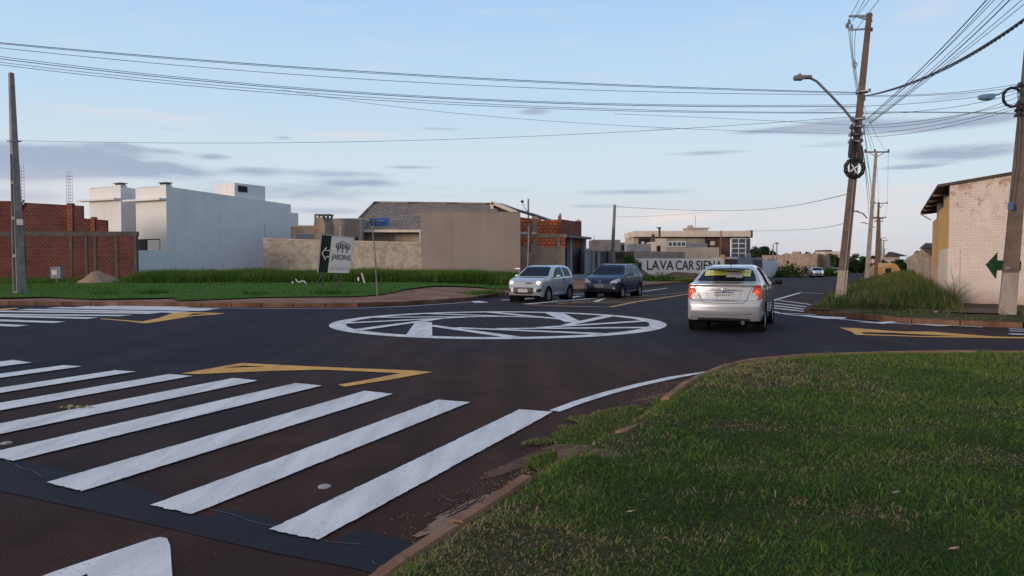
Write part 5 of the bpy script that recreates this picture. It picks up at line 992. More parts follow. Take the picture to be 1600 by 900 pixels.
# soil washed onto the asphalt by the kerb
def patch(name, cx, cy, rx, ry, rot, mat, dz, seed, n=60, amp=.5):
    ring = []; n = 140
    for i in range(n):
        a = 2*math.pi*i/n; r_ = 1+amp*(float(vnoise(math.cos(a)*1.5+3, math.sin(a)*1.5+3, 1.3, seed))-.5)*2+random.uniform(-.05,.05); p = Vector((math.cos(a)*rx*r_, math.sin(a)*ry*r_, 0)); p.rotate(Matrix.Rotation(rot, 3, 'Z')); ring.append(p+Vector((cx, cy, 0)))
    return flat(name, [[ring]], mat, dz)
p = G(755,790); patch('washed_soil', p.x+.02, p.y-.05, .17, .50, R(-33), M['sand'], .006, 3); p = G(700,815); patch('washed_soil', p.x+.02, p.y, .07, .2, R(-35), M['sand'], .005, 5)
M['verge_soil'] = pm('tan_verge_soil', (.075,.042,.030), (.13,.078,.055), 7, .95, .9, 40, .015, spec=.05, c3=(.19,.125,.09))
p = G(806,728); patch('washed_soil', p.x, p.y, .09, .45, R(-38), M['verge_soil'], .0035, 7, amp=.3); p = G(880,700); patch('washed_soil', p.x, p.y, .11, .6, R(-40), M['verge_soil'], .0042, 8, amp=.3); p = G(965,660); patch('washed_soil', p.x, p.y, .15, .8, R(-44), M['verge_soil'], .005, 9, amp=.3); p = G(1040,618); patch('washed_soil', p.x-.05, p.y, .06, .6, R(-45), M['verge_soil'], .0045, 10, amp=.3)
p = G(945,712,.1); mound('bare_patch', p.x, p.y, .36, .5, .06, .085, M['verge_soil'], None, None, kind='structure')
# gravel grains
n = 2600; t = RNG.random(n); lat = RNG.normal(0, .16, n); a_, c_ = G(650,868), G(1060,600); x = a_.x+(c_.x-a_.x)*t-lat*.8; y = a_.y+(c_.y-a_.y)*t+lat*.55+.12; s_ = RNG.uniform(.002, .006, n); kk = y > yk3(x)-.0; x, y, s_ = x[kk], y[kk], s_[kk]
oct_ = np.array([[1,0,0],[0,1,0],[-1,0,0],[0,-1,0],[0,0,.8],[0,0,-.3]]); v = (np.stack([x, y, np.full(len(x), .012)], 1)[:,None]+oct_[None]*s_[:,None,None]*RNG.uniform(.6,1.4,(len(x),1,3))).reshape(-1,3); f_ = np.array([[0,1,4],[1,2,4],[2,3,4],[3,0,4],[1,0,5],[2,1,5],[3,2,5],[0,3,5]]); tag(npmesh('gravel', v, (np.arange(len(x))[:,None,None]*6+f_[None]).reshape(-1,3), M['sand']), kind='stuff')
# twig bundle in the gutter
m = MB(); p = G(735,800)
for i in range(13): q = p+Vector((random.uniform(-.2,.1), random.uniform(-.15,.3), .02)); a = random.uniform(.2, 1.4); l = random.uniform(.12,.34); m.tube([q, q+Vector((math.cos(a)*l*.5, math.sin(a)*l*.5, .03)), q+Vector((math.cos(a+.5)*l, math.sin(a+.5)*l, random.uniform(.0,.05)))], .0035, 5)
o = tag(m.build('twig_litter', pm('dry_twigs', (.02,.015,.014), (.06,.045,.04), 20, .9)), kind='stuff')
m = MB()
for px, py in ((985,800),(1400,770),(1180,640),(1490,858),(1000,640),(1330,575)):
    p = G(px, py, .15)
    m.face([p+Vector((-.03,0,0)), p+Vector((0,-.018,.008)), p+Vector((.035,.004,.012)), p+Vector((0,.02,.004))])
tag(m.build('fallen_leaves', pm('dry_leaf', (.30,.16,.08), (.45,.30,.18), 9, .8)), kind='stuff')
p = G(118,639); m = MB()
for i in range(40): q = p+Vector((random.gauss(0,.10), random.gauss(0,.04), .016)); a = random.uniform(0,6.28); m.face([q, q+Vector((math.cos(a)*.05, math.sin(a)*.05, .004)), q+Vector((math.cos(a+.5)*.035, math.sin(a+.5)*.035, .015))])
tag(m.build('straw_clump', pm('old_straw', (.34,.28,.10), (.46,.40,.2), 9, .9)), 'small clump of yellow straw between the white crossing bars on the left', 'straw')

# far lawn turf
def polyxz(pts): return [(G(a, c, .2).x, G(a, c, .2).y) for a, c in pts]
lawn_edge = interp([(-95,90),(-60,46)]+polyxz([(-60,465.5),(0,465.5),(40,464.5),(68,463.6),(110,465.5),(150,467),(270,469),(281,465),(400,464.8),(560,464),(600,461.5),(640,455.5),(680,452.5),(740,452.2),(800,452.0)])+[(3.5,52)])
columns('far_lawn', -60, .2, .5, lawn_edge, lambda x: 56+0*x, lambda x, y: z1(x, y)+.035+.05*float(vnoise(x, y, .35, 70)), M['fargrass'], list(np.linspace(0,1,60)))
n = 70000; x = RNG.uniform(-34, 0, n); y = RNG.uniform(27, 43, n); kk = (y > lawn_edge(x)+.05) & (np.abs(x)/y < .78); x, y = x[kk], y[kk]
zz = np.array([z1(a, c) for a, c in zip(x, y)])+.03; cl = vnoise(x, y, .5, 72)
blades('far_lawn_grass', x, y, zz, (.04+.16*np.clip(cl-.4,0,1)+.05*RNG.random(len(x))), np.full(len(x), .03), RNG.uniform(.3,.9,len(x)), .15+.7*RNG.random(len(x))+.5*(cl-.5), M['farblade'])
cx = np.array([P(p_,466,30).x for p_ in (130,200,207,490,497,520,385)]+[P(770,460,33).x]); cy = np.array([31.5,31.6,31.9,31.3,31.6,31.4,31.2]+[34.5])
tufts('grass_tufts', cx, cy, np.array([z1(a, c) for a, c in zip(cx, cy)]), 130, .55, .32, .03, M['tall'], .1, .55)
# isolated turf patch on the corner pavement
p = G(775,458,.2); n = 2600; x = p.x+RNG.normal(0,.7,n); y = p.y+.5+RNG.normal(0,.8,n); kk = y > yk1(x)+.7; x, y = x[kk], y[kk]; blades('pavement_grass', x, y, np.array([z1(a, c) for a, c in zip(x, y)]), np.full(len(x), .09), np.full(len(x), .03), RNG.uniform(.3,.9,len(x)), RNG.random(len(x))*.8, M['farblade'])
# tall grass band before the buildings
n = 125000; x = RNG.uniform(-37, 1.2, n); y = RNG.uniform(40, 47.5, n)
front = 40.6+1.2*vnoise(x, y, .4, 80)-.06*np.clip(x+10,-99,0)*0; kk = (y > front) & (x < (y*.006+.1)) & ((x > X(222,43)) | (RNG.random(n) < .22)) & ~((np.abs(x-X(153,42.6)) < 1.3) & (y < 43.6)) & ~((np.abs(x-X(89,42)) < .5) & (y < 42.8))
x, y = x[kk], y[kk]; zz = np.array([z1(a, c) for a, c in zip(x[::1], y[::1])])-.02
hh = .24+.55*vnoise(x, y, .7, 81)+.28*RNG.random(len(x)); hh *= np.where(x < X(222,43), .5, 1); hh += .28*(RNG.random(len(x)) > .99)
left = np.clip((X(420,43)-x)/8, 0, 1)
blades('tall_grass', x, y, zz, hh, np.where(RNG.random(len(x)) > .5, .03, .018), RNG.uniform(.05,.6,len(x)), np.clip(.25+.55*RNG.random(len(x))+.5*(vnoise(x, y, .25, 83)-.5)-.12*left+.2*(RNG.random(len(x)) > .93), 0, 1), M['tall'])
# leafy weeds low along its foot
n = 15000; x = RNG.uniform(-34, .2, n); y = 40.7+RNG.random(n)*1.6; kk = x > X(222,41); x, y = x[kk], y[kk]; blades('broadleaf_weeds', x, y, np.array([z1(a, c) for a, c in zip(x, y)])-.02, .12+.38*RNG.random(len(x)), np.full(len(x), .055), RNG.uniform(.2,.95,len(x)), RNG.random(len(x))*.45, M['tall'])
for (pp, c_, lab) in (([(565,427,41),(573,452,39.2)], M['render_beige'], 'pale wooden stake leaning in the tall grass right of the sign board'), ([(457,440,39.5),(457.5,447,39.5)], M['render_white'], 'short white stub standing in the grass left of the sign board'), ([(560,433,39.5),(560,439,39.5)], M['render_white'], 'small white post behind the leaning stake'), ([(582,444,38.5),(588,455,38.3)], M['oldplaster'], 'broken grey stick lying beside the foot of the blue street sign')):
    m = MB(); m.bar(P(*pp[0]), P(*pp[1]), .07); tag(m.build('stake', c_), lab, 'stake')
m = MB(); pts = [P(462+i*3.5, 436+3*math.sin(i*1.3)+i*1.6, 39.6) for i in range(8)]; m.tube(pts, .03, 5); m.tube([P(480,446,39.4), P(484,445,39.4), P(489,448,39.4)], .05, 5); tag(m.build('plastic_strip', M['white_metal']), 'crumpled white plastic strip caught in the tall grass', 'litter')

# weeds on the far right verge
n = 95000; t = RNG.random(n)**1.15*48; s_ = RNG.uniform(.15, 4.4, n); x = kc.x+A.x*t+B.x*s_+.6*B.x*0; y = kc.y+A.y*t+B.y*s_
d = y-yk2(x); kk = d > .35; x, y, d, t, s_ = (q[kk] for q in (x, y, d, t, s_))
cln = vnoise(x, y, .9, 91); big = vnoise(x, y, .33, 97, 2); fr_ = np.clip((d-.6)/5.5, 0, 1)**.75; fs_ = np.clip((s_-.25)/3.0, 0, 1)**.8
hh = (.08+.70*fr_*fs_)*np.where(t < 3.5, np.clip(1-(s_-2.2)*.30, .15, 1), 1)*(.35+1.1*vnoise(x, y, 1.1, 90))*(.75+.5*big)*RNG.uniform(.45,1.15,len(x)); hh += .35*(RNG.random(len(x)) > .996)*fr_
kk = (RNG.random(len(x)) < np.where(d < 1.8, .75*(cln > .47)+.08, .25+.95*cln)); bs_ = (s_ > 2.4) & (t < 2.5); kk &= ~(bs_ & (RNG.random(len(x)) < .75))
x, y, hh, cln, d, t, s_, big = (q[kk] for q in (x, y, hh, cln, d, t, s_, big)); zz = np.array([z2(a, c) for a, c in zip(x, y)])-.02
brown = (RNG.random(len(x)) < .10+.5*(vnoise(x, y, .7, 98) > .60)*np.clip((d-1)/3,0,1))
blades('verge_weeds', x, y, zz, hh, np.where(RNG.random(len(x)) > .6, .026, .012)+.0005*t, RNG.uniform(.1,1.1,len(x)), np.where(brown, RNG.uniform(.8,1,len(x)), np.clip(.12+.55*RNG.random(len(x))+.8*(vnoise(x, y, .6, 93)-.45), 0, .85)), M['weed'])
n = 9000; t = RNG.random(n)*30; s_ = RNG.uniform(.4, 4.2, n); x = kc.x+A.x*t+B.x*s_; y = kc.y+A.y*t+B.y*s_; d = y-yk2(x); kk = (d > .6) & (vnoise(x, y, .8, 99) > .48); x, y, d = x[kk], y[kk], d[kk]
blades('verge_broadleaf', x, y, np.array([z2(a, c) for a, c in zip(x, y)]), .08+.5*np.clip(d/5,0,1)*RNG.random(len(x)), np.full(len(x), .06), RNG.uniform(.5,1.2,len(x)), RNG.random(len(x))*.6, M['weed'])
n = 24000; x = RNG.uniform(9.6, 19, n); y = RNG.uniform(15, 26, n); d = y-yk2(x); cl = vnoise(x, y, 1.2, 95, 3); kk = (d > .03) & (d < 4.2) & (y < yhi2(x)-.1) & (cl > .46) & (y < 25.7-(x-15.3)*.51); x, y = x[kk], y[kk]
blades('verge_grass', x, y, np.array([z2(a, c) for a, c in zip(x, y)])-.01, .05+.13*RNG.random(len(x)), np.full(len(x), .014), RNG.uniform(.3,.95,len(x)), np.clip(RNG.random(len(x))*.9+.15*(RNG.random(len(x)) > .8), 0, 1), M['weed'])
patch('bare_soil', *P(1520,492,21.6).xy, 2.0, 1.1, R(-27), M['soil'], .20, 15, amp=.3); patch('bare_soil', *P(1330,492,22.5).xy, 1.4, .5, R(-27), M['soil'], .165, 16, amp=.3)
m = MB(); p = P(1462,486,20.8); m.box((p.x,p.y,.21), (.12,.04,.02), .5); tag(m.build('litter', M['white_metal']), 'scrap of white litter on the weedy kerb near the warehouse corner', 'litter')
# weeds and bushes along the far kerb
def clumpbush(name, cx, cy, cz, rx, ry, rz, n, leaf, mat, label, cat, tlo=.1, thi=.9, seed=0, stems=True, group=None, kind=None):
    rg = np.random.default_rng(seed); k = 16; cc = rg.normal(0, .42, (k,3)); cc[:,2] = np.abs(cc[:,2])*.8; sz = rg.uniform(.25,.5,k); idx = rg.integers(0, k, n)
    p = cc[idx]+rg.normal(0, 1, (n,3))*sz[idx][:,None]*.5; p = p/np.maximum(1, np.linalg.norm(p*[1,1,.9], axis=1)/1.05)[:,None]; p[:,2] = np.abs(p[:,2])
    c = p*[rx, ry, rz]+[cx, cy, cz]; a = rg.normal(0,1,(n,3)); a /= np.linalg.norm(a,axis=1)[:,None]; b_ = np.cross(a, rg.normal(0,1,(n,3))); b_ /= np.linalg.norm(b_,axis=1)[:,None]; s_ = leaf*rg.uniform(.6,1.3,(n,1))
    v = np.stack([c-a*s_, c+b_*s_*.5, c+a*s_, c-b_*s_*.5], 1).reshape(-1,3); q = np.arange(n*4).reshape(-1,4); tn = np.clip(rg.uniform(tlo,thi,n)+.25*(cc[idx][:,0]), 0, 1)
    if stems:
        e = empty(name, (cx, cy, cz), label, cat, group); npmesh('foliage', v, q, mat, e, np.repeat(tn, 4))
        m = MB()
        for i in range(5): m.tube([Vector((cx,cy,cz-.05)), Vector((cx,cy,cz))+Vector((cc[i][0]*rx*.5, cc[i][1]*ry*.5, rz*.35)), Vector((cx,cy,cz))+Vector((cc[i][0]*rx, cc[i][1]*ry, rz*max(.5,cc[i][2])))], [.05*rz,.035*rz,.015*rz], 6)
        m.build('stem', M['wood'], e); return e
    o = npmesh(name, v, q, mat, None, np.repeat(tn, 4)); return tag(o, label, cat, group, kind)
p = G(1040,439,.2); clumpbush('low_shrub', X(1038,58), 58, .05, 2.2, 1.2, .75, 5000, .07, M['tall'], 'round low green shrub on the pavement under the painted lettering', 'shrub', .1, .7, 3)
e = clumpbush('street_tree', X(985,68), 68, .9, 1.0, 1.0, 1.35, 1800, .10, M['tall'], 'small leafy street tree rising just above the dark hatchback', 'tree', .0, .45, 4); m = MB(); m.tube([Vector((X(985,68),68,-.3)), Vector((X(985,68),68,1.6))], [.09,.06], 7); m.build('trunk', M['wood'], e)
clumpbush('roadside_bush', X(1228,112), 112, tz(112), 5.5, 2, 2.0, 5000, .16, M['weed'], 'straggly bush between the white fence and the brown block building', 'shrub', .0, .6, 5)
clumpbush('roadside_bush', X(1292,128), 128, tz(128), 3.2, 2, 1.5, 3500, .15, M['tall'], 'rounded green bush between the two far white cars', 'shrub', .1, .6, 6)
clumpbush('roadside_bush', X(1222,50+60), 108, tz(108), 2.0, 1, .9, 1500, .12, M['weed'], 'low weeds at the foot of the white fence', 'shrub', .1, .8, 7)
# trees
def tree(px, pyt, D, wpx, n, label, seed, cat='tree', group='trees in the distance', shape=.5):
    z0 = tz(D)-.3; H = Z(pyt, D)-z0; w = wpx/F*D/2; cx = X(px, D); rg = np.random.default_rng(seed); e = empty('tree', (cx, D, z0), label, cat, group)
    th = H*.35; m = MB(); m.tube([Vector((cx,D,z0-.3)), Vector((cx+.05*w,D,z0+th)), Vector((cx-.03*w,D,z0+H*.7))], [.035*H,.026*H,.010*H], 8)
    k = 26; cc = rg.normal(0, .5, (k,3)); cc /= np.maximum(1, np.linalg.norm(cc,axis=1)/.82)[:,None]; cen = np.array([cx, D, z0+H*.60]); rad = np.array([w, w*.8, H*.40])
    for i in range(6): q = Vector(cen+cc[i]*rad*.8); m.tube([Vector((cx,D,z0+th*.8)), Vector((cx,D,z0+th*.8)).lerp(q,.5)+Vector((0,0,.05*H)), q], [.018*H,.012*H,.004*H], 6)
    m.build('trunk', M['wood'], e); sz = rg.uniform(.16,.34,k); idx = rg.integers(0, k, n); d = rg.normal(0,1,(n,3)); d /= np.linalg.norm(d,axis=1)[:,None]; r_ = rg.random(n)**.45
    c = cen+(cc[idx]+d*(sz[idx]*r_)[:,None])*rad; leaf = max(.10, D/F*1.0)
    a = rg.normal(0,1,(n,3)); a /= np.linalg.norm(a,axis=1)[:,None]; b_ = np.cross(a, rg.normal(0,1,(n,3))); b_ /= np.linalg.norm(b_,axis=1)[:,None]; s_ = leaf*rg.uniform(.6,1.4,(n,1))
    v = np.stack([c-a*s_, c+b_*s_*.6, c+a*s_, c-b_*s_*.6], 1).reshape(-1,3); npmesh('crown', v, np.arange(n*4).reshape(-1,4), M['leaf'], e, np.repeat(np.clip(rg.uniform(0,1,n)*.6+.5*rg.random(k)[idx]-.05,0,1),4))
T_ = [(1181,382,170,46,9000,'broad dark tree right of the two storey house'), (1203,389,175,30,5000,'dark tree crown between the two storey house and the grey post'), (1222,392,185,34,5000,'dark tree crown behind the thin posts over the brown block building'), (1163,388,185,34,3000,'dark tree mostly hidden behind the two storey house'),
      (1266,393,220,40,3500,'flat dark tree crown above the right part of the brown block building'), (1297,396,160,36,7000,'rounded dark green tree left of the leaning pole above the small house'), (1311,401,165,34,4000,'dark tree crown touching the left side of the leaning pole'), (1338,397,150,42,8000,'wide dark tree between the leaning pole and the next grey pole'), (1326,403,145,30,5000,'lower dark tree just right of the leaning pole foot'), (1360,400,170,34,5000,'dark tree behind the grey pole with the round sign'),
      (1419,400,110,36,7000,'dark bushy tree beyond the end of the panelled wall'), (1436,393,90,34,7000,'dark green tree behind the bent post tops below the dark roof'), (1455,386,80,32,6000,'dark tree beside the ochre side wall of the warehouse'), (1402,406,140,26,3500,'small dark tree between the pale house and the panelled wall'), (1376,406,150,26,3500,'dark tree in the gap behind the row of poles')]
for i, (px, py, D, w, n, lab) in enumerate(T_): tree(px, py, D, w, n, lab, 100+i)
# distant tree belt closing the horizon
n = 22000; az = RNG.uniform(-.75, .75, n); D = RNG.uniform(420, 520, n); x = np.tan(az)*D; hz = 2+9*vnoise(x, D*0, .012, 200, 4); z = -7+RNG.random(n)**.7*hz*1.2; c = np.stack([x, D, z], 1); a = RNG.normal(0,1,(n,3)); a /= np.linalg.norm(a,axis=1)[:,None]; b_ = np.cross(a, RNG.normal(0,1,(n,3))); b_ /= np.linalg.norm(b_,axis=1)[:,None]; s_ = RNG.uniform(.9,2.0,(n,1))
v = np.stack([c-a*s_, c+b_*s_*.7, c+a*s_, c-b_*s_*.7], 1).reshape(-1,3); tag(npmesh('distant_woodland', v, np.arange(n*4).reshape(-1,4), M['leaf'], None, np.repeat(RNG.random(n)*.7, 4)), kind='stuff')

# ------------------------------------------------------------------ signs
DS = 36.0
e = empty('advertising_sign', P(525,455,DS), 'tilted grey and dark green board lettered JARDINS with an outline arrow, on thin legs', 'sign')
cn4 = [P(503,367,DS), P(518.5,368.5,DS), P(553,372,DS), P(545.5,426.5,DS), P(512,426,DS), P(497.5,425.5,DS)]
M['sign_grey'] = pm('pale_grey_sign_face', (.26,.29,.335), (.30,.33,.38), 2, .6); M['sign_green'] = pm('dark_green_sign_face', (.006,.014,.013), (.009,.018,.017), 2, .8, spec=.08); M['sign_ink'] = pm('sign_ink', (.03,.035,.045), (.05,.055,.065), 4, .7); M['sign_line'] = pm('sign_white_line', (.40,.42,.44), (.48,.49,.52), 4, .7)
poly_plate('panel', [cn4[0], cn4[1], cn4[4], cn4[5]], .09, M['sign_green'], e, Vector((0,1,0))); poly_plate('panel', [cn4[1], cn4[2], cn4[3], cn4[4]], .09, M['sign_grey'], e, Vector((0,1,0)))
m = MB(); m.bar(P(502.3,366.7,DS-.01), P(496.6,425.8,DS-.01), .07, .05); m.bar(P(503,366.4,DS-.01), P(553.5,371.5,DS-.01), .05, .04); m.build('frame', M['greywall'], e)
def poly(pts, r_, nm, mat, parent, close=False):
    m = MB(); m.tube([P(x, y, DS-.02) for x, y in pts]+([P(*pts[0], DS-.02)] if close else []), r_, 5); return m.build(nm, mat, parent)
poly([(516,391.5),(509,391.5),(511,386),(503.3,395.5),(509,406.5),(510,401),(514.8,401)], .028, 'arrow_outline', M['sign_line'], e)
for (cx_, cy_, r_, yt) in ((528.5,384.5,3.7,394), (535.5,382.5,4.5,395.5), (542.5,385.5,3.8,395.5)):
    poly([(cx_+r_*math.cos(a*.524), cy_+r_*1.25*math.sin(a*.524)) for a in range(12)], .014, 'tree_emblem', M['sign_ink'], e, True)
    poly([(cx_-.2,cy_-2.5),(cx_-1.2,yt)], .016, 'tree_emblem', M['sign_ink'], e); poly([(cx_-2,cy_+.5),(cx_-.4,cy_+2.6),(cx_+1.6,cy_)], .012, 'tree_emblem', M['sign_ink'], e)
up_ = (P(519,368,DS)-P(512,426,DS)); c_ = P(532.3,403.2,DS-.012); text_on('JARDINS', c_, P(548,405,DS)-P(518,402.2,DS), up_, .345, .92, M['sign_ink'], e, off=.006, bold=.004)
for k, yy in enumerate((413.2, 417.6)): 
    m = MB(); x = 517.5
    while x < 545.5: l_ = .9 if k else .5; m.bar(P(x-k*.4,yy+(x-517)*.03,DS-.012), P(x+l_-k*.4,yy+(x-517)*.03,DS-.012), [.03,.07][k], .01); x += 1.7 if k else 1.2
    m.build('small_print', M['sign_line'] if k == 0 else M['sign_ink'], e)
poly([(515,420.5),(544.5,421.5)], .008, 'rule_line', M['sign_ink'], e)
gz = z1(X(520,DS), DS)
for pts in ([(507,426),(503.5,459)], [(505,428),(493.5,445)], [(493,444),(503,446)], [(494,447),(501,458)], [(524,426),(519.5,457)], [(524.5,427),(530.5,442)], [(520,443),(532,446)], [(534.5,426),(531,457)], [(532,444),(522,458)]):
    m = MB(); m.bar(P(*pts[0], DS+.06), P(*pts[1], DS+.05+(.25 if pts[1][0] < 500 else 0)), .05, .04); m.build('leg', M['wire'], e)
# street name sign
DN = 30.2; e = empty('street_name_sign', P(590,467,DN), 'small blue street name plates on a thin slightly bent grey pole', 'street sign')
m = MB(); m.tube([P(590,467.5,DN), P(588.5,440,DN), P(586,400,DN), P(582.5,362,DN), P(581,342,DN)], .032, 8); m.build('pole', M['concrete'], e)
M['signblue'] = pm('blue_street_sign', (.015,.075,.28), (.02,.10,.34), 5, .45); poly_plate('name_plate', [P(583.5,341,DN-.05), P(608,340.3,DN-.02), P(609,352.5,DN-.02), P(584.5,353.5,DN-.05)], .02, M['signblue'], e, Vector((0,1,0)))
poly_plate('name_plate', [P(577,341,DN-.5), P(582.7,342,DN-.05), P(583.2,353.5,DN-.05), P(578.3,352.5,DN-.5)], .02, pm('blue_grey_sign_side', (.05,.08,.14), (.08,.12,.2), 5, .45), e, Vector((0,1,0)))
text_on('E. Cuiabana', P(593.3,345.2,DN-.06), (1,0,.02), (0,0,1), .085, .40, M['sign_line'], e, off=.004) if False else None
m = MB()
for x in np.arange(586.3, 601, 1.25): m.bar(P(x,346.6-(.5 if int(x*7)%3 == 0 else 0),DN-.062), P(x,343.6+(.6 if int(x*5)%2 else 0),DN-.062), .016, .006); 
for x in np.arange(586.8, 596, .9): m.bar(P(x,349.6,DN-.062), P(x,348.9,DN-.062), .012, .006)
m.build('worn_lettering', M['sign_line'], e)
# backs of traffic signs behind the silver hatchback
DT = 38.0; e = empty('traffic_sign', P(825,466,DT), 'backs of an inverted triangle sign and a round sign on one pale pole', 'traffic sign')
m = MB(); m.tube([P(822.8,466,DT), P(827,352,DT)], .030, 8); m.build('pole', M['polewash'], e)
M['signback'] = pm('dark_sign_back', (.035,.033,.035), (.055,.05,.05), 4, .6)
poly_plate('triangle_plate', [P(x,y,DT+.05) for x, y in ((820,352.5),(834.5,352),(835,354.5),(829,366.5),(827,368),(825.5,366.5),(819.8,354.5))], .02, M['signback'], e, Vector((0,1,0)))
m = MB(); m.lathe(P(827,386.5,DT+.05), [(0,0),(.27,0),(.27,.02),(0,.02)], 24, Vector((0,1,0))); m.build('round_plate', M['signback'], e)
# round no-something sign on the avenue
DR = 56; e = empty('traffic_sign', P(1362.5,435,DR), 'small round white sign with a red rim near the foot of the grey pole', 'traffic sign')
m = MB(); m.tube([P(1362.5,440,DR), P(1363,405,DR)], .03, 7); m.build('pole', M['concrete'], e)
red = pm('red_sign_paint', (.40,.02,.02), (.45,.03,.03), 3, .5); m = MB(); m.lathe(P(1363.3,408,DR-.05), [(.0,0),(.20,0),(.20,.02),(0,.02)], 24, Vector((0,1,0))); m.build('rim', red, e)
m = MB(); m.lathe(P(1363.3,408,DR-.056), [(.0,0),(.145,0),(.145,.006),(0,.006)], 24, Vector((0,1,0))); m.build('face', M['white_metal'], e); m = MB(); m.bar(P(1360.8,408.5,DR-.066), P(1365.5,408,DR-.066), .06, .005); m.bar(P(1361,408.5,DR-.066), P(1363,406.3,DR-.066), .045, .005); m.build('symbol', M['black'], e)

# ------------------------------------------------------------------ cars: a body surface grown from side, plan and front outlines
def sdf_poly(P_, poly):
    poly = np.asarray(poly, float); d = np.full(len(P_), 1e9); s = np.ones(len(P_)); g = np.zeros((len(P_), 2)); n = len(poly)
    for i in range(n):
        a = poly[i]; b_ = poly[i-1]; e_ = b_-a; w = P_-a; t = np.clip((w@e_)/max(e_@e_, 1e-12), 0, 1); q = w-t[:,None]*e_; dd = (q*q).sum(1); m_ = dd < d; d = np.where(m_, dd, d); g[m_] = q[m_]
        c1 = P_[:,1] >= a[1]; c2 = P_[:,1] < b_[1]; c3 = e_[0]*w[:,1] > e_[1]*w[:,0]; flip = (c1&c2&c3)|(~c1&~c2&~c3); s = np.where(flip, -s, s)
    d = np.sqrt(d); g = g/np.maximum(d, 1e-9)[:,None]; return s*d, g*s[:,None]
def smax(a, b_, k): h = np.clip(.5+.5*(a-b_)/k, 0, 1); return b_+(a-b_)*h+k*h*(1-h)
def carpaint(name, c, metal=.55, rough=.32, coat=1.0, dst=.16):
    m, t, b_ = newmat(name); n = noise(t, 900, 2); cc = rampf(t, n, [(.3, tuple(q*.85 for q in c)), (.7, tuple(min(1,q*1.12) for q in c))])
    dust = rampf(t, noise(t, 3, 5, .6), [(.45,(0,0,0)), (.8,(dst,dst,dst))]); cc = mx(t, dust, cc, (.22,.15,.11)); t.links.new(cc, b_.inputs['Base Color'])
    b_.inputs['Metallic'].default_value = metal; b_.inputs['Roughness'].default_value = rough; b_.inputs['Coat Weight'].default_value = coat; b_.inputs['Coat Roughness'].default_value = .05; return m
def glow(name, c, e, s_):
    m, t, b_ = newmat(name); b_.inputs['Base Color'].default_value = (*c,1); b_.inputs['Emission Color'].default_value = (*e,1); b_.inputs['Emission Strength'].default_value = s_; b_.inputs['Roughness'].default_value = .15
    sp_ = noise(t, 40, 2); t.links.new(rampf(t, sp_, [(.3, tuple(q*.8 for q in c)), (.7, c)]), b_.inputs['Base Color']); return m
M['carglass'] = pm('car_glass', (.004,.009,.020), (.007,.014,.030), .8, .05, spec=.10)
M['trim'] = pm('black_plastic_trim', (.012,.012,.013), (.02,.02,.021), 30, .55)
M['tyre'] = pm('tyre_rubber', (.006,.006,.0065), (.011,.0105,.0105), 20, .9, spec=.2)
M['alloy'] = pm('alloy_rim', (.36,.37,.39), (.46,.47,.49), 6, .35, metal=.8)
M['redlens'] = pm('red_lamp_lens', (.42,.012,.010), (.50,.02,.015), 20, .12, coat=.8)
M['clearlens'] = pm('clear_lamp_lens', (.36,.37,.40), (.50,.51,.54), 22, .22, metal=.2)
M['brakeglow'] = glow('lit_brake_lamp', (.9,.12,.03), (1,.16,.04), .22)
M['headglow'] = glow('lit_headlamp', (.9,.8,.6), (1,.80,.52), 2.2)
M['plate'] = pm('white_number_plate', (.44,.45,.47), (.52,.53,.55), 20, .4); M['plateblue'] = pm('plate_blue', (.02,.05,.20), (.03,.06,.25), 9, .4); M['plategrey'] = pm('grey_number_plate', (.30,.30,.25), (.38,.37,.30), 20, .4)
M['underbody'] = pm('underbody', (.005,.005,.005), (.009,.009,.009), 8, .95, spec=.1)
M['sticker'] = pm('yellow_window_sticker', (.50,.52,.10), (.60,.60,.16), 5, .3, coat=.5)
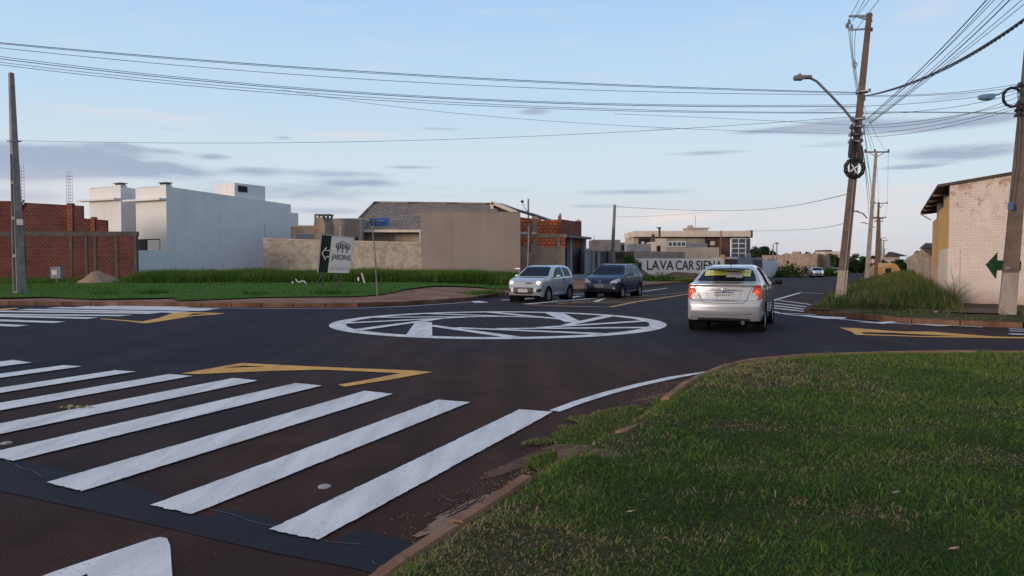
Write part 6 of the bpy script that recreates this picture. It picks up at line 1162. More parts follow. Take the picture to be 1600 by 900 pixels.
class Car:
    def __init__(s, L_, side, hw, plan, wheels, wr, archr, kf=.10, kr=.10, cell=.024, k=.05):
        s.L = L_; s.side = side; s.hw = np.array(hw); s.plan = np.array(plan); s.wheels = wheels; s.wr = wr; s.archr = archr; s.kf = kf; s.kr = kr; s.k = k
        H = max(p[1] for p in side)+.06; Wd = max(h[1] for h in hw)+.06; z0 = min(p[1] for p in side)-.04
        nx, ny, nz_ = int((L_+.2)/cell), int(2*Wd/cell), int((H-z0)/cell); gx, gy, gz = np.linspace(-.1, L_+.1, nx+1), np.linspace(-Wd, Wd, ny+1), np.linspace(z0, H, nz_+1)
        key = {}; V_ = []; Q = []
        def vid(i, j, k_):
            t_ = (i, j, k_)
            if t_ not in key: key[t_] = len(V_); V_.append((gx[i], gy[j], gz[k_]))
            return key[t_]
        for i in range(nx):
            for j in range(ny): Q.append([vid(i,j,nz_), vid(i+1,j,nz_), vid(i+1,j+1,nz_), vid(i,j+1,nz_)]); Q.append([vid(i,j,0), vid(i,j+1,0), vid(i+1,j+1,0), vid(i+1,j,0)])
            for k_ in range(nz_): Q.append([vid(i,0,k_), vid(i+1,0,k_), vid(i+1,0,k_+1), vid(i,0,k_+1)]); Q.append([vid(i,ny,k_), vid(i,ny,k_+1), vid(i+1,ny,k_+1), vid(i+1,ny,k_)])
        for j in range(ny):
            for k_ in range(nz_): Q.append([vid(0,j,k_), vid(0,j,k_+1), vid(0,j+1,k_+1), vid(0,j+1,k_)]); Q.append([vid(nx,j,k_), vid(nx,j+1,k_), vid(nx,j+1,k_+1), vid(nx,j,k_+1)])
        b0 = np.array(V_); c0 = np.stack([np.clip(b0[:,0], .75, L_-.75), b0[:,1]*.0, np.full(len(b0), .62)], 1); lo = np.zeros(len(b0)); hi = np.ones(len(b0))
        for _ in range(22):
            m_ = (lo+hi)/2; p = c0+(b0-c0)*m_[:,None]; ins = s.f(p) < 0; lo = np.where(ins, m_, lo); hi = np.where(ins, hi, m_)
        s.v = c0+(b0-c0)*((lo+hi)/2)[:,None]; s.q = np.array(Q); s.cell = cell; s.normals()
    def f(s, p):
        x, y, z = p[:,0], p[:,1], p[:,2]; u = (x/s.L-.5)*2; xx = x+np.where(u > 0, s.kf, -s.kr)*y*y*np.clip(np.abs(u), 0, 1)**1.0*1.35
        fs, _ = sdf_poly(np.stack([xx, z], 1), s.side); w = np.interp(z, s.hw[:,0], s.hw[:,1]); fw = np.abs(y)-w; pl = np.abs(y)-np.interp(x, s.plan[:,0], s.plan[:,1]); return smax(smax(fs, fw, s.k), pl, s.k*1.2)
    def normals(s):
        e_ = 2e-3; g = np.stack([(s.f(s.v+np.array(d)*e_)-s.f(s.v-np.array(d)*e_)) for d in ((1,0,0),(0,1,0),(0,0,1))], 1); s.n = g/np.maximum(np.linalg.norm(g,axis=1),1e-9)[:,None]
    def proj(s, pt, d):           # cast from far outside inward along d
        pt = np.asarray(pt, float); d = np.asarray(d, float); lo, hi = 0.0, 1.6; t = np.linspace(0, 1.6, 320); P_ = pt[None]+d[None]*t[:,None]; f_ = s.f(P_); i = np.argmax(f_ < 0); 
        return Vector(P_[i]-d*.005)
    def snap(s, view, poly, sgn=None):
        ax = {'side': (0,2), 'rear': (1,2), 'front': (1,2)}[view]; cond = {'side': np.abs(s.n[:,1]) > .45, 'rear': s.n[:,0] < -.22, 'front': s.n[:,0] > .22}[view]
        p = s.v[:,ax].copy(); 
        if view != 'side': p[:,0] = np.abs(p[:,0])
        d, g = sdf_poly(p, poly); m_ = cond & (np.abs(d) < s.cell*.62)
        if view != 'side': g[:,0] *= np.sign(s.v[:,1])
        for i, a in enumerate(ax): s.v[m_, a] -= (d*g[:,i])[m_]
    def region(s, view, poly):
        c = s.v[s.q].mean(1); n = s.n[s.q].mean(1); ax = {'side': (0,2), 'rear': (1,2), 'front': (1,2)}[view]; cond = {'side': np.abs(n[:,1]) > .42, 'rear': n[:,0] < -.2, 'front': n[:,0] > .2}[view]; p = c[:,ax].copy()
        if view != 'side': p[:,0] = np.abs(p[:,0])
        d, _ = sdf_poly(p, poly); return cond & (d < 0)
    def emit(s, e, paint, regs, mats):
        """regs: list (part name, material key, view, polygon, split by side)"""
        for (_, _, view, poly, _) in regs: s.snap(view, poly)
        lab = np.zeros(len(s.q), int); names = ['body']; ms = [paint]
        cen = s.v[s.q].mean(1); nn = s.n[s.q].mean(1)
        for (nm, mt, view, poly, split) in regs:
            r_ = s.region(view, poly)
            for sg in ((1, -1) if split else (0,)):
                k_ = (nm, mt, sg)
                if k_ in names: idx = names.index(k_)
                else: names.append(k_); ms.append(mats[mt]); idx = len(names)-1
                lab[r_ & ((cen[:,1]*sg > 0) if sg else True)] = idx
        names.append(('underbody','underbody',0)); ms.append(mats['underbody']); lab[(nn[:,2] < -.6) & (cen[:,2] < .45)] = len(names)-1
        drop = np.zeros(len(s.q), bool)
        for wx in s.wheels:
            rr = np.hypot(cen[:,0]-wx, cen[:,2]-s.wr); drop |= (rr < s.archr) & (np.abs(cen[:,1]) > .48) & ((np.abs(nn[:,1]) > .35) | (nn[:,2] < -.3))
        for i in range(len(names)):
            m_ = (lab == i) & ~drop
            if not m_.any(): continue
            q = s.q[m_]; u, inv = np.unique(q, return_inverse=True); v = s.v[u]; nm = 'body' if i == 0 else names[i][0]
            if 'window' in nm or nm == 'windscreen': v = v-s.n[u]*.006
            o = npmesh(nm, v, inv.reshape(q.shape), ms[i], e, smooth=True, world=False)
        # wheel wells and wheels
        for wx in s.wheels:
            for sg in (1, -1):
                yo = float(np.interp(.55, s.hw[:,0], s.hw[:,1])); yo = min(yo, float(np.interp(wx, s.plan[:,0], s.plan[:,1])))
                m = MB(); m.lathe((wx, sg*(yo-.012), s.wr), [(s.archr+.03, -.0), (s.archr-.004, .004), (s.archr-.004, -.40), (0, -.40)], 28, Vector((0, sg, 0))); m.build('wheel_arch', M['underbody'], e, local=True, smooth=False)
                wy = sg*(yo-.115); ro = s.wr
                m = MB(); m.lathe((wx, wy, s.wr), [(ro*.64,-.09), (ro*.9,-.095), (ro*.985,-.075), (ro,-.03), (ro,.03), (ro*.985,.075), (ro*.9,.098), (ro*.66,.092)], 30, Vector((0, sg, 0))); w_ = m.build('wheel', M['tyre'], e, local=True, smooth=True); 
                m = MB(); m.lathe((wx, wy, s.wr), [(ro*.67,.07), (ro*.655,.094), (ro*.60,.088), (ro*.58,.03)], 30, Vector((0, sg, 0))); m.lathe((wx, wy, s.wr), [(.06,.03), (.06,.075), (.03,.085), (0,.085)], 14, Vector((0, sg, 0)))
                for k_ in range(5):
                    for dd in (-.13, .13): a = k_*2*math.pi/5+dd+.3; a2 = k_*2*math.pi/5+dd*.3+.3; m.bar((wx+math.cos(a2)*.04, wy+sg*.07, s.wr+math.sin(a2)*.04), (wx+math.cos(a)*ro*.61, wy+sg*.078, s.wr+math.sin(a)*ro*.61), .028, .018)
                r_ = m.build('rim', M['alloy'], local=True); r_.parent = w_
                m = MB(); m.lathe((wx, wy, s.wr), [(ro*.60,.02), (0,.02)], 20, Vector((0, sg, 0))); r_ = m.build('brake_disc', M['underbody'], local=True); r_.parent = w_
    def seam(s, pts, view, e, w=.009, mat=None, name='panel_gap', both=True):
        for sg in ((1,-1) if both else (1,)):
            out_ = []
            for a, c in zip(pts[:-1], pts[1:]):
                n = max(2, int(math.dist(a, c)/.05))
                for i in range(n+1):
                    u = a[0]+(c[0]-a[0])*i/n; v = a[1]+(c[1]-a[1])*i/n
                    if view == 'side': out_.append(s.proj((u, sg*1.2, v), (0,-sg,0)))
                    elif view == 'rear': out_.append(s.proj((-.5, sg*u, v), (1,0,0)))
                    elif view == 'front': out_.append(s.proj((s.L+.5, sg*u, v), (-1,0,0)))
                    else: out_.append(s.proj((u, sg*v, 2.0), (0,0,-1)))
            m = MB(); m.tube(out_, w*.5, 5); m.build(name, mat or M['trim'], e, local=True)
    def plate(s, e, view, cy, cz, w, h, mat, text, blue=True, tilt=0):
        c = s.proj((-.5, cy, cz), (1,0,0)) if view == 'rear' else s.proj((s.L+.5, cy, cz), (-1,0,0)); sg = -1 if view == 'rear' else 1; x = c.x+sg*.015
        m = MB(); m.box((x, cy, cz), (.012, w, h)); p = m.build('number_plate', mat, e, local=True)
        if blue: m = MB(); m.box((x+sg*.007, cy, cz+h/2-.014), (.004, w-.01, .026)); o = m.build('plate_band', M['plateblue'], local=True); o.parent = p
        if text: t = text_on(text, (x+sg*.009, cy, cz-(.014 if blue else 0)), (0, sg, 0), (0,0,1), h*.56, w*.88, M['blackpaint'], None, 'plate_characters', off=.001, bold=.01); t.parent = p
def place(e, pos, heading, L_, ref=0.0):
    """heading = world direction of +x of the car; ref = local x that sits at pos"""
    a = math.atan2(heading[1], heading[0]); e.rotation_euler = (0,0,a); d = Vector((math.cos(a), math.sin(a), 0)); e.location = Vector(pos)-d*ref
def mirror(e, x, y, z, mat, fwd=1, sz=(.09,.19,.13)):
    m = MB(); n = 10; c = Vector((x, y, z)); sg = 1 if y > 0 else -1
    m.lathe(c, [(0,-.095),(.045,-.09),(.066,-.04),(.070,.02),(.058,.075),(.02,.095),(0,.096)], 12, Vector((.12, sg, .08))); m.bar(c-Vector((-.02, sg*.08, .03)), c-Vector((-.05, sg*.17, .07)), .05, .04); m.build('wing_mirror', mat, e, local=True, smooth=False)
# ---- silver saloon seen from behind
S1 = [(.10,.26),(.03,.36),(-.005,.47),(-.01,.60),(.015,.70),(.050,.735),(.085,.90),(.105,1.02),(.085,1.075),(.11,1.10),(.30,1.115),(.52,1.12),(.80,1.245),(1.08,1.39),(1.38,1.475),(1.85,1.512),(2.3,1.505),(2.65,1.455),(2.95,1.33),(3.30,1.12),(3.45,1.04),(3.75,.99),(4.10,.90),(4.32,.76),(4.43,.60),(4.455,.45),(4.42,.30),(4.28,.20),(3.0,.18),(1.5,.18),(.4,.20)]
HW1 = [(.15,.74),(.28,.80),(.42,.845),(.62,.852),(.80,.845),(.95,.832),(1.05,.795),(1.12,.755),(1.25,.69),(1.38,.61),(1.46,.54),(1.53,.44)]
PL1 = [(-.1,.60),(0,.70),(.10,.775),(.25,.818),(.5,.842),(1.0,.850),(3.2,.850),(3.8,.835),(4.15,.77),(4.35,.66),(4.46,.50),(4.6,.3)]
car = Car(4.455, S1, HW1, PL1, (.90, 3.50), .305, .355, kf=.12, kr=.10, k=.045)
e = empty('parked_car', (0,0,0), 'silver saloon car driving away with brake lamps lit and a yellow window sticker', 'car'); e.name = 'saloon_car'
side_w = [(.98,1.07),(1.02,1.17),(1.32,1.37),(1.60,1.435),(2.2,1.455),(2.55,1.41),(2.92,1.235),(3.10,1.08),(2.0,1.045)]
regs = [('rear_window','carglass','rear',[(0,1.135),(.60,1.135),(.655,1.15),(.60,1.27),(.535,1.385),(.40,1.425),(0,1.435),(-.1,1.435),(-.1,1.135)],False),
        ('windscreen','carglass','front',[(-.1,1.10),(.66,1.09),(.52,1.41),(.3,1.445),(-.1,1.45)],False),
        ('side_window','carglass','side',side_w,True),
        ('taillight','redlens','rear',[(.655,1.045),(.90,1.07),(.90,.735),(.60,.735),(.50,.745),(.60,.90)],True), ('taillight','redlens','side',[(-.05,.745),(.30,.745),(.34,.82),(.22,1.0),(.06,1.06),(-.05,1.06)],True),
        ('reverse_lamp','clearlens','rear',[(.475,.738),(.70,.738),(.735,.80),(.66,.91),(.585,.89)],True),
        ('headlight','clearlens','front',[(.40,.66),(.75,.70),(.9,.85),(.72,.87),(.45,.75)],True), ('grille','trim','front',[(-.1,.42),(.42,.42),(.36,.70),(-.1,.70)],False),
        ('lower_valance','trim','rear',[(-.1,.10),(.62,.10),(.56,.315),(-.1,.33)],False)]
M['silver'] = carpaint('silver_car_paint', (.42,.445,.49), .5, .27)
car.emit(e, M['silver'], regs, M)
sd_ = car
# boot recess, chrome strip, gaps
car.seam([(0,1.085),(.40,1.08),(.62,1.065)], 'rear', e, .008); car.seam([(.62,1.065),(.55,.90),(.50,.74),(.42,.665),(0,.655)], 'rear', e, .010)
car.seam([(0,.40),(.3,.40),(.62,.43)], 'rear', e, .010)
car.seam([(.33,.755),(.38,.93)], 'rear', e, .007, M['grey_metal'])
m = MB(); 
for i in range(24):
    pass
pts = [car.proj((-.5, y, .955-.02*abs(y)), (1,0,0))+Vector((-.012,0,0)) for y in np.linspace(-.40,.40,17)]
m.tube(pts, [.012+.016*(1-abs(i-8)/9) for i in range(17)], 8); m.build('boot_trim', carpaint('bright_trim', (.62,.62,.63), .8, .2), e, local=True, smooth=True)
pts = [car.proj((-.5, y, 1.075-.02*abs(y)), (1,0,0))+Vector((.0,0,.005)) for y in np.linspace(-.66,.66,21)]; m = MB(); m.tube(pts, [.010+.014*(1-(abs(i-10)/11)**3) for i in range(21)], 8); m.build('boot_lip', M['silver'], e, local=True, smooth=True)
car.plate(e, 'rear', .0, .845, .40, .135, M['plate'], 'FJH7H37')
c = car.proj((-.5, 0, .955), (1,0,0)); m = MB(); m.lathe(c+Vector((-.035,0,0)), [(.045,0),(.045,.012),(.03,.016),(.028,.008)], 20, Vector((-1,0,0))); m.bar(c+Vector((-.05,-.05,0)), c+Vector((-.05,.05,0)), .012); m.build('badge', M['alloy'], e, local=True)
for sg in (1,-1):
    c = car.proj((-.5, sg*.715, .90), (1,0,0)); m = MB(); m.lathe(c, [(.06,-.02),(.055,.006),(.03,.012),(0,.013)], 14, Vector((-1,sg*.35,0))); m.build('brake_lamp', M['brakeglow'], e, local=True, smooth=True)
# sticker band, printed portrait shapes left out as plain blotches of colour
def conform(poly_yz, view, off, mat, name, e, ny=36, nz_=10):
    (y0, y1), zl, zh = poly_yz; v = []; q = []
    for i in range(ny+1):
        y = y0+(y1-y0)*i/ny
        for j in range(nz_+1):
            z = zl(y)+(zh(y)-zl(y))*j/nz_; p = car.proj((-.5, y, z), (1,0,0)) if view == 'rear' else car.proj((car.L+.5, y, z), (-1,0,0)); 
            f0 = car.f(np.array([[p.x,p.y,p.z]])); v.append((p.x+(-off if view == 'rear' else off), p.y, p.z+off*.5))
    for i in range(ny):
        for j in range(nz_): a = i*(nz_+1)+j; q.append([a, a+nz_+1, a+nz_+2, a+1] if view == 'rear' else [a, a+1, a+nz_+2, a+nz_+1])
    return npmesh(name, v, q, mat, e, smooth=True, world=False)
tp = lambda y: 1.425-.05*abs(y)**1.5
conform(((-.50,.53), lambda y: 1.275-.045*abs(y) if y > .02 else 1.245, lambda y: 1.405-.10*y*y), 'rear', .004, M['sticker'], 'window_sticker', e)
M['stick_w'] = pm('pale_sticker_print', (.50,.48,.55), (.62,.60,.66), 9, .3); M['stick_g'] = pm('grey_sticker_print', (.08,.06,.07), (.16,.13,.15), 9, .3)
conform(((-.22,.03), lambda y: 1.225, lambda y: 1.35-.4*(y+.08)**2), 'rear', .007, M['stick_w'], 'sticker_print', e, 12, 6); conform(((-.20,.03), lambda y: 1.345-.5*(y+.07)**2, lambda y: 1.375-.6*(y+.07)**2), 'rear', .009, M['stick_g'], 'sticker_print', e, 12, 3); conform(((-.33,-.20), lambda y: 1.21, lambda y: 1.30+.35*(y+.3)), 'rear', .0075, M['stick_w'], 'sticker_print', e, 8, 5)
conform(((-.48,-.37), lambda y: 1.335, lambda y: 1.355), 'rear', .008, M['stick_g'], 'sticker_print', e, 8, 2); conform(((.08,.44), lambda y: 1.315, lambda y: 1.325), 'rear', .008, pm('ochre_print', (.38,.30,.05), (.45,.36,.08), 9, .3), 'sticker_print', e, 10, 2)
car.seam([(3.10,1.07),(3.16,.80),(3.05,.42),(2.98,.24),(2.1,.23)], 'side', e); car.seam([(2.08,1.045),(2.06,.6),(2.06,.24)], 'side', e); car.seam([(1.30,.40),(1.10,.75),(1.04,1.05)], 'side', e); car.seam([(2.06,1.05),(2.04,1.44)], 'side', e, .05, M['trim'], 'pillar_trim')
car.seam([(1.05,1.06),(2.0,1.04),(3.1,1.07)], 'side', e, .014, M['trim'], 'window_seal')
for x_ in (1.28, 2.32):
    for sg in (1,-1): p = car.proj((x_, sg*1.2, .93), (0,-sg,0)); m = MB(); m.bar(p+Vector((-.09,sg*.018,0)), p+Vector((.09,sg*.018,.005)), .022, .03); m.build('door_handle', M['silver'], e, local=True)
for sg in (1,-1): mirror(e, 2.98, sg*1.0, 1.075, M['black'])
m = MB(); m.tube([car.proj((1.45,0,2), (0,0,-1)), car.proj((1.45,0,2), (0,0,-1))+Vector((-.08,0,.09))], [.012,.006], 6); m.build('aerial', M['black'], e, local=True)
m = MB(); m.lathe((.04,-.42,.235), [(.032,-.12),(.032,.04),(.026,.04),(.026,-.1)], 12, Vector((-1,0,0))); m.build('exhaust', M['grey_metal'], e, local=True)
m = MB(); m.tube([(.88,-.65,.30),(.88,0,.27),(.88,.65,.30)], .045, 8); m.box((1.4,0,.22), (1.5,.3,.1)); m.build('rear_axle', M['underbody'], e, local=True)
hd = (math.sin(R(23)), math.cos(R(23))); place(e, (X(1130,16.75), 16.75, 0), hd, 4.455, 0); e.scale = (1.02,1.02,1.02)
# ---- hatchbacks coming towards us
def hatch(kind, paint, label, nm):
    global car
    if kind == 'a':
        L_ = 3.77; S = [(.12,.27),(.03,.40),(0,.55),(.03,.72),(.06,.95),(.13,1.10),(.26,1.33),(.38,1.43),(.7,1.475),(1.3,1.49),(1.8,1.475),(2.15,1.40),(2.55,1.17),(2.83,1.005),(3.15,.965),(3.45,.90),(3.63,.80),(3.70,.68),(3.765,.58),(3.77,.42),(3.72,.28),(3.60,.20),(2.3,.19),(.5,.20)]
        HW = [(.15,.72),(.28,.78),(.42,.815),(.60,.822),(.78,.815),(.92,.80),(1.0,.765),(1.2,.70),(1.36,.63),(1.44,.56),(1.51,.46)]; PL = [(-.1,.62),(0,.72),(.15,.79),(.4,.818),(2.9,.82),(3.3,.80),(3.55,.73),(3.7,.63),(3.77,.55),(3.9,.4)]; wh = (.62, 2.99); wr, ar_ = .29, .345
        sw = [[(.45,1.01),(.42,1.13),(.55,1.34),(1.05,1.40),(1.20,1.40),(1.18,1.0)], [(1.27,1.0),(1.29,1.405),(1.75,1.39),(2.05,1.30),(2.42,1.06),(2.46,.99)]]
        wsc = [(-.1,1.035),(.62,1.03),(.655,1.06),(.54,1.39),(.4,1.425),(-.1,1.435)]; hl = [(.42,.70),(.44,.80),(.62,.865),(.76,.87),(.86,.80),(.86,.70),(.65,.675)]; hls = [(3.35,.68),(3.8,.68),(3.8,.85),(3.42,.86)]
    else:
        L_ = 4.02; S = [(.12,.30),(.03,.42),(0,.58),(.03,.76),(.05,.98),(.12,1.12),(.30,1.40),(.42,1.475),(.8,1.515),(1.5,1.528),(2.0,1.505),(2.35,1.42),(2.72,1.20),(3.02,1.045),(3.3,1.00),(3.62,.92),(3.84,.80),(3.94,.66),(4.01,.58),(4.02,.44),(3.97,.30),(3.84,.22),(2.3,.21),(.5,.22)]
        HW = [(.15,.76),(.28,.82),(.42,.865),(.60,.872),(.78,.865),(.93,.85),(1.03,.80),(1.2,.73),(1.36,.66),(1.46,.58),(1.54,.48)]; PL = [(-.1,.66),(0,.76),(.15,.84),(.4,.868),(3.1,.872),(3.5,.84),(3.78,.76),(3.95,.66),(4.02,.58),(4.1,.4)]; wh = (.66, 3.25); wr, ar_ = .30, .355
        sw = [[(.30,1.10),(.42,1.32),(.62,1.40),(.68,1.05)], [(.74,1.04),(.80,1.41),(1.45,1.435),(1.43,1.03)], [(1.52,1.03),(1.54,1.435),(1.95,1.42),(2.28,1.32),(2.62,1.10),(2.64,1.03)]]
        wsc = [(-.1,1.075),(.68,1.065),(.70,1.09),(.59,1.43),(.42,1.46),(-.1,1.47)]; hl = [(.44,.68),(.47,.755),(.66,.85),(.84,.90),(.9,.86),(.88,.75),(.68,.70)]; hls = [(3.50,.82),(3.58,.90),(3.75,.86),(4.0,.74),(4.0,.68),(3.8,.68)]
    car = Car(L_, S, HW, PL, wh, wr, ar_, kf=.14, kr=.09, k=.05)
    e = empty(nm, (0,0,0), label, 'car')
    regs = [('windscreen','carglass','front',wsc,False), ('rear_window','carglass','rear',[(-.1,1.08),(.60,1.08),(.50,1.38),(-.1,1.40)],False)]+[('side_window','carglass','side',w_,True) for w_ in sw]
    regs += [('headlight','clearlens','front',hl,True), ('headlight','clearlens','side',hls,True), ('taillight','redlens','rear',[(.62,.78),(.9,.78),(.9,1.08),(.66,1.08)],True)]
    if kind == 'a': regs += [('lower_grille','trim','front',[(-.1,.335),(.34,.335),(.42,.37),(.45,.55),(.41,.595),(-.1,.60)],False), ('fog_lamp_recess','trim','front',[(.56,.40),(.70,.43),(.74,.50),(.70,.535),(.55,.52)],True)]
    else: regs += [('front_bumper','trimblue','front',[(-.1,.10),(1.0,.10),(1.0,.59),(.60,.62),(-.1,.64)],False), ('lower_grille','trim','front',[(-.1,.32),(.55,.32),(.50,.42),(-.1,.42)],False), ('fog_lamp','clearlens','front',[(.60,.42),(.70,.42),(.70,.50),(.60,.50)],True)]
    mats = dict(M); mats['trimblue'] = M['navyplastic']
    sidew = []
    car.emit(e, paint, regs, mats)
    if kind == 'a':
        for sg in (1,-1):
            c = car.proj((car.L+.5, sg*.60, .775), (-1,0,0)); m = MB(); m.lathe(c, [(.085,-.05),(.08,-.004),(.05,.010),(0,.012)], 16, Vector((1,sg*.3,.25))); m.build('headlamp_bulb', M['headglow'], e, local=True, smooth=True)
            m = MB(); c = car.proj((3.42, sg*1.2, .79), (0,-sg,0)); m.lathe(c, [(.045,-.02),(.04,.005),(0,.008)], 10, Vector((.3,sg,0))); m.build('indicator_lamp', pm('amber_lens', (.5,.2,.08), (.6,.28,.12), 9, .2), e, local=True)
        for y in (-.115,-.205,-.295):
            y = -y; c = car.proj((car.L+.5, y, .755), (-1,0,0)); m = MB(); m.box(c, (.03,.055,.085)); m.build('grille_slot', M['trim'], e, local=True)
        c = car.proj((car.L+.5, 0, .755), (-1,0,0)); m = MB(); m.lathe(c, [(.055,-.01),(.052,.014),(.04,.02),(0,.018)], 18, Vector((1,0,.2))); m.build('badge', M['grey_metal'], e, local=True)
        car.plate(e, 'front', .0, .475, .40, .13, M['plate'], 'AUB 8A87' if False else None)
        c = car.proj((car.L+.5, 0, .475), (-1,0,0)); m = MB()
        for i, y in enumerate(np.linspace(-.15,.15,7)): m.box((c.x+.024, y, .465), (.004,.028,.06))
        m.build('plate_characters', M['sign_ink'], e, local=True)
        car.seam([(2.50,1.0),(2.56,.80),(2.48,.40),(2.38,.24),(1.30,.23),(1.22,.45),(1.24,.98)], 'side', e); car.seam([(1.32,.58),(2.45,.60)], 'side', e, .02, M['grey_metal'], 'door_moulding'); car.seam([(1.30,.37),(2.38,.38)], 'side', e, .014, M['silver'], 'door_moulding')
        p = car.proj((1.42, 1.2, .88), (0,-1,0)); 
        for sg in (1,-1): p = car.proj((1.40, sg*1.2, .885), (0,-sg,0)); m = MB(); m.lathe(p, [(.05,-.01),(.045,.012),(0,.015)], 12, Vector((0,sg,0))); m.build('door_handle', M['black'], e, local=True)
        for sg in (1,-1): mirror(e, 2.30, sg*.93, 1.03, M['silver2'])
        car.seam([(0,1.0),(.4,.995),(.68,.97)], 'front', e, .02, M['trim'], 'wiper_cowl'); conform(((-.10,.10), lambda y: 1.34, lambda y: 1.375), 'front', .004, M['stick_w'], 'windscreen_sticker', e, 8, 2)
    else:
        car.plate(e, 'front', .0, .575, .42, .16, M['plategrey'], None, False)
        c = car.proj((car.L+.5, 0, .575), (-1,0,0)); m = MB()
        for y in np.linspace(-.15,.15,7): m.box((c.x+.024, y, .57), (.004,.022,.05))
        m.build('plate_characters', M['greywall'], e, local=True)
        c = car.proj((car.L+.5, 0, .745), (-1,0,0)); m = MB(); pl_ = [Vector((c.x+.02, y, c.z+z)) for y, z in ((0,-.085),(.055,0),(0,.085),(-.055,0))]; m.tube(pl_+[pl_[0]], .017, 6); m.build('badge', M['clearlens'], e, local=True)
        car.seam([(0,.645),(.4,.64),(.60,.625)], 'front', e, .018, M['grey_metal'], 'chrome_strip')
        car.seam([(2.68,1.03),(2.74,.80),(2.66,.42),(2.56,.26),(1.50,.25),(1.48,1.03)], 'side', e); car.seam([(1.48,.26),(.95,.30),(.90,.60),(.74,.80),(.72,1.03)], 'side', e); car.seam([(.98,.30),(2.62,.30)], 'side', e, .03, M['grey_metal'], 'sill_strip')
        for x_ in (1.66, .92):
            for sg in (1,-1): p = car.proj((x_, sg*1.2, .93), (0,-sg,0)); m = MB(); m.bar(p+Vector((-.08,sg*.015,0)), p+Vector((.08,sg*.015,0)), .022, .03); m.build('door_handle', paint, e, local=True)
        for sg in (1,-1): mirror(e, 2.50, sg*.98, 1.06, M['black']); m = MB(); m.tube([Vector((.55, sg*.60, 1.505)), Vector((1.2, sg*.60, 1.545)), Vector((2.0, sg*.58, 1.515))], .017, 6); m.build('roof_rail', M['grey_metal'], e, local=True)
    return e, car
M['silver2'] = carpaint('silver_blue_car_paint', (.40,.43,.46), .5, .30); M['navy'] = carpaint('dark_navy_car_paint', (.005,.022,.075), .0, .25, .10, .01); M['navy'].node_tree.nodes['Principled BSDF'].inputs['Specular IOR Level'].default_value = .22; M['navyplastic'] = pm('dark_navy_bumper', (.010,.014,.026), (.014,.019,.032), 20, .35, coat=.5)
e1, _ = hatch('a', M['silver2'], 'small silver three door hatchback with its headlamps on, coming out of the avenue', 'hatchback_car')
a1 = R(25.5); place(e1, (X(817,29.6), 29.6, 0), (-math.sin(a1), -math.cos(a1)), 3.77, 3.77)
e2, _ = hatch('b', M['navy'], 'dark navy five door hatchback following close behind the small silver one', 'hatchback_car')
a2 = R(26.5); place(e2, (X(936,32.6), 32.6, 0), (-math.sin(a2), -math.cos(a2)), 4.02, 4.02)
def copy_tree(o, parent=None):
    c = o.copy(); COL.objects.link(c); c.parent = parent
    for ch in o.children: copy_tree(ch, c)
    return c
# two far cars, white paint on copies of the first hatchback's body shape
M['carwhite'] = carpaint('white_car_paint', (.62,.63,.65), .0, .35); M['carwhite2'] = carpaint('pale_car_paint', (.55,.56,.58), .1, .35)
def recolour(root, old, new):
    for ch in [root]+list(root.children_recursive):
        if ch.type == 'MESH' and old.name in [m_.name for m_ in ch.data.materials]:
            ch.data = ch.data.copy()
            for i, m_ in enumerate(ch.data.materials):
                if m_ == old: ch.data.materials[i] = new
f1 = copy_tree(e1); f1['label'] = 'small white car with lit headlamps far down the avenue beside a standing person'; recolour(f1, M['silver2'], M['carwhite']); D = 108; place(f1, (X(1269.5,D), D, tz(D)), (-math.sin(R(25)), -math.cos(R(25))), 3.77, 3.77); f1.rotation_euler.z = math.atan2(-math.cos(R(13)), -math.sin(R(13)))
f2 = copy_tree(e1); f2['label'] = 'farther white car half hidden by the foot of the leaning pole'; recolour(f2, M['silver2'], M['carwhite2']); D = 128; place(f2, (X(1309.5,D), D, tz(D)), (-math.sin(R(14)), -math.cos(R(14))), 3.77, 3.77)
for o in (e1, e2, f1, f2): o['group'] = 'hatchbacks on the avenue'
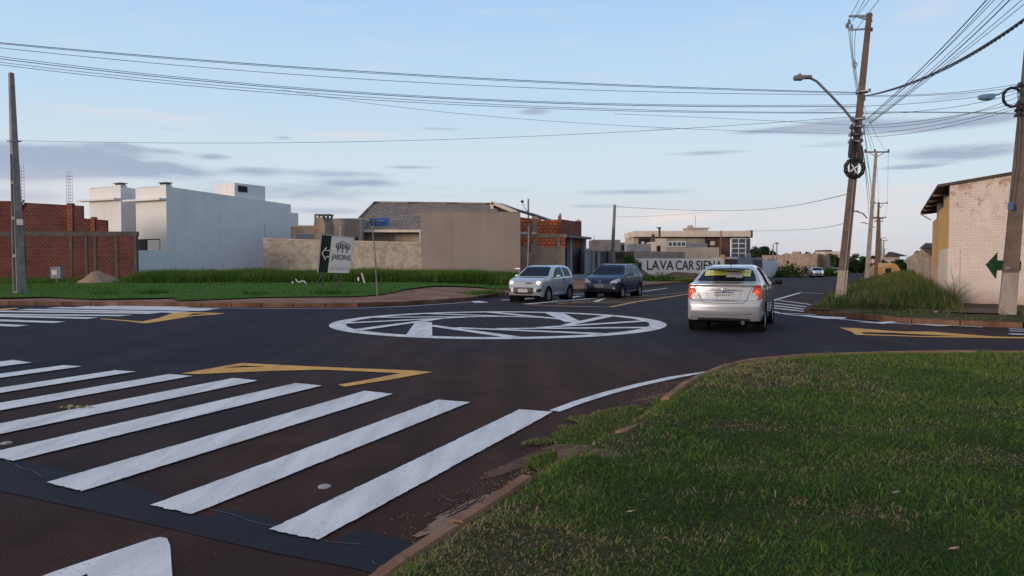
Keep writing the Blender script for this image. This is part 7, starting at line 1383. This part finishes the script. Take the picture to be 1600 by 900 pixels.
# ------------------------------------------------------------------ far pedestrian
def person(px, D, label):
    z = tz(D); x = X(px, D); me = bpy.data.meshes.new('person')
    J = [(0,0,.93,.15),(0,0,1.15,.14),(0,0,1.38,.17),(0,0,1.50,.06),(0,-.01,1.62,.095),(0,-.01,1.74,.07),(.10,0,.86,.09),(.11,.04,.50,.062),(.12,-.03,.09,.045),(.12,.10,.04,.04),(-.10,0,.86,.09),(-.12,-.06,.50,.062),(-.12,-.16,.09,.045),(-.12,-.04,.04,.04),(.20,0,1.40,.06),(.25,.03,1.13,.045),(.24,.12,.90,.035),(-.20,0,1.40,.06),(-.25,-.04,1.13,.045),(-.24,.02,.88,.035)]
    E = [(0,1),(1,2),(2,3),(3,4),(4,5),(0,6),(6,7),(7,8),(8,9),(0,10),(10,11),(11,12),(12,13),(2,14),(14,15),(15,16),(2,17),(17,18),(18,19)]
    me.from_pydata([j[:3] for j in J], E, []); o = bpy.data.objects.new('person', me); COL.objects.link(o); o.location = (x, D, z); sk = o.modifiers.new('skin', 'SKIN'); o.modifiers.new('sub', 'SUBSURF').levels = 1
    o.modifiers['sub'].render_levels = 1
    for i, j in enumerate(J): me.skin_vertices[0].data[i].radius = (j[3], j[3])
    me.skin_vertices[0].data[0].use_root = True
    dg = bpy.context.evaluated_depsgraph_get(); m2 = bpy.data.meshes.new_from_object(o.evaluated_get(dg)); o.modifiers.clear(); o.data = m2
    ms = [pm('dark_trousers', (.02,.02,.03), (.03,.03,.04), 9, .9), pm('maroon_shirt', (.10,.02,.025), (.14,.03,.035), 9, .9), pm('skin', (.22,.12,.08), (.28,.16,.11), 9, .6), pm('dark_hair', (.012,.01,.01), (.02,.017,.015), 9, .7)]
    m2.materials.clear()
    for q in ms: m2.materials.append(q)
    for p in m2.polygons:
        c = p.center; p.material_index = 0 if c.z < .93 else (1 if (c.z < 1.5 and not (abs(c.x) > .2 and c.z < 1.15)) else 2)
        if c.z > 1.68 or (c.z > 1.57 and c.y > .03): p.material_index = 3
        p.use_smooth = True
    return tag(o, label, 'person')
person(1259.0, 110, 'person in a dark red top and dark trousers standing beside the far white car')
